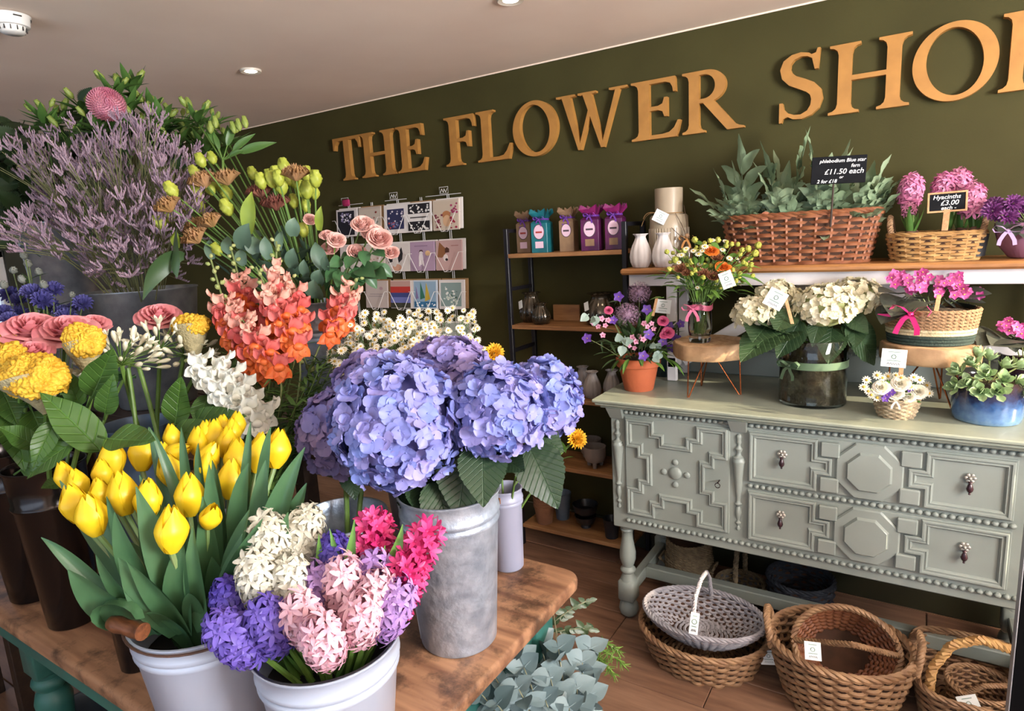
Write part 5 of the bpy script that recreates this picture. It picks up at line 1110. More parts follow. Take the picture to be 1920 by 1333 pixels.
for (x,y,dd,h,lb) in ((1708,357,0,.085,'pink hyacinth at the left end of the golden basket'),(1770,355,.03,.085,'pink hyacinth behind the chalk sign in the golden basket'),(1798,345,.06,.075,'tallest pink hyacinth at the back of the golden basket'),(1823,375,-.03,.085,'pink hyacinth at the right end of the golden basket'),(1704,393,-.05,.035,'half opened hyacinth low at the left of the golden basket')):
    hp = ay(x,y,2.69+dd*.9); bp_ = ay(x+4,432,2.69+dd*.9); bp_.z = BZ+.08
    hyac('potted_hyacinth',lb,'pink hyacinths in the golden basket',bp_,hp,V(rnd(-.1,.1),rnd(-.1,.1),1),.054 if h>.05 else .034,h*.86,hyp_me,44 if h>.05 else 12,4,.006,.10,None,.022,'hyacinth',True)
p_ = ay(1776,378,2.57); sg = thing('price_sign','small wood framed chalk sign reading Hyacinths three pounds each','sign',ay(1771,432,2.57)); nrm = (CAM-p_); nrm.z = 0
M = face(p_,nrm,(0,0,1),.02); k_ = (p_-CAM).dot(FW)/FPX; wS,hS = 58*k_,33*k_
mb = MB(); mb.cbox((-wS/2,-hS/2,-.003),(wS/2,hS/2,.002),.001,0,M); part(mb,'board',M_slate,sg,False)
for lo,hi in (((-wS/2-.004,-hS/2-.004),(wS/2+.004,-hS/2+.002)),((-wS/2-.004,hS/2-.002),(wS/2+.004,hS/2+.004)),((-wS/2-.004,-hS/2),(-wS/2+.002,hS/2)),((wS/2-.002,-hS/2),(wS/2+.004,hS/2))):
    mb = MB(); mb.cbox((*lo,-.004),(*hi,.004),.001,0,M); part(mb,'frame',M_peg,sg,False)
peg(sg,ay(1771,432,2.568),ay(1776,392,2.568),.018)
for (tx,sz,x,y) in (('Hyacinths',.019,-.02,.27),('£3.00',.022,.06,-.06),('each -',.017,.04,-.34)): inst(text_mesh(tx,sz,M_chalk,shear=.2,bold=.0002),'lettering',sg,M@Matrix.Translation((x*wS,y*hS,.0024)))
# ---- violet bowl at the right edge
p_ = ay(1925,485,2.66); c_ = V(p_.x,2.67,BZ); t = thing('violet_bowl','ribbed lilac bowl of dark purple primulas at the right edge of the bench','primulas',c_)
M_lil = mat('lilac ribbed ceramic','#8f6277','#7e5468',rough=.4,scale=8)
mb = MB(); mb.lathe([(0,0),(.04,0),(.05,.006),(.075,.04),(.088,.085),(.090,.115),(.086,.115),(.08,.08),(0,.07)],80,0,c_,rfn=lambda a_,z: 1+.022*math.cos(a_*26+z*60)); part(mb,'bowl',M_lil,t,angle=70)
M_dpur = mat('deep purple primula petal','#4d1a4e','#7a3a78',rough=.5,scale=40,rand=.7,trans=.15); prim_me = ruffle_mb(.024,3,.45,4).mesh('bloom',M_dpur,True,180)
DP = (c_+V(0,0,.15)-CAM).dot(FW)
for (x,y) in ((1865,385),(1880,395),(1900,380),(1912,388),(1890,405),(1870,400),(1915,400),(1895,392),(1930,380),(1860,395),(1940,395)): p_ = P(x,y,DP+rnd(-.08,.03)); part(stem_tube(c_+V(0,0,.1),p_,.0015,.0015),'stem',G_STEM2,t); inst(prim_me,'bloom',t,fz(p_,(CAM-p_).normalized()+V(rnd(-.4,.4),0,rnd(0,.6)),rnd(0,6),rnd(.85,1.15)))
for (x,y,x2,y2) in ((1895,420,1862,430),(1905,415,1900,450),(1915,415,1950,425),(1890,425,1865,445),(1920,420,1930,450)): a_,b_ = P(x,y,DP-.02),P(x2,y2,DP-.09); inst(random.choice(vleaf),'leaf',t,fy(a_,b_-a_,V(0,-.5,1),.9))
M_lrib = mat('lilac ribbon','#b39ac0',rough=.35); bow(t,P(1890,432,DP-.10),.04,M_lrib,CAM-c_)
# ================================================================== THINGS ON THE BLACK SHELVES
M_kbox = mat('printed kraft gift box','#8b6f52','#7a6048',rough=.6,scale=18); M_tealbox = mat('printed teal gift box','#1b6f78','#15555e',rough=.35,scale=14); M_purbox = mat('printed purple gift box','#5f1a4f','#3f1036',rough=.35,scale=14); M_pinkcap = mat('magenta foil top','#84205c','#5c1445',rough=.3,scale=25); M_ribp = mat('purple satin ribbon','#6b3a9c','#7c4cb0',rough=.3,scale=10); M_lab = mat('pale pink oval label','#d9b9cb',rough=.6); M_labr = mat('red label print','#a33a34',rough=.6); M_labd = mat('dark label border','#4a3a44',rough=.6)
def giftbox(x,dy,m,mcap,label,w_=.062,red=False):
    p_ = ay(x,470,UY0+.02+dy); c_ = V(p_.x,UY0+.04+dy,SHZ[0]); t = thing('gift_box',label,'gift box',c_,'cracker shaped gift boxes on the top shelf'); w_ *= 1.28; a_ = w_/2; h = .140; rot = R(8)
    Mr = Matrix.Translation(c_)@rz(rot)
    mb = MB(); mb.cbox((-a_,-a_,0),(a_,a_,h),.002,0,Mr)
    mb.add([(-a_,-a_,h),(a_,-a_,h),(a_,a_,h),(-a_,a_,h),(-a_*.55,-a_*.55,h+.016),(a_*.55,-a_*.55,h+.016),(a_*.55,a_*.55,h+.016),(-a_*.55,a_*.55,h+.016)],[(0,1,5,4),(1,2,6,5),(2,3,7,6),(3,0,4,7)],0,Mr); part(mb,'box',m,t,False)
    mb = MB(); b_ = a_*1.12
    for k in range(4):
        Mk = Mr@rz(k*PI/2); mb.add([(-a_*.55,-a_*.55,h+.016),(a_*.55,-a_*.55,h+.016),(b_,-b_,h+.045),(b_*.75,-b_*.98,h+.066),(0,-b_*.9,h+.046),(-b_*.75,-b_*.98,h+.066),(-b_,-b_,h+.045)],[(0,1,2,3,4,5,6)],0,Mk)
    part(mb,'fluted_top',mcap,t,False)
    mb = MB(); mb.ring([Mr@V(a_*.62*sx,a_*.62*sy,h+.016) for sx,sy in ((-1,-1),(1,-1),(1,1),(-1,1))],.005,6); part(mb,'ribbon',M_ribp,t); bow(t,Mr@V(0,-a_*.8,h+.016),.03,M_ribp,(0,-1,.1))
    for rr_,mm,yy in ((1.12,M_labd,.0006),(1.0,M_lab,.0012)):
        mb = MB(); mb.prism([(a_*.62*rr_*math.cos(q*PI/10),h*.70+a_*.80*rr_*math.sin(q*PI/10)) for q in range(20)],-a_-yy,-a_+.001,0,Mr); part(mb,'oval_label',mm,t,False)
    mb = MB(); mb.box((-a_*.4,-a_-.0016,h*.66),(a_*.4,-a_,h*.72),0,Mr); part(mb,'label_print',M_labr if red else M_labd,t,False)
    mb = MB(); mb.box((-a_*.5,-a_-.001,h*.16),(a_*.5,-a_,h*.38),0,Mr); part(mb,'lower_label',M_lab if red else M_kbox,t,False)
giftbox(984,.06,M_kbox,M_kbox,'kraft gift box behind the teal one on the top shelf',.058,True); giftbox(1014,.0,M_tealbox,M_tealbox,'teal gift box with purple ribbon on the top shelf',.064,True); giftbox(1064,.02,M_kbox,M_kbox,'kraft gift box in the middle of the top shelf',.056); giftbox(1108,.0,M_purbox,M_pinkcap,'purple gift box with magenta top beside the kraft one',.066); giftbox(1152,.03,M_purbox,M_pinkcap,'purple gift box with magenta top at the right post',.062)
M_brz = mat('bronze lustre glaze','#4a4030','#2e2820',rough=.14,scale=12,metal=.35,coat=.6)
def shelf_pos(x,y,dy,z): p_ = ay(x,y,UY0+dy); return V(p_.x,UY0+dy,z)
for (x,dy,r_,h,lb) in ((998,.12,.064,.150,'larger bronze ribbed vase at the left of the second shelf'),(1015,.05,.046,.105,'small bronze ribbed vase in front on the second shelf'),(1128,.10,.085,.150,'wide bronze ribbed vase behind the terracotta arrangement')):
    c_ = shelf_pos(x,600,dy,SHZ[1]); t = thing('ribbed_vase',lb,'vase',c_,'bronze ribbed vases'); fluted(c_,r_,h,M_brz,t,14,.52,fl=.10)
    if r_ > .05: q_ = c_+V(-r_*.5,-r_*.85,h*.62); price_tag(t,q_,.028,.042,(-.4,-1,.3),.4,False)
c_ = shelf_pos(1062,600,.17,SHZ[1]); mb = MB(); mb.cbox((c_.x-.075,c_.y,SHZ[1]),(c_.x+.075,c_.y+.015,SHZ[1]+.082),.002); solo(mb,'wooden_board',woodmat('oak board','#7c5433','#a2764c','X',7,.5),'small oak board standing at the back of the second shelf','board',smooth=False)
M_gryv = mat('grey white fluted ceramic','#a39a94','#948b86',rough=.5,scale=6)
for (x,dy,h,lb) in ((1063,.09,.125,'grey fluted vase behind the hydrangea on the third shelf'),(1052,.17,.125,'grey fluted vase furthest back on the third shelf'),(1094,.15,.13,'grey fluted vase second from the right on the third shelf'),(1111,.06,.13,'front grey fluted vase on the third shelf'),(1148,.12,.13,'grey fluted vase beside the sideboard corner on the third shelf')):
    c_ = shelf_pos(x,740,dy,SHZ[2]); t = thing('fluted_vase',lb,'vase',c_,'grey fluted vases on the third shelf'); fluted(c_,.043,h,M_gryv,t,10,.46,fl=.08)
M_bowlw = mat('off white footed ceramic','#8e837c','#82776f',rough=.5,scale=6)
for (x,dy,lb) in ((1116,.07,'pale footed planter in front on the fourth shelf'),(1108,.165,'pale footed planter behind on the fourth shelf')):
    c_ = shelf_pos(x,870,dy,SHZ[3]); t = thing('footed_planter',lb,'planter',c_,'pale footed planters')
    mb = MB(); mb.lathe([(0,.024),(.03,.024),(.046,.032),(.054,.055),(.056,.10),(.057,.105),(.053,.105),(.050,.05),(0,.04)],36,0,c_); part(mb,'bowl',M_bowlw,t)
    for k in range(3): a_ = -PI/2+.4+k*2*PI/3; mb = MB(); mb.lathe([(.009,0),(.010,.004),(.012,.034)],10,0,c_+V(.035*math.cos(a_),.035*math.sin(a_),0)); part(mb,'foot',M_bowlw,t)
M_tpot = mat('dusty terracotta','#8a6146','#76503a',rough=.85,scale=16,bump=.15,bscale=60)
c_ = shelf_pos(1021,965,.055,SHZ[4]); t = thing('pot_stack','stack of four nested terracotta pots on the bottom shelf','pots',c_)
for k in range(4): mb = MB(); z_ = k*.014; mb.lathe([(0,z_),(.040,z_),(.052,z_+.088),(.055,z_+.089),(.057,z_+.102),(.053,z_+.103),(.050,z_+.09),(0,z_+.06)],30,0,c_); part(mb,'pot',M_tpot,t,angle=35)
c_ = shelf_pos(1055,958,.14,SHZ[4]); t = thing('zinc_pot','blue grey zinc pot behind the terracotta stack','pot',c_); mb = MB(); mb.lathe([(0,0),(.034,0),(.048,.14),(.05,.145),(.046,.145),(0,.02)],30,0,c_); part(mb,'pot',mat('blue grey zinc','#6f7f92','#5f6d80',rough=.4,scale=12,metal=.4),t)
M_blkc = mat('black glazed ceramic','#17181d','#202228',rough=.3,scale=10)
for (x,dy,z_,r_,h,lb,prof) in ((1098,.10,0,.058,.065,'black footed bowl at the bottom of its stack','f'),(1098,.10,.066,.066,.06,'black bowl on top of the footed bowl','b'),(1146,.055,0,.042,.10,'black pot at the right of the bottom shelf','p')):
    c_ = shelf_pos(x,965,dy,SHZ[4]+z_); t = thing('black_bowl' if prof!='p' else 'black_pot',lb,'bowl' if prof!='p' else 'pot',c_)
    mb = MB(); mb.lathe({'f':[(0,0),(r_*.45,0),(r_*.4,.015),(r_*.8,.03),(r_,h),(r_*.95,h),(r_*.75,.035),(0,.03)],'b':[(0,0),(r_*.5,0),(r_*.85,.02),(r_,h),(r_*.95,h),(r_*.75,.025),(0,.015)],'p':[(0,0),(r_*.75,0),(r_,h),(r_*1.04,h),(r_*.94,h),(0,.02)]}[prof],34,0,c_); part(mb,'bowl' if prof!='p' else 'pot',M_blkc,t)
c_ = shelf_pos(1187,470,.06,SHZ[0]); 
# ================================================================== BUCKETS ON THE TABLE
M_galv = mat('galvanised steel','#8c98aa','#bfcad8',rough=.38,scale=26,detail=8,metal=.55,bump=.35,bscale=48,lo=.3,hi=.7)
M_galvd = mat('dull old zinc','#7f8489','#a2a6aa',rough=.4,scale=18,detail=6,metal=.7,bump=.1,bscale=60)
M_enam = mat('white enamel','#a5adbd','#9ea7b8',rough=.3,scale=5,coat=.3); M_slim = mat('lavender grey painted steel','#9a9db2','#9195a9',rough=.4,scale=5)
M_dkv = mat('dark polished zinc','#4a4340','#2c2726',rough=.16,scale=9,detail=4,metal=.85,stretch=(1,1,.15)); M_bluev = mat('blue grey bucket','#6f8299','#5d6f86',rough=.4,scale=16,metal=.4)
M_brngrip = woodmat('brown turned grip','#4d2b17','#6e4124','X',18,.4)
def bucket(name,label,cat,c_,r0,r1,h,m,bands=(),lip=.003,group=None,seam=None,soil=True,fill=.5):
    c_ = Vector(c_); t = thing(name,label,cat,c_,group); mb = MB(); mb.lathe(bucket_lathe(r0,r1,h,.003,bands,lip),56,0,c_); part(mb,'bucket_body',m,t,angle=60)
    if seam is not None:
        a_ = seam; mb = MB(); mb.tube([c_+V(math.cos(a_)*(r0+.0004),math.sin(a_)*(r0+.0004),.006),c_+V(math.cos(a_)*(r1+.0004),math.sin(a_)*(r1+.0004),h-.006)],.0016,6); part(mb,'seam',m,t)
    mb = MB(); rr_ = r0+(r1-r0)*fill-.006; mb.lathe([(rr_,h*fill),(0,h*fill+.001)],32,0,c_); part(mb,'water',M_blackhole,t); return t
GV = V(-.816,.982,TZ); gvb = bucket('flower_bucket','tall galvanised bucket of blue hydrangeas at the right of the table','bucket',GV,.083,.1065,.344,M_galv,(.282,.300),.003,seam=R(-138))
for a0 in (R(-112),R(118)):
    mb = MB(); o_ = V(math.cos(a0),math.sin(a0),0); tg = V(-math.sin(a0),math.cos(a0),0); q0 = GV+o_*.100+V(0,0,.272)
    mb.tube([q0-tg*.0,q0+o_*.022-tg*.006-V(0,0,.008),q0+o_*.026-tg*.03-V(0,0,.03),q0+o_*.024-tg*.034-V(0,0,.055),q0-tg*.034-V(0,0,.062)],.0048,8); part(mb,'side_handle',M_galv,gvb)
G2 = V(-1.006,.854,TZ); bucket('flower_bucket','galvanised bucket behind the white hyacinths, half hidden by hydrangea leaves','bucket',G2,.070,.094,.300,M_galv,(.25,),.003)
WT = V(-1.045,.560,TZ); wt = bucket('flower_bucket','white enamel bucket of yellow tulips with a wooden grip','bucket',WT,.092,.122,.240,M_enam,(.196,.210),.003,fill=.72)
WH = V(-.790,.612,TZ); wh = bucket('flower_bucket','white enamel bucket of mixed hyacinths at the front of the table','bucket',WH,.088,.117,.232,M_enam,(.180,.196),.003,fill=.72)
mb = MB(); mb.ring([WH+V(.1165*math.cos(q),.1165*math.sin(q),.2325) for q in [k*PI/24 for k in range(48)]],.0022,6); part(mb,'dark_rim',mat('black enamel rim','#15151a',rough=.3),wh)
# bail with grip on the tulip bucket
arc = [WT+V(.128*math.cos(R(a_)),.128*math.sin(R(a_)),.243-.010*math.sin(R((a_-200)*1.125))) for a_ in range(-10,-171,-8)]
mb = MB(); mb.tube(arc,.0022,6); part(mb,'bail_wire',mat('rusty bail wire','#4a3022',rough=.6),wt)
g0,g1 = P(206,1166,1.015),P(268,1184,.985); mb = MB(); dgr = (g1-g0); M = fz(g0,dgr); Lg = dgr.length; mb.lathe([(.006,0),(.011,.004),(.0135,Lg*.25),(.0115,Lg*.5),(.0135,Lg*.75),(.0125,Lg-.006),(.0135,Lg-.004),(.0135,Lg),(.007,Lg)],18,0,(0,0,0),M); part(mb,'wooden_grip',M_brngrip,wt)
SL = V(-.880,1.285,TZ); slb = bucket('flower_bucket','slim lavender grey bucket behind the galvanised one','bucket',SL,.040,.045,.222,M_slim,(.185,.195),.002)
mb = MB(); q_ = SL+V(.012,-.046,.205); mb.cbox((q_.x-.007,q_.y-.004,q_.z-.008),(q_.x+.007,q_.y,q_.z+.008),.001); part(mb,'small_label',mat('brown parcel label','#7d5233',rough=.7),slb,False)
D1 = V(-1.700,.592,TZ); bucket('dark_vase','dark polished metal vase standing at the table edge','vase',D1,.055,.082,.40,M_dkv,(.31,),.002,'dark polished vases'); D0v = V(-1.93,.600,TZ); bucket('dark_vase','dark polished metal vase at the far left of the table edge','vase',D0v,.058,.085,.40,M_dkv,(.31,),.002,'dark polished vases')
DS_ = V(-1.372,.575,TZ); bucket('dark_vase','small dark glass vase beside the tulip bucket grip','vase',DS_,.034,.044,.22,M_dkv,(),.001,'dark polished vases')
AG = V(-1.745,.835,TZ); bucket('flower_bucket','blue grey bucket holding the white agapanthus','bucket',AG,.07,.092,.425,M_bluev,(),.003)
q_ = ay(266,541,1.12); STB = V(q_.x,q_.y,STZ); bucket('flower_bucket','wide zinc bucket of lilac statice on the raised stand','bucket',STB,.118,.165,q_.z-STZ,M_galvd,(),.003,fill=.8)
q_ = P(118,418,2.38); LFB = V(q_.x,q_.y,STZ); bucket('flower_bucket','tall dull zinc bucket at the back left behind the statice','bucket',LFB,.10,.15,q_.z-STZ,M_galvd,(),.003,fill=.8)
q_ = ay(594,563,1.24); LSB = V(q_.x,q_.y,STZ); bucket('flower_bucket','shiny zinc bucket of green lisianthus on the raised stand','bucket',LSB,.060,.082,q_.z-STZ,M_galv,(.23,.245,.26),.003,fill=.8)
SNB = V(-1.36,.79,TZ); bucket('flower_bucket','zinc bucket of snapdragons hidden behind the tulips','bucket',SNB,.07,.09,.30,M_galvd,(),.003)
DAB = V(-1.10,1.20,TZ); bucket('flower_bucket','zinc bucket under the white daisies behind the hydrangeas','bucket',DAB,.065,.088,.34,M_galvd,(),.003)
PUB = V(-2.32,.86,TZ); bucket('flower_bucket','dark bucket of purple flowers at the far left of the table','bucket',PUB,.08,.10,.40,M_dkv,(),.003)
q_ = az(165,1330,.40); fl = V(q_.x,q_.y,.40)
FLB = V(q_.x,q_.y,0); fb_ = bucket('floor_bucket','empty dark zinc bucket on the floor under the table edge','bucket',FLB,.10,.135,.38,mat('dark blue zinc','#4a525c','#3d454f',rough=.4,scale=14,metal=.5),(),.004)
# ================================================================== TULIPS
M_tul = mat('yellow tulip petal','#e2b80a','#efcf28',rough=.42,scale=25,rand=.4,trans=.22,stretch=(1,1,.2)); M_tleaf = mat('blue green tulip leaf','#365839','#4d714a',rough=.4,scale=9,rand=.5,trans=.12,stretch=(1,1,1)); M_tstem = mat('tulip stem','#6d8a4e','#7c8a5a',rough=.5,scale=20)
def tul_petal(Rr,H,wid,seed,inner=0):
    rr = random.Random(seed); mb = MB(); tw = rr.uniform(-.08,.08)
    def f(u,v):
        c = 2*u-1; r_ = Rr*(math.sin(PI*(.10+.70*v))**.85)*(1-inner*.10)*(1-.52*max(0,v-.5)/.5)
        span = wid*(1-.92*max(0,(v-.45)/.55)**2.2)*(.55+.45*min(1,v*4)); a_ = c*span+tw*v
        r_ *= 1+.05*c*c-.05*(1-abs(c))**6; return V(r_*math.sin(a_),-r_*math.cos(a_),H*v+.0)
    mb.sheet(f,8,10); return mb.mesh('petal',M_tul,True,180)
TP = [(tul_petal(.0225,.066,1.12,k),tul_petal(.0212,.068,1.12,k+9,1)) for k in range(3)]
def tulip(hp, ax, s, base):
    t = thing('tulip','yellow tulip','tulip',base,'yellow tulips in the white bucket'); ax = Vector(ax).normalized(); M = fz(hp-ax*.033*s,ax,rnd(0,6),s); o,i_ = random.choice(TP)
    for k in range(3): inst(i_,'petal',t,M@rz(k*2*PI/3+PI/3)); 
    for k in range(3): inst(o,'petal',t,M@rz(k*2*PI/3))
    b0 = hp-ax*.033*s; mb = MB(); pts = bez(base,mid(base,b0,.6)+V(0,0,.02)-ax*.02,b0+ax*.002,8); mb.tube(pts,[.0042]*8+[.005],7); part(mb,'stem',M_tstem,t); return t
TUL = [(450,560,170),(540,610,190),(515,750,260),(635,830,290),(848,680,290),(705,540,180),(780,430,240),(990,390,270),(1025,720,260),(1175,520,240),(1190,290,130),(1225,395,190),(1185,930,310),(1370,320,190),(1435,440,230),(1430,500,190),(1490,290,230),(1310,690,280),(1460,840,200),(1600,580,260),(1645,440,270),(1610,255,150),(1800,400,260),(1920,370,255),(690,680,160),(1540,225,140),(1425,265,150),(1640,200,120),(1130,420,160),(1570,330,200)]
tl = []; tilt = {11:(.9,0,.35),14:(.4,0,.8),0:(-.3,0,.9),1:(-.35,0,.9),18:(.35,-.4,.7),2:(-.25,-.1,1),3:(-.12,-.25,1),9:(-.3,-.1,1)}
for k,(x,y,h) in enumerate(TUL):
    x_,y_ = x/3.692,740+y/3.692; dd = .99+.34*max(0,(1000-y_))/210; dd += rnd(-.015,.015)
    hp = P(x_,y_,dd); tz = tilt.get(k); ax = (RT*tz[0]+UP*tz[2]+FW*tz[1]) if tz else UP+RT*rnd(-.15,.15)+(hp-WT-V(0,0,.3))*.8
    s = max(.8,min(1.16,(h/3.692)*dd/FPX/.062)); b = WT+V((hp.x-WT.x)*.22,(hp.y-WT.y)*.22,.176)
    t = tulip(hp,ax,s,b); tl.append((t,hp))
relabel(tl,'yellow tulip, {} in the {} of the white bucket',['front row','second row','third row','back row'])
# leaves belong to the tulips nearest to them
TL = [(165,1085,77,1007,24),(215,1165,128,1068,62),(310,1120,255,912,44),(300,1165,222,1045,56),(318,1160,238,1052,40),(318,1165,344,1004,42),(372,1160,362,985,34),(400,1130,492,972,34),(430,1095,468,955,38),(500,1010,572,838,38),(482,970,498,862,30),(530,1010,575,905,34),(330,1010,262,890,40),(415,960,398,862,28),(400,990,392,870,26),(440,960,466,868,30),(360,940,280,800,18),(455,900,470,790,18),(345,905,340,800,20),(490,880,508,800,18),(300,900,278,800,16),(210,1040,170,930,30),(240,1090,200,930,32),(260,1120,215,960,40),(350,1130,330,960,40),(430,1140,455,1000,44),(470,1080,512,960,40),(395,1060,380,930,36),(290,1060,262,960,34),(500,1090,540,960,34),(250,1150,180,1040,40),(380,900,372,830,18),(450,1150,490,1050,36),(180,1000,112,900,26)]
for k,(x,y,x2,y2,w_) in enumerate(TL):
    dd = 1.0+.22*max(0,1150-y)/350; a_ = P(x,y,dd+.02); b_ = P(x2,y2,dd-.01+rnd(-.02,.03)); own = min(tl,key=lambda q: (q[1]-b_).length)[0]
    base = mid(a_,WT+V(0,0,.19),.35); base.z = min(base.z,WT.z+.236) if (Vector((base.x-WT.x,base.y-WT.y)).length < .12) else base.z
    mb = MB(); blade(mb,bez(base,a_+(b_-a_)*.35+RT*rnd(-.01,.01)+V(0,0,.012),b_,12),w_*dd/FPX*1.25,RT*rnd(.75,1)+FW*rnd(-.5,.5),rnd(.2,.5),0,.55,1.3,.05,6); part(mb,'leaf',M_tleaf,own,True,180)
for k in range(26):
    a0 = rnd(0,2*PI); q0 = WT+V(.05*math.cos(a0),.05*math.sin(a0),.19); e_ = WT+V(math.cos(a0)*rnd(.09,.17),math.sin(a0)*rnd(.09,.15),rnd(.29,.40)); own = min(tl,key=lambda q: (q[1]-e_).length)[0]
    mb = MB(); blade(mb,bez(q0,mid(q0,e_)+V(0,0,.05),e_,10),rnd(.03,.045),V(-math.sin(a0),math.cos(a0),0),rnd(.2,.45),0,.6,1.3,.05,6); part(mb,'leaf',M_tleaf,own,True,180)
# curled leaf over the grip
cl = P(222,1165,1.0); mb = MB(); blade(mb,[cl+RT*(.045*math.cos(q))+UP*(.030*math.sin(q))-FW*.02+FW*.012*q for q in [R(v) for v in range(20,300,20)]],.026,FW,.2,0,.8); part(mb,'leaf',M_tleaf,tl[2][0],True,180)
# ================================================================== HYACINTHS IN THE FRONT BUCKET
HYC = {'w':('white','#c6c2ac','#d6d3c6'),'p':('deep violet','#3d2f86','#5b48ab'),'v':('violet','#5a479f','#7561bb'),'k':('pale pink','#d29aac','#e3bcc4'),'m':('mauve','#9a74b4','#b391c6'),'h':('hot pink','#c41f68','#dd4f8c')}
hme = {}
for c_,(nm,a_,b_) in HYC.items(): hme[c_] = star_floret('floret',mat(nm+' hyacinth petal',a_,b_,rough=.5,scale=60,rand=.7,trans=.2),.0135 if c_!='p' else .0115,.0062,6,.011,.45 if c_!='h' else .9,-.5 if c_!='h' else -.25)
HY = [('w',505,1025,.0,.085,(-.1,.2)),('w',488,1092,-.03,.08,(-.25,.0)),('w',573,1005,.06,.08,(.2,.2)),('w',541,1098,-.02,.075,(.1,.1)),('w',556,1020,.05,.07,(-.1,.2)),('p',438,1132,-.02,.065,(-.4,-.1)),('v',440,1195,-.07,.085,(-.5,-.3)),('v',506,1172,-.06,.080,(-.1,-.3)),('p',626,1052,.03,.075,(.05,.0)),('k',570,1162,-.06,.075,(-.15,-.35)),('k',645,1105,-.02,.095,(.05,-.1)),('k',676,1160,-.06,.075,(.25,-.4)),('k',606,1200,-.10,.085,(.0,-.6)),('m',604,1112,-.0,.075,(-.2,.1)),('m',697,1092,.0,.080,(.2,.1)),('m',735,1140,-.03,.080,(.45,-.1)),('h',697,1020,.05,.085,(.15,.2)),('h',772,1050,.02,.115,(.55,.1)),('h',752,1098,.0,.080,(.35,.0)),('k',700,1120,-.03,.07,(.3,-.1))]
hl = []; DHB = (WH+V(0,0,.28)-CAM).dot(FW)
for (c_,x,y,dd,h,tl_) in HY:
    hp = P(x,y,DHB+dd); ax = RT*tl_[0]+UP*1.0-FW*(.25-tl_[1]); b = WH+V((hp.x-WH.x)*.35,(hp.y-WH.y)*.35,.160)
    t = hyac('hyacinth',HYC[c_][0]+' hyacinth','hyacinths in the white bucket',b,hp,ax,.043 if c_!='p' else .040,h,hme[c_],46 if c_!='p' else 64,1,.0055,.09,mat(HYC[c_][0]+' core',HYC[c_][1],rough=.8),.024); hl.append((t,hp,c_))
for c_ in HYC: relabel([(t,p_) for t,p_,k in hl if k==c_],HYC[c_][0]+' hyacinth, {} of its colour in the white bucket')
for (x,y,x2,y2,w_) in ((655,1080,665,972,24),(640,1060,618,990,18),(715,1100,722,1022,28),(530,1060,518,980,20),(570,1130,568,1082,14),(745,1060,755,982,26),(600,1060,598,1000,16),(455,1120,432,1055,20),(560,1250,545,1180,26),(520,1250,500,1210,20),(650,1225,660,1150,26),(700,1200,712,1150,22),(500,1240,478,1200,18),(585,1245,590,1190,22),(475,1160,468,1120,20)):
    a_,b_ = P(x,y,DHB+.01),P(x2,y2,DHB+.0); own = min(hl,key=lambda q: (q[1]-b_).length)[0]; mb = MB(); blade(mb,bez(mid(a_,WH+V(0,0,.17),.4),a_,b_,10),w_*DHB/FPX*1.2,RT,.4,0,.8,1.2,0,6); part(mb,'leaf',M_hyleaf,own,True,180)
# ================================================================== BLUE HYDRANGEAS
M_hyd = mat('periwinkle hydrangea petal','#7688cc','#988ec6',rough=.5,scale=22,rand=.75,trans=.2); M_hyd2 = mat('lilac hydrangea petal','#7d7ab8','#9884b0',rough=.5,scale=22,rand=.75,trans=.2); M_hcore = mat('hydrangea core','#6a6aa2',rough=.8)
hf1 = [hyd_floret('floret',M_hyd,.98,k+10) for k in range(4)]; hf2 = [hyd_floret('floret',M_hyd2,.98,k+20) for k in range(4)]
HH = [(745,795,118,1.27,hf1,255,GV,'front blue hydrangea head hanging over the galvanised bucket, largest of all'),(648,812,84,1.40,hf2,150,G2,'blue hydrangea head at the far left in shade'),(705,735,78,1.44,hf2,130,G2,'lilac blue hydrangea head at the upper left below the daisies'),(840,708,80,1.45,hf2,135,GV,'lilac hydrangea head at the top of the bunch'),(935,772,86,1.28,hf1,160,GV,'blue hydrangea head in the middle right of the bunch'),(1014,748,74,1.42,hf1,130,GV,'blue hydrangea head at the far right of the bunch'),(880,735,60,1.36,hf2,75,GV,'small lilac hydrangea head in the centre of the bunch')]
hyd = []
for (x,y,r_,dd,fl_,n,bk,lb) in HH:
    p_ = P(x,y,dd); rm = r_*dd/FPX; b = bk+V((p_.x-bk.x)*.2,(p_.y-bk.y)*.2,.20); t = thing('hydrangea',lb,'hydrangea',b,'blue hydrangeas'); ax = V(0,0,1)+(p_-(bk+V(0,0,.40)))*2+(CAM-p_).normalized()*.5
    hyd_head(t,p_,rm*.97,fl_,M_hcore,n,-.62,1.06 if r_>85 else .95,'flower_head',ax); part(stem_tube(b,p_,.006,.005,V(0,0,.05)),'stem',G_STEM,t); hyd.append((t,p_))
M_hleaf2 = veinmat('dark hydrangea leaf','#1b2e1b','#3f5a3a',k=1.0,freq=62); hyl2 = [leaf_me('leaf',.15,.115,M_hleaf2,serr=.10,curl=cu,fold=.08,nu=10,nv=40,tip=.70,corr=.0024,freq=62,k_=1.0,stalk=.035) for cu in (-.30,-.15,.05)]
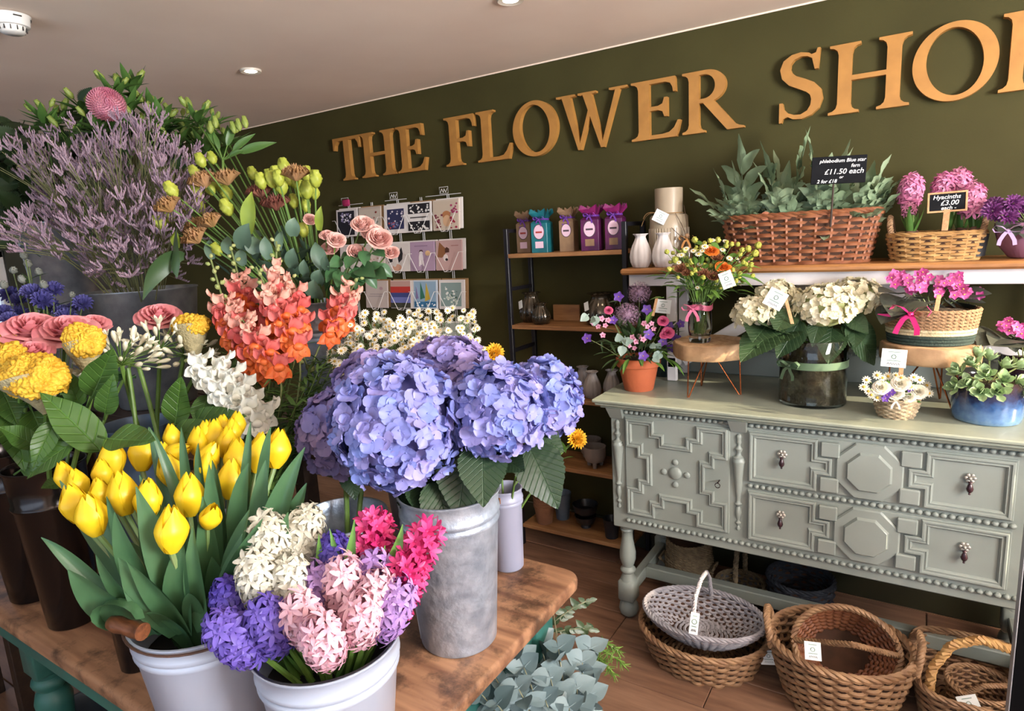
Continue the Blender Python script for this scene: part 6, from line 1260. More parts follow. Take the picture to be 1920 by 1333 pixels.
for (x,y,x2,y2,s_,dd) in ((880,825,858,972,1.0,1.28),(905,830,905,905,1.15,1.25),(990,835,1035,922,1.25,1.33),(985,800,1070,850,.85,1.36),(930,850,975,880,.8,1.30),(820,900,838,978,1.05,1.27),(790,900,790,955,.8,1.30),(655,880,668,940,.6,1.36),(860,800,930,870,.9,1.36),(760,910,800,955,.9,1.31),(850,840,800,930,.9,1.34)):
    a_,b_ = P(x,y,dd+.03),P(x2,y2,dd-.02); own = min(hyd,key=lambda q: (q[1]-a_).length)[0]; inst(random.choice(hyl2),'leaf',own,fy(a_,b_-a_,(CAM-a_).normalized()+V(rnd(-.3,.3),0,rnd(.2,.7)),s_*max(.75,(b_-a_).length/.15)))
# yellow flowers in the slim bucket
M_yel = mat('golden yellow petal','#d9a021','#e8bb3a',rough=.55,scale=40,trans=.15); yel_me = ruffle_mb(.024,5,.6,8).mesh('bloom',M_yel,True,180)
for (x,y,dd,lb) in ((1080,823,1.62,'golden yellow bloom peeping out right of the hydrangeas'),(975,857,1.52,'golden yellow bloom under the hydrangeas above the slim bucket'),(926,662,1.66,'golden yellow bloom behind the top hydrangeas')):
    p_ = P(x,y,dd); b = SL+V((p_.x-SL.x)*.1,0,.12); t = thing('marigold',lb,'marigold',b,'golden blooms in the slim bucket'); part(stem_tube(b,p_,.003,.003,V(0,0,.04)),'stem',G_STEM,t); inst(yel_me,'bloom',t,fz(p_,(CAM-p_).normalized()+V(.6,0,.4)))
    for k in range(3): inst(lance2_me,'leaf',t,fy(mid(b,p_,.6+.12*k),V(rnd(-1,1),rnd(-.6,.2),.8),(0,0,1),.8))
# ================================================================== DAISIES
dz = []; dsm = [daisy_me('daisy',s_,[M_dwhite,M_dyel]) for s_ in (.85,1.0)]
M_dfol = mat('feathery daisy foliage','#3d5226','#55683a',rough=.6,scale=30)
for k in range(28):
    cx = 655+ (k%7)*36+rnd(-14,14); cy = 604+(k//7)*30+rnd(-8,8)+max(0,(700-cx))*.12; dd = 1.80-.07*(k//7)+rnd(-.03,.03); tip = P(cx,cy,dd); b = DAB+V((tip.x-DAB.x)*.15,(tip.y-DAB.y)*.15,.18)
    t = thing('daisy_spray','daisy','daisies',b,'sprays of white daisies'); part(stem_tube(b,tip,.0022,.0015,V(0,0,.05)),'stem',G_STEM,t); fm = MB()
    for j in range(17):
        p_ = P(cx+rnd(-27,27),cy+rnd(-22,24),dd+rnd(-.06,.04)); d_ = (CAM-p_).normalized()+V(rnd(-.5,.5),rnd(-.2,.2),rnd(.0,.8)); inst(random.choice(dsm),'daisy',t,fz(p_,d_,rnd(0,6),rnd(.9,1.2)))
        fm.tube([mid(b,tip,rnd(.75,.95)),p_],.0007,3,0,False)
        q_ = mid(tip,p_,rnd(.2,1))-V(0,0,.02); fm.tube([q_,q_+V(rnd(-.02,.02),rnd(-.02,.02),rnd(-.01,.02))],[.0016,.0004],3,0,False)
    part(fm,'foliage',M_dfol,t,kind='stuff'); dz.append((t,tip))
relabel(dz,'spray of small white daisies, {} in the {} of the bunch',['front','middle','back'])
# ================================================================== SNAPDRAGONS
def snap_me(name, mu, ml, s=1):
    mb = MB(); mb.lathe([(.004*s,-.016*s),(.0075*s,-.008*s),(.008*s,.002*s)],8,0,(0,0,0))
    for k,a_ in enumerate((-.55,.55)): petal(mb,.020*s,.019*s,Matrix.Translation((0,.004*s,.002*s))@rz(-a_)@rx(1.15),cup=.25,curl=-.55,bw=.6,tip=.55,nu=4,nv=5,mi=0,wave=.05,rnd_=1)
    for k,a_ in enumerate((-.95,0,.95)): petal(mb,.019*s,.017*s,Matrix.Translation((0,-.004*s,.001*s))@rz(PI-a_)@rx(.55),cup=.2,curl=-.75,bw=.7,tip=.55,nu=4,nv=5,mi=1,wave=.05,rnd_=1)
    mb.ell((0,-.003*s,.004*s),(.0085*s,.0065*s,.0060*s),10,7,1); return mb.mesh(name,[mu,ml],True,180)
M_sp1 = mat('coral pink snapdragon','#c9504f','#d9776e',rough=.5,scale=50,rand=.6,trans=.18); M_sp2 = mat('orange snapdragon lip','#d8511f','#e27a3a',rough=.5,scale=50,rand=.5,trans=.18); M_sp3 = mat('pale salmon snapdragon','#d68f80','#e0b09a',rough=.5,scale=50,rand=.6,trans=.18); M_spw = mat('white snapdragon petal','#dcdccd','#e8e8df',rough=.5,scale=50,rand=.5,trans=.18); M_sbud = mat('green snapdragon bud','#7d8a4a','#a3a36a',rough=.6,scale=40,rand=.6)
sn_o = snap_me('floret',M_sp1,M_sp2,1.45); sn_p = snap_me('floret',M_sp3,M_sp1,1.35); sn_pp = snap_me('floret',M_sp3,M_sp3,1.0); sn_w = snap_me('floret',M_spw,M_spw,1.4); sbud = bud_mb(.0055,.014,3).mesh('bud',M_sbud,True,180)
sleaf = leaf_me('leaf',.045,.009,mat('snapdragon leaf','#4a6b33','#628547',rough=.5,scale=15,rand=.6,trans=.1),curl=-.2,fold=.15,tip=.8,nu=4,nv=6)
SPK = [(395,485,445,650,1.56,'o',.40),(432,462,470,600,1.62,'o',.36),(425,560,490,692,1.53,'o',.12),(518,452,520,640,1.60,'o',.26),(480,500,555,650,1.54,'o',.2),(545,520,560,610,1.60,'o',.08),(672,520,612,622,1.66,'o',.12),(655,545,640,600,1.70,'o',.1),(455,600,520,690,1.50,'o',.0),(358,672,480,795,1.42,'w',.05),(405,672,492,780,1.45,'w',.05),(410,560,440,615,1.56,'o',.3),(560,640,580,700,1.66,'g',1)]
sp = []
for k,(x,y,x2,y2,dd,c_,gb) in enumerate(SPK):
    a_,b_ = P(x2,y2,dd),P(x,y,dd+.02); base = SNB+V((a_.x-SNB.x)*.2,(a_.y-SNB.y)*.2,.16); t = thing('snapdragon','snapdragon','snapdragon',base,'snapdragons'); mb = MB(); mb.tube(bez(base,a_-(b_-a_)*.5,a_,8)+bez(a_,mid(a_,b_),b_,6)[1:],.0024,6); part(mb,'stem',G_STEM2,t)
    L_ = (b_-a_).length; n = max(6,int(L_/.0125)); ax = (b_-a_).normalized(); Q = V(0,0,1).rotation_difference(ax)
    for i in range(n):
        f_ = i/(n-1); p0 = mid(a_,b_,f_); an = i*2.2; d_ = Q@V(math.cos(an),math.sin(an),.15)
        if f_ < 1-gb:
            me = sn_w if c_=='w' else sn_o if f_ < .55*(1-gb) else sn_p if f_ < .8*(1-gb) else sn_pp
            d_ = (d_*.8+(CAM-p0).normalized()*.65).normalized(); inst(me,'floret',t,fy(p0+d_*.016,UP,d_,1)@Matrix.Scale(rnd(.9,1.2)*(1.08-.25*f_),4))
        else: inst(sbud,'bud',t,fz(p0+d_*.005,d_+ax*.5,0,1.5-.7*f_))
    for i in range(16):
        q_ = mid(base+V(0,0,.08),a_,rnd(.25,.98)); inst(sleaf,'leaf',t,fy(q_,V(rnd(-1,1),rnd(-1,1),rnd(-.2,.8)),(0,0,1),rnd(.7,1.2)))
    sp.append((t,b_,c_))
relabel([(t,p_) for t,p_,c_ in sp if c_=='o'],'coral and orange snapdragon stem, {} among the coral stems by its tip'); relabel([(t,p_) for t,p_,c_ in sp if c_=='w'],'white snapdragon stem, {} of the two')
for t,p_,c_ in sp:
    if c_=='g': t['label'] = 'green unopened snapdragon stem below the zinc bucket'
# extra leafy snapdragon shoots
gs = []
for (x,y,dd) in ((510,700,1.52),(530,730,1.5),(555,760,1.5),(575,720,1.55),(590,760,1.5),(545,690,1.58),(600,690,1.6),(505,770,1.46),(570,800,1.45),(620,660,1.65),(640,650,1.68)):
    p_ = P(x,y,dd); base = SNB+V((p_.x-SNB.x)*.25,(p_.y-SNB.y)*.25,.18); t = thing('leafy_shoot','shoot','foliage',base,'leafy green shoots'); part(stem_tube(base,p_,.0025,.0015,V(0,0,.02)),'stem',G_STEM,t)
    for i in range(54): f_ = rnd(.25,1); q_ = mid(base,p_,f_); an = i*2.4; inst(sleaf,'leaf',t,fy(q_,V(math.cos(an),math.sin(an),rnd(.1,.9)),(0,0,1),rnd(.8,1.4)))
    gs.append((t,p_))
relabel(gs,'leafy green snapdragon shoot, {} below the coral blooms')
# ================================================================== LISIANTHUS
M_lbud = mat('lime green lisianthus bud','#96a036','#b6ba48',rough=.5,scale=30,rand=.6,trans=.18); M_lbrn = mat('bronze lisianthus petal','#a07a45','#b98d68',rough=.55,scale=35,rand=.5,trans=.15); M_lbr2 = mat('dusky rose lisianthus petal','#7a4238','#94604e',rough=.55,scale=35,rand=.5,trans=.15); M_lleaf = mat('grey green lisianthus leaf','#4a6350','#5f7762',rough=.5,scale=15,rand=.6,trans=.12); M_ylleaf = mat('yellow green leaf','#7d9130','#94a53f',rough=.45,scale=12,trans=.2)
lb_me = [bud_mb(.0145,.044,k).mesh('bud',M_lbud,True,180) for k in range(3)]; lbr = [ruffle_mb(.036,5,1.15,k).mesh('bloom',M_lbrn,True,180) for k in (1,2)]+[ruffle_mb(.036,5,1.1,5).mesh('bloom',M_lbr2,True,180)]
lleaf = [leaf_me('leaf',.085,.050,M_lleaf,curl=cu,fold=.12,nu=6,nv=8,tip=.68) for cu in (-.2,.1)]
def zz(x,y): return (280+x/3.692,280+y/3.692)
LB_ = [(440,75),(365,95),(320,175),(430,290),(485,265),(340,305),(150,345),(170,305),(270,420),(360,420),(90,525),(150,485),(720,185),(780,245),(835,210),(880,190),(935,145),(950,190),(965,225),(870,260),(920,285),(1000,380),(1050,300),(1090,315),(1145,320),(1152,235),(1090,200),(1070,580),(545,325),(550,430),(480,710),(850,235),(1000,240),(900,225),(1085,405)]
LBR = [(390,240,0),(545,220,1),(150,405,0),(355,550,1),(340,620,0),(440,510,1),(880,395,2),(1015,190,1),(780,310,2)]
ls = []; DL = 1.80
for k,(x,y) in enumerate(LB_):
    p_ = P(*zz(x,y),DL+rnd(-.10,.08)); base = LSB+V((p_.x-LSB.x)*.12,(p_.y-LSB.y)*.12,.26); t = thing('lisianthus','bud','lisianthus',base,'lisianthus stems'); ax = (p_-base).normalized()+V(0,0,.5)
    part(stem_tube(base,p_,.0026,.0018,V((base.x-p_.x)*.15,0,.03)),'stem',G_STEM,t); inst(random.choice(lb_me),'bud',t,fz(p_-ax.normalized()*.012,ax,rnd(0,6),rnd(.85,1.2)))
    for j in range(2): inst(random.choice(lleaf),'leaf',t,fy(mid(base,p_,rnd(.15,.55)),V(rnd(-1,1),rnd(-1,.3),.6),(0,0,1),rnd(.5,.9)))
    ls.append((t,p_))
relabel(ls,'lime green lisianthus bud, {} in the {} row',['lowest','lower middle','upper middle','topmost'])
ls2 = []
for (x,y,c_) in LBR:
    p_ = P(*zz(x,y),DL-.06+rnd(-.05,.04)); base = LSB+V((p_.x-LSB.x)*.12,(p_.y-LSB.y)*.12,.26); t = thing('lisianthus','bloom','lisianthus',base,'bronze lisianthus blooms'); part(stem_tube(base,p_,.0028,.0022,V((base.x-p_.x)*.15,0,.03)),'stem',G_STEM,t)
    inst(lbr[c_],'bloom',t,fz(p_-V(0,0,.01),(p_-base).normalized()+(CAM-p_).normalized()*.35+V(0,0,.5),rnd(0,6),rnd(.85,1.05))); ls2.append((t,p_))
relabel(ls2,'frilled bronze lisianthus bloom, {} of the open ones')
own = ls
for (x,y,x2,y2,w_,m) in ((690,580,710,290,105,'y'),(1180,560,1190,390,60,'y'),(195,680,190,560,55,'y'),(640,690,690,510,120,'g'),(740,720,720,600,110,'g'),(1000,600,1005,470,95,'g'),(560,720,540,600,90,'g'),(1200,820,1150,640,100,'g'),(990,820,1000,680,90,'g'),(1160,1030,1140,900,130,'g'),(660,800,630,690,80,'g'),(1230,840,1220,720,60,'g'),(1090,880,1070,760,70,'g'),(1170,930,1180,830,90,'g'),(830,760,800,600,80,'g'),(440,760,420,620,70,'g'),(900,700,920,560,60,'g')):
    a_,b_ = P(*zz(x,y),DL-.08),P(*zz(x2,y2),DL-.10+rnd(-.04,.04)); o_ = min(ls,key=lambda q: (q[1]-b_).length)[0]; mb = MB(); blade(mb,bez(a_,mid(a_,b_)-FW*.02,b_,10),w_/3.692*DL/FPX,RT*.9+FW*rnd(-.4,.4),.25,0,.4,1.3,0,6); part(mb,'leaf',M_ylleaf if m=='y' else M_lleaf,o_,True,180)
# dark strap leaves hanging over the statice bucket
for (x,y,x2,y2,x3,y3) in ((345,480,300,475,268,562),(330,430,318,470,332,520)):
    o_ = ls[10][0]; mb = MB(); blade(mb,bez(P(x,y,1.66),P(x2,y2,1.60),P(x3,y3,1.62),12),.05,V(.3,.2,1),.2,0,.3); part(mb,'leaf',M_dkleaf,o_,True,180)
# spray roses
M_spr = mat('pale pink spray rose petal','#dba59b','#e8c2b6',rough=.5,scale=20,rand=.4,trans=.2); spr = [rose_mb(.0255,k+30,.35).mesh('rose',M_spr,True,180) for k in range(3)]; rleaf = leaf_me('leaf',.062,.042,mat('rose leaf','#2f5230','#426a40',rough=.4,scale=12,rand=.6,trans=.1),curl=-.2,fold=.14,serr=.06,nu=6,nv=16,tip=.7,stalk=.012)
sr = []
for (x,y,s_) in ((1475,500,1.15),(1540,555,1.1),(1590,600,1.3),(1245,665,.9),(1290,605,.95),(1430,690,1.0),(1672,690,.85),(1110,460,.7),(1225,570,.7)):
    p_ = P(*zz(x,y),1.74+rnd(-.04,.04)); base = LSB+V(.03,0,.27); t = thing('spray_rose','rose','rose',base,'pale pink spray roses'); part(stem_tube(base,p_,.0028,.002,V(0,0,-.01)),'stem',G_STEM,t); inst(random.choice(spr),'rose',t,fz(p_-V(0,0,.012),(CAM-p_).normalized()*.8+V(rnd(-.3,.4),0,.8),rnd(0,6),s_)); sr.append((t,p_))
relabel(sr,'pale pink spray rose, {} of its bunch')
for (x,y,x2,y2) in ((1440,760,1530,720),(1480,700,1500,800),(1520,820,1600,790),(1580,800,1690,880),(1500,860,1580,960),(1480,880,1420,960),(1300,820,1220,900),(1350,850,1300,920),(1380,780,1340,700),(1250,900,1200,980),(1400,830,1480,900),(1290,940,1240,1010),(1420,740,1360,800),(1560,700,1620,720),(1330,760,1250,800),(1260,840,1180,870),(1350,960,1280,980),(1530,860,1620,860),(1450,820,1540,850)):
    a_,b_ = P(*zz(x,y),1.73),P(*zz(x2,y2),1.70+rnd(-.04,.05)); o_ = min(sr,key=lambda q: (q[1]-a_).length)[0]; inst(rleaf,'leaf',o_,fy(a_,b_-a_,(CAM-a_).normalized()+V(rnd(-.4,.4),0,rnd(.2,.9)),max(.7,(b_-a_).length/.062)))
# ================================================================== ROSES, CELOSIA, AGAPANTHUS AT THE LEFT
M_rose = mat('salmon pink rose petal','#db8088','#e8a2a2',rough=.5,scale=12,rand=.3,trans=.2)
rs = []
for k,(x,y,r_,dd) in enumerate(((56,611,44,1.44),(124,614,42,1.44),(60,655,28,1.36),(297,588,34,1.62),(172,604,26,1.56))):
    p_ = P(x,y,dd); base = (D0v if k in (0,2) else D1)+V(0,0,.22); t = thing('rose','rose','rose',base,'large salmon pink roses'); rm = r_*dd/FPX; part(stem_tube(base,p_,.004,.004,V(0,0,.05)),'stem',G_STEM,t)
    inst(rose_mb(rm,k+50,1.0).mesh('bloom',M_rose,True,180),'bloom',t,fz(p_-V(0,0,rm*.35),(CAM-p_).normalized()*.55+V(0,0,1))); rs.append((t,p_))
    for j in range(3): inst(rleaf,'leaf',t,fy(mid(base,p_,.7),V(rnd(-1,1),rnd(-1,1),.2),(0,0,1),1.1))
for (t,p_),lb in zip(rs,('large salmon pink rose at the far left','large salmon pink rose second from the left','small salmon rose just above the yellow celosia','salmon pink rose behind the white agapanthus','shaded salmon rose against the zinc bucket')): t['label'] = lb
M_cel = mat('golden celosia crest','#b98a14','#d6ab2e',rough=.65,scale=40,detail=4,bump=.5,bscale=120); M_celu = mat('beige celosia underside','#8f8560','#a69a72',rough=.8,scale=60,bump=.6,bscale=200)
def celosia(x,y,wp,hp_,dd,label,cone,base,tiltv=(0,0,1)):
    p_ = P(x,y,dd); k_ = dd/FPX; rx_,rz_ = wp/2*k_,hp_/2*k_; t = thing('celosia',label,'celosia',base,'golden celosia heads'); mb = MB()
    def f(u,v):
        th = 2*PI*u; ph = -.9+(PI/2+.9)*v; d_ = V(math.cos(ph)*math.cos(th),math.cos(ph)*math.sin(th),math.sin(ph)); q_ = d_*(1/max(rx_,.03))*0+V(d_.x*rx_,d_.y*rx_*.7,d_.z*rz_)
        n1 = noise.noise(q_*130+V(x,y,0)); w_ = abs(n1)**.5; n2 = noise.noise(q_*28+V(y,0,x)); return p_+q_*(1+.28*n2)+V(d_.x,d_.y,d_.z)*(w_*.0105-.003)
    mb.sheet(f,200,70); part(mb,'crest',M_cel,t,True,180)
    e_ = p_+(V(*cone)*k_ if len(cone)==3 else RT*cone[0]*k_-UP*cone[1]*k_); mb = MB(); pts = [mid(p_,e_,q/6) for q in range(7)]; mb.tube(pts,[rx_*.80,rx_*.72,rx_*.55,rx_*.38,rx_*.25,rx_*.15,.005],18); part(mb,'underside',M_celu,t)
    part(stem_tube(e_,base,.005,.006,V(0,0,.01)),'stem',G_STEM,t); return t
cels = [celosia(66,706,152,78,1.30,'broad golden celosia head in front of the roses',(20,70),D1+V(-.02,0,.25)),celosia(14,672,95,52,1.34,'golden celosia head at the left edge of the picture',(25,60),D0v+V(0,0,.25)),celosia(8,640,60,40,1.42,'small golden celosia head behind at the left edge',(30,60),D0v+V(.02,.02,.25)),celosia(155,640,82,66,1.36,'upright golden celosia head beside the agapanthus',(20,88),D1+V(.02,0,.25)),celosia(358,608,78,38,1.58,'golden celosia head on a beige cone beside the snapdragons',(10,92),AG+V(.02,0,.3))]
M_cleaf = veinmat('bright celosia leaf','#2a481a','#567d30',k=.9,freq=60,bump=.6,trans=.18); cle = [leaf_me('leaf',.12,.055,M_cleaf,curl=cu,fold=.14,nu=8,nv=16,tip=.72,corr=.001,freq=60,k_=.9,stalk=.02,wave=.05) for cu in (-.25,.1)]
for (x,y,x2,y2,dd,s_) in ((172,745,215,645,1.28,1.0),(190,845,82,730,1.24,1.0),(138,830,0,912,1.22,.75),(103,790,58,872,1.22,1.0),(202,822,300,834,1.13,1.0),(328,795,345,700,1.40,1.0),(70,835,0,805,1.26,1.1),(197,775,206,715,1.27,1.0),(60,770,95,850,1.32,1.2),(20,770,40,850,1.34,1.2),(120,900,70,920,1.26,.9),(355,800,430,770,1.38,1.1),(0,720,30,790,1.36,1.2),(150,760,120,690,1.34,1.0),(320,820,400,790,1.30,1.0),(40,880,100,830,1.32,1.0),(110,740,140,800,1.36,1.1),(390,740,370,800,1.42,1.0)):
    a_,b_ = P(x,y,dd+.03),P(x2,y2,dd-.02); o_ = min(cels,key=lambda q: (Vector(q.location)-a_).length); inst(random.choice(cle),'leaf',o_,fy(a_,b_-a_,(CAM-a_).normalized()+V(rnd(-.4,.4),0,rnd(.2,.8)),s_*(b_-a_).length/.12,s_*(b_-a_).length/.12*(1.0 if (b_-a_).length>.09 else 1.3)))
M_agb = mat('ivory agapanthus bud','#d8d3b2','#e3dfc8',rough=.5,scale=30,rand=.6,trans=.15); agb = MB(); agb.lathe([(.0012,0),(.003,.006),(.0052,.016),(.0058,.024),(.004,.032),(0,.036)],8); agb_me = agb.mesh('bud',M_agb,True,180); ago = star_floret('floret',M_agb,.020,.0075,6,.014,.95,.0)
for (x,y,R_,dd,x2,y2,n,lb) in ((228,684,56,1.46,268,830,46,'white agapanthus head with many ivory buds beside the celosia'),(300,655,44,1.56,300,830,30,'white agapanthus head behind, right of the first'),(345,668,40,1.60,330,820,20,'small agapanthus head in shade under the celosia cone')):
    p_ = P(x,y,dd); base = mid(P(x2,y2,dd+.05),AG+V(0,0,.3),.3); t = thing('agapanthus',lb,'agapanthus',base,'white agapanthus'); part(stem_tube(base,p_,.006,.005,V(0,0,.0)),'stem',G_STEM,t); k_ = dd/FPX
    for i,d_ in enumerate(fib(n,-.25,1)):
        e_ = p_+V(d_.x,d_.y,d_.z)*R_*k_*rnd(.75,1.05); mb = MB(); mb.tube([p_,mid(p_,e_)+V(0,0,.004),e_],.0011,4,0,False); part(mb,'pedicel',G_STEM,t); inst(agb_me if i%4 else ago,'bud' if i%4 else 'floret',t,fz(e_,(e_-p_)+V(0,0,.01),rnd(0,6),rnd(.75,1.15)))
for (x,y,x2,y2) in ((240,690,258,830),(258,680,300,835)):
    a_,b_ = P(x,y,1.47),P(x2,y2,1.47); mb = MB(); mb.tube(bez(b_,mid(a_,b_)+RT*.004,a_,6),.0052,8); solo(mb,'cut_stem',G_STEM,'bare green agapanthus stem, '+('left' if x<250 else 'right')+' of the pair under the ivory head','stem',loc=b_)
# ================================================================== PURPLE FLOWERS AT THE FAR LEFT
M_pw = mat('pale lilac bud','#6e7064','#84857a',rough=.6,scale=30,rand=.6); pl_me = ruffle_mb(.024,3,.8,7).mesh('bloom',mat('violet blue lisianthus','#3f3a78','#5a5690',rough=.55,scale=30,rand=.6,trans=.1),True,180); pb_me = bud_mb(.009,.026,5).mesh('bud',M_pw,True,180)
pu = []
for (x,y,k) in ((20,555,0),(38,565,0),(80,565,0),(92,575,0),(115,585,0),(140,580,0),(18,600,0),(5,590,0),(60,550,0),(155,570,0),(125,595,0),(25,510,1),(55,500,1),(75,515,1),(48,485,1),(85,540,1),(62,545,1),(135,555,1),(100,545,0),(35,590,0),(45,530,1),(10,540,1)):
    p_ = P(x,y,1.90+rnd(-.08,.08)); base = PUB+V((p_.x-PUB.x)*.1,(p_.y-PUB.y)*.1,.3); t = thing('purple_lisianthus','p','lisianthus',base,'violet lisianthus at the far left'); part(stem_tube(base,p_,.0022,.0018,V(0,0,.03)),'stem',G_STEM2,t); inst(pb_me if k else pl_me,'bud' if k else 'bloom',t,fz(p_,(CAM-p_).normalized()+V(rnd(-.6,.6),0,.7),rnd(0,6),rnd(.85,1.15)))
    for j in range(2): inst(lance_me,'leaf',t,fy(mid(base,p_,rnd(.5,.9)),V(rnd(-1,1),rnd(-1,1),.5),(0,0,1),.7))
    pu.append((t,p_))
relabel(pu,'violet lisianthus stem in shade, {} in the {} row at far left',['lower','upper'])
# ================================================================== STATICE
M_stat = mat('dusty lilac statice','#846a7a','#a38b94',rough=.75,scale=40,rand=.5); M_stst = mat('wiry statice stem','#5a5b38','#68683f',rough=.7,scale=20)
st_l = []
TIPS = [(60,310),(45,290),(75,330),(110,300),(90,350),(130,280),(150,310),(170,280),(185,310),(205,270),(225,300),(250,260),(265,245),(275,300),(300,290),(310,320),(335,300),(350,320),(360,345),(245,330),(200,340),(160,345),(120,370),(290,350),(325,365),(60,420),(40,440),(95,410),(130,420),(180,400),(215,420),(250,395),(285,400),(320,410),(195,450),(230,455),(275,460),(160,440),(310,470),(240,490),(205,500),(180,480),(330,440),(265,370),(150,390),(345,390),(100,440),(70,455),(222,370),(300,500)]
for k,(x,y) in enumerate(TIPS):
    dd = 1.93+rnd(-.16,.22)-(.10 if y > 380 else 0); tip = P(x,y,dd); base = STB+V((tip.x-STB.x)*.25,(tip.y-STB.y)*.25,.32); t = thing('statice_stem','statice','statice',base,'lilac statice stems'); smb = MB(); fmb = MB()
    node = mid(base,tip,.62)+V(0,0,.03); smb.tube(bez(base,mid(base,node)+V(0,0,.03),node,6),.0018,5)
    for b_ in range(12):
        e_ = tip+RT*rnd(-.062,.062)+UP*rnd(-.055,.05)+FW*rnd(-.05,.05); dirb = (e_-node).normalized(); smb.tube(bez(node,mid(node,e_)+V(0,0,.01),e_,4),.0009,4,0,False)
        for q in range(4):
            d2 = (dirb+V(rnd(-.8,.8),rnd(-.8,.8),rnd(-.3,.8))).normalized(); c_ = e_+d2*.006; up_ = (V(0,0,1)-d2*d2.z*.6).normalized()
            for s_ in range(9):
                a_ = c_+d2*.0036*s_; d3 = (up_*.9+d2*.7+V(rnd(-.3,.3),rnd(-.3,.3),0)).normalized(); fmb.tube([a_,a_+d3*.0045,a_+d3*.0090],[.0007,.0017,.0006],3,0,False)
    part(smb,'stem',M_stst,t); part(fmb,'flower_spray',M_stat,t,True,180,kind='stuff'); st_l.append((t,tip))
relabel(st_l,'wiry lilac statice stem, {} in the {} tier of the cloud',['lowest','lower','upper','topmost'])
# ================================================================== ALSTROEMERIA, CHRYSANTHEMUM AND DARK FOLIAGE BEHIND
M_aleaf = mat('alstroemeria leaf','#40602a','#577a38',rough=.4,scale=12,rand=.6,trans=.15); M_abud = mat('yellow green alstroemeria bud','#74883a','#95a04a',rough=.5,scale=20,rand=.5,trans=.15); al_l = [leaf_me('leaf',.095,.024,M_aleaf,curl=cu,fold=.15,nu=4,nv=8,tip=.8) for cu in (-.3,.15)]; ab_me = bud_mb(.0095,.040,6).mesh('bud',M_abud,True,180)
AL = [(82,225),(105,232),(155,205),(216,172),(245,165),(238,205),(285,212),(305,232),(340,235),(368,225),(398,238),(425,262),(330,270),(130,262),(180,240),(265,235),(300,262),(360,260),(205,230),(390,285)]
al = []
for (x,y) in AL:
    tip = P(x,y,2.18+rnd(-.10,.10)); src = LFB if x < 330 else LSB; base = src+V((tip.x-src.x)*.1,(tip.y-src.y)*.1,.40 if src is LFB else .3); t = thing('alstroemeria','a','alstroemeria',base,'alstroemeria stems in bud'); part(stem_tube(base,tip,.003,.0024,V(0,0,.05)),'stem',G_STEM,t)
    for i in range(14): an = i*2.4+rnd(-.3,.3); inst(random.choice(al_l),'leaf',t,fy(tip-V(0,0,rnd(0,.03)),V(math.cos(an),math.sin(an),rnd(.0,1.1)),(0,0,1),rnd(.75,1.15)))
    for i in range(3): an = i*2.1+rnd(0,1); e_ = tip+V(math.cos(an)*.025,math.sin(an)*.025,rnd(.02,.045)); mb = MB(); mb.tube([tip,e_],.0015,4,0,False); part(mb,'pedicel',G_STEM,t); inst(ab_me,'bud',t,fz(e_,e_-tip,0,rnd(.7,1.1)))
    al.append((t,tip))
relabel(al,'alstroemeria stem in green bud, {} in the {} of the display',['lower tier','top tier'])
tip = P(458,258,2.02); base = LSB+V(-.02,.02,.3); t = thing('alstroemeria','alstroemeria stem with long leaf pointing right against the dark wall','alstroemeria',base,'alstroemeria stems in bud'); part(stem_tube(base,P(418,330,2.02),.004,.004),'stem',G_STEM,t); nd = P(418,300,2.02); part(stem_tube(P(418,330,2.02),nd,.004,.004),'stem',G_STEM,t)
for (x,y,s_) in ((505,262,1.2),(470,250,.9),(440,225,.9),(385,225,.9),(400,245,.9),(450,280,.8)): e_ = P(x,y,2.0); part(stem_tube(nd,mid(nd,e_,.4),.002,.0015),'pedicel',G_STEM,t); inst(al_l[0],'leaf',t,fy(mid(nd,e_,.35),e_-nd,(CAM-nd)+V(0,0,1),max(.6,(e_-nd).length*.7/.095)))
for (x,y) in ((450,245),(440,250),(405,240),(395,250),(462,240)): inst(ab_me,'bud',t,fz(P(x,y,2.0),UP+RT*rnd(-.4,.6)))
M_mum = mat('pink chrysanthemum petal','#d98ba2','#e6aab6',rough=.55,scale=20,trans=.15); p_ = P(200,197,2.06); base = LFB+V(0,0,.45); mm = MB(); axm = (CAM-p_).normalized()+V(.1,0,.5); Mm = fz(p_,axm)
for i,d_ in enumerate(fib(330,-.25,1)): petal(mm,.0135,.0068,Mm@fy(V(d_.x*.046,d_.y*.046,d_.z*.034),V(d_.x,d_.y,d_.z*.8)*.8+V(0,0,.25),V(-d_.x,-d_.y,1.2),1),cup=.5,curl=.25,bw=.6,tip=.6,nu=2,nv=2)
mm.ell((0,0,0),(.045,.045,.033),16,10,0,Mm); t = thing('chrysanthemum','round pink pompon chrysanthemum at the top of the display','chrysanthemum',base); part(mm,'bloom',M_mum,t,True,180,kind='stuff'); part(stem_tube(base,p_-axm.normalized()*.03,.004,.004,V(0,0,.05)),'stem',G_STEM,t)
mul = [leaf_me('leaf',.10,.075,mat('dark chrysanthemum leaf','#26391d','#354c27',rough=.5,scale=12,rand=.6,trans=.1),serr=.5,curl=cu,fold=.12,nu=8,nv=32,tip=.8,stalk=.02) for cu in (-.3,.0)]
fo = []
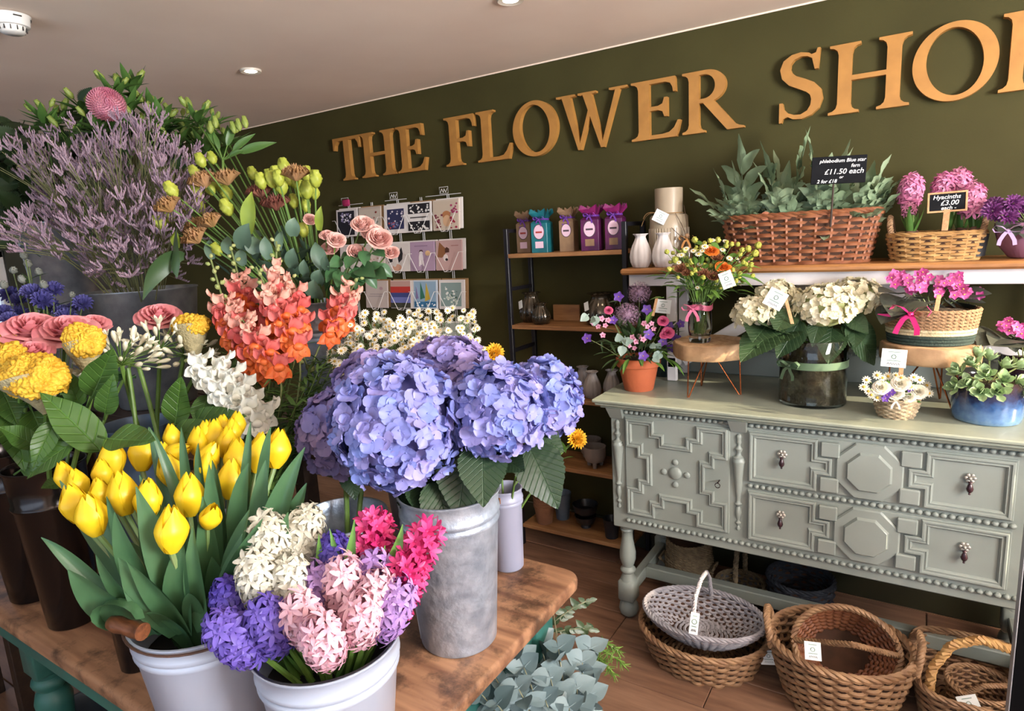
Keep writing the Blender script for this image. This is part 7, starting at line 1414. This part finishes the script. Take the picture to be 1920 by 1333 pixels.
for (x,y,n,r_) in ((40,260,16,32),(20,320,16,34),(10,250,10,24),(15,380,14,36),(70,300,14,32),(130,290,16,34),(180,270,14,32),(230,250,14,30),(280,265,12,32),(60,370,12,32),(330,290,10,28),(180,225,9,26),(40,430,12,34)):
    c_ = P(x,y,2.34); base = LFB+V((c_.x-LFB.x)*.15,(c_.y-LFB.y)*.15,.40); t = thing('foliage_stem','f','foliage',base,'dark leafy stems behind the statice'); part(stem_tube(base,c_,.003,.002,V(0,0,.04)),'stem',G_STEM2,t)
    for i in range(n): q_ = P(x+rnd(-r_,r_),y+rnd(-r_,r_),2.32+rnd(-.06,.08)); inst(random.choice(mul),'leaf',t,fy(q_,V(rnd(-1,1),rnd(-.8,.3),rnd(-.7,.6)),(CAM-q_).normalized()+V(0,0,.7),rnd(.7,1.1)))
    fo.append((t,c_))
relabel(fo,'dark leafy stem behind the statice, {} in the {} group',['lower','upper'])
# ================================================================== BASKETS ON THE FLOOR
# oval tray basket with grey basket on it
c_ = az(1318,1205,.06); c_ = V(c_.x,c_.y,.002)
L_ = (az(1195,1180,.12)-az(1440,1225,.12)).length/2
ang = math.atan2((az(1440,1225,.12)-az(1195,1160,.12)).y,(az(1440,1225,.12)-az(1195,1160,.12)).x)
tr,S = basket('oval_basket','oval brown willow tray basket on the floor under the grey basket','basket',c_,L_*.80,.155,L_*1.0,.20,.125,M_wick3,2.0,ang,9,32,.0070,.008,0,.012)
cg = V(c_.x+.0,c_.y+.0,.100)
gy,S = basket('oval_basket','shallow grey white oval basket lying in the brown tray basket','basket',cg,L_*.52,.085,L_*.95,.160,.085,M_wickg,2.0,ang,11,44,.0058,.0055,.05,.010,True,4)
ov = V(math.cos(ang),math.sin(ang),0); pv = V(-math.sin(ang),math.cos(ang),0); hc_ = cg+V(0,0,.088)
mb = MB(); rope(mb,[hc_-pv*.150,hc_-pv*.142+V(0,0,.06),hc_-pv*.11+V(0,0,.125),hc_-pv*.03+V(0,0,.152),hc_+pv*.05+V(0,0,.14),hc_+pv*.10+V(0,0,.09),hc_+pv*.13+V(0,0,.0)],.004,.0052,14,3); part(mb,'handle',M_wickg,gy)
q_ = hc_-pv*.16+V(.012,-.01,.06); price_tag(gy,q_,.030,.072,CAM-q_,-.12)
q_ = V(*az(1441,1232,.10)); price_tag(tr,q_,.055,.048,CAM-q_+V(0,0,.5),.15)
# big round basket with a smaller one tipped inside
cb = az(1572,1262,.10); cb = V(cb.x,cb.y,.002); Rb = (az(1440,1180,.2)-az(1712,1235,.2)).length/2*.98
rb,S = basket('round_basket','big round willow basket with two twisted handles','basket',cb,Rb*.72,Rb*.64,Rb,Rb*.88,.215,M_wick3,2.0,R(8),15,30,.0076,.0090,.02,.014)
for sg in (-1,1):
    o_ = V(math.cos(R(8)),math.sin(R(8)),0)*sg; tg = V(-o_.y,o_.x,0); e0 = cb+o_*Rb*.98+V(0,0,.215)
    mb = MB(); rope(mb,[e0-tg*.07-V(0,0,.02),e0-tg*.06+o_*.01+V(0,0,.035),e0-tg*.03+o_*.018+V(0,0,.068),e0+tg*.03+o_*.018+V(0,0,.068),e0+tg*.06+o_*.01+V(0,0,.035),e0+tg*.07-V(0,0,.02)],.0062,.0068,7,3); part(mb,'handle',M_wick3,rb)
q_ = cb+V(-Rb*.95,-Rb*.25,.17); price_tag(rb,V(*P(1524,1220,(cb+V(0,-.1,.2)-CAM).dot(FW)-.12)),.046,.052,CAM-q_,.06)
# inner basket, tipped on its side
ti = thing('trug_basket','golden brown trug basket tipped inside the big round basket','basket',cb+V(0,0,.02))
Mt = Matrix.Translation(cb+V(.01,.03,.175))@Matrix.Rotation(R(12),4,'Z')@Matrix.Rotation(R(52),4,'X')
Si0 = super_S(V(0,0,0),Rb*.45,Rb*.36,Rb*.74,Rb*.60,.15,2.0,0,.04); Si = lambda u,v: (Mt@(Si0(u,v)[0]-V(0,0,.10)),Mt.to_3x3()@Si0(u,v)[1])
mb = MB(); weave(mb,Si,13,32,.0062,.006,4,5); part(mb,'woven_side',M_wick,ti,kind='stuff'); mb = MB(); stakes(mb,Si,32,.004); part(mb,'stakes',M_wick,ti,kind='stuff')
mb = MB(); N_=60; vs = [Si(i/N_,.0)[0] for i in range(N_)]; mb.add(vs,[tuple(range(N_))]); vs = []
for j_ in range(5): vs += [Mt@(super_S(V(0,0,0),Rb*.44,Rb*.35,Rb*.73,Rb*.59,.15,2,0,.04)(i/N_,j_/4)[0]-V(0,0,.10)) for i in range(N_)]
mb.add(vs,[(j_*N_+i,j_*N_+(i+1)%N_,(j_+1)*N_+(i+1)%N_,(j_+1)*N_+i) for j_ in range(4) for i in range(N_)]); part(mb,'backing_shell',M_gapshade,ti)
mb = MB(); braid_ring(mb,[Si(i/120,1.0)[0] for i in range(120)],.006,.0065,18,3); part(mb,'rim',M_wick3,ti)
mb = MB(); a_,b_ = Si(.5,1)[0],Si(.0,1)[0]; cm2 = mid(a_,b_)+(Mt.to_3x3()@V(0,0,.16)); rope(mb,bez(a_,mid(a_,cm2,.8)*1+V(0,0,0),cm2,8)+bez(cm2,mid(b_,cm2,.8),b_,8)[1:],.005,.006,12,3); part(mb,'handle',M_wick3,ti)
# rectangular basket with a hoop handle and a small basket in it, at the right edge
cr_ = az(1800,1330,.05); cr_ = V(cr_.x+.03,cr_.y+.06,.002)
rc,S = basket('rectangular_basket','rectangular brown willow basket at the lower right beside the black panel','basket',cr_,.135,.17,.165,.20,.16,M_wick3,4.0,R(4),13,30,.0062,.006,0,.010)
mb = MB(); rope(mb,[cr_+V(-.12,-.14,.10),cr_+V(-.115,-.14,.22),cr_+V(-.07,-.13,.31),cr_+V(.0,-.12,.345),cr_+V(.08,-.11,.33),cr_+V(.14,-.10,.25),cr_+V(.15,-.10,.12)],.0075,.0085,14,3); part(mb,'hoop_handle',M_wick2,rc)
cs_ = cr_+V(.02,-.02,.03); sm,S = basket('small_basket','small brown basket standing inside the rectangular basket','basket',cs_,.07,.07,.09,.09,.10,M_wick3,2.0,0,10,24,.0048,.005,0,.008)
mb = MB(); rope(mb,[cs_+V(-.05,-.075,.10),cs_+V(0,-.08,.15),cs_+V(.06,-.06,.16),cs_+V(.08,-.01,.10)],.004,.005,9,3); part(mb,'handle',M_wick3,sm); q_ = P(1818,1322,(cs_-CAM).dot(FW)-.10); price_tag(sm,q_,.055,.055,CAM-q_,.5)
# ---- things stored under the sideboard
M_sea = mat('braided seagrass','#7d6c52','#62543f',rough=.85,scale=50,bump=.5,bscale=150)
cu_ = az(1293,1088,.0); cu_ = V(-.60,2.62,.002); x_ = ay(1292,1040,2.62).x; cu_.x = x_
for k,(z_,r_) in enumerate(((0,.098),(.075,.100),(.15,.094))):
    t = thing('seagrass_basket',['lowest braided seagrass basket of the stack under the sideboard','middle braided seagrass basket of the stack under the sideboard','topmost braided seagrass basket of the stack under the sideboard'][k],'basket',cu_+V(0,0,z_),'seagrass baskets under the sideboard')
    for i in range(9 if k==2 else 8):
        mb = MB(); zz_ = .006+i*.0108+z_; rr_ = r_*(1+.015*math.sin(i*2.1+k)); braid_ring(mb,[cu_+V(rr_*math.cos(q),rr_*math.sin(q),zz_+.003*math.sin(2*q+k)) for q in [j_*2*PI/60 for j_ in range(60)]],.0035,.0045,16,2); part(mb,'braid_coil',M_sea,t)
    mb = MB(); mb.lathe([(0,z_+.004),(r_*.93,z_+.004),(r_*.95,z_+.085)],30,0,cu_); part(mb,'backing_shell',M_gapshade,t)
    if k == 1:
        for sg in (-1,1): mb = MB(); rope(mb,[cu_+V(sg*r_,-.04,z_+.05),cu_+V(sg*(r_+.02),-.05,z_+.07),cu_+V(sg*(r_+.02),.02,z_+.07),cu_+V(sg*r_,.03,z_+.05)],.003,.004,5,2); part(mb,'loop_handle',M_sea,t)
x_ = ay(1388,1085,2.62).x; ch_ = V(x_,2.62,.002); hb,S = basket('handled_basket','dark seagrass basket with tall handle and plastic lining under the sideboard','basket',ch_,.075,.075,.10,.10,.085,M_sea,2.0,0,8,22,.005,.005,0,.008,True,4,None,mat('shiny plastic lining','#4a4d52','#5a5d62',rough=.15,scale=20))
mb = MB(); rope(mb,[ch_+V(0,-.095,.08),ch_+V(0,-.09,.20),ch_+V(0,-.05,.29),ch_+V(0,.03,.31),ch_+V(0,.08,.22),ch_+V(0,.095,.08)],.006,.0065,14,3); part(mb,'handle',M_sea,hb)
x_ = ay(1500,1090,2.63).x; cdk = V(x_,2.64,.002); basket('charcoal_basket','charcoal woven basket in the dark under the sideboard','basket',cdk,.10,.10,.125,.125,.16,M_wickd,2.0,0,10,22,.0075,.006,.03,.010)
# ================================================================== EUCALYPTUS BY THE TABLE END
eb = V(-.60,1.12,0); bucket('floor_bucket','zinc bucket of eucalyptus on the floor at the table end','bucket',eb,.085,.105,.30,M_galvd,(.25,),.003)
M_eucb = mat('blue grey eucalyptus leaf','#54696c','#82969a',rough=.5,scale=14,rand=.75,trans=.1); ebl = [leaf_me('leaf',.052,.047,M_eucb,curl=cu,fold=.10,nu=6,nv=6,tip=.60,stalk=.007) for cu in (-.12,.12,.25)]
M_estem = mat('reddish eucalyptus stem','#8f8f74','#7d7a5e',rough=.6,scale=20)
el_ = []; DE = (eb+V(0,0,.5)-CAM).dot(FW)
for (x,y,dd) in ((1120,1240,.12),(1075,1215,.10),(1040,1200,.16),(985,1230,.0),(950,1260,-.05),(1010,1250,-.02),(1060,1270,.0),(1110,1290,.04),(930,1300,-.08),(1000,1290,-.08),(1050,1310,-.06),(1095,1325,-.03),(960,1320,-.1),(1135,1215,.16),(985,1190,.10)):
    tip = P(x-28,y,DE+dd); b = eb+V((tip.x-eb.x)*.15,(tip.y-eb.y)*.15,.22); t = thing('eucalyptus_branch','e','eucalyptus',b,'eucalyptus branches'); pts = bez(b,mid(b,tip)+V(0,0,.06),tip,12); mb = MB(); mb.tube(pts,[.0035-.0002*i for i in range(13)],6); part(mb,'stem',M_estem,t)
    for i in range(5,13):
        tg = (pts[min(i+1,12)]-pts[i-1]).normalized()
        for sg in (-1,1): sd_ = (tg.orthogonal()*math.cos(i*1.57)+tg.cross(tg.orthogonal())*math.sin(i*1.57))*sg; inst(random.choice(ebl),'leaf',t,fy(pts[i],sd_+tg*.5,(CAM-pts[i]).normalized()+V(rnd(-.6,.6),rnd(-.6,.6),.5),rnd(.8,1.25)*(1-.03*(i-8) if i > 8 else 1)))
    el_.append((t,tip))
relabel(el_,'blue grey eucalyptus branch, {} in the {} layer beside the table end',['lower','upper'])
# thin twig with small dark leaves and feathery green sprigs
M_tw = mat('small dark leaf','#37482f','#465a3a',rough=.4,scale=15,rand=.5); tw_me = leaf_me('leaf',.024,.014,M_tw,curl=-.1,fold=.1,tip=.7,nu=4,nv=5)
for k,(x,y,x2,y2) in enumerate(((1040,1165,1105,1125),(1040,1185,1112,1180),(1038,1150,1045,1118))):
    a_,b_ = P(x,y,DE+.22),P(x2,y2,DE+.24); b0 = eb+V(0,0,.24); t = thing('leafy_twig',['fine twig with small dark leaves, the highest beside the table corner','fine twig with small dark leaves, the lowest above the eucalyptus','short upright fine twig hugging the table leg'][k],'twig',b0); mb = MB(); pts = bez(a_,mid(a_,b_)+V(0,0,.012),b_,8); mb.tube(bez(b0,mid(b0,a_)+V(0,0,.03),a_,5)+pts[1:],.0013,4); part(mb,'stem',M_estem,t)
    for i in range(1,9):
        for sg in (-1,1): inst(tw_me,'leaf',t,fy(pts[i],RT*sg*.6+UP*rnd(-.7,.7)+(pts[i]-pts[i-1])*20,(CAM-pts[i])+V(rnd(-.5,.5),0,0),rnd(.8,1.3)))
M_sg = mat('bright feathery sprig','#56782f','#6d8f3d',rough=.5,scale=20); 
for k,(x,y,x2,y2) in enumerate(((1110,1200,1160,1220),(1115,1215,1168,1245),(1115,1230,1150,1262))):
    a_,b_ = P(x,y,DE+.20),P(x2,y2,DE+.20); b0 = eb+V(.02,.02,.24); t = thing('feathery_sprig',['bright green feathery sprig, topmost of three over the floor','bright green feathery sprig, middle of three over the floor','bright green feathery sprig, lowest of three over the floor'][k],'sprig',b0); mb = MB(); pts = bez(a_,mid(a_,b_)+V(0,0,.015),b_,10); mb.tube(bez(b0,mid(b0,a_)+V(0,0,.03),a_,5)+pts[1:],.0013,4); part(mb,'stem',M_estem,t); mb = MB()
    for i in range(1,11):
        for q in range(6): d_ = (V(rnd(-1,1),rnd(-1,1),rnd(-1,.6))+(pts[i]-pts[i-1])*60).normalized(); mb.tube([pts[i],pts[i]+d_*.022],[.0018,.0006],4,0,False)
    part(mb,'needles',M_sg,t,kind='stuff')
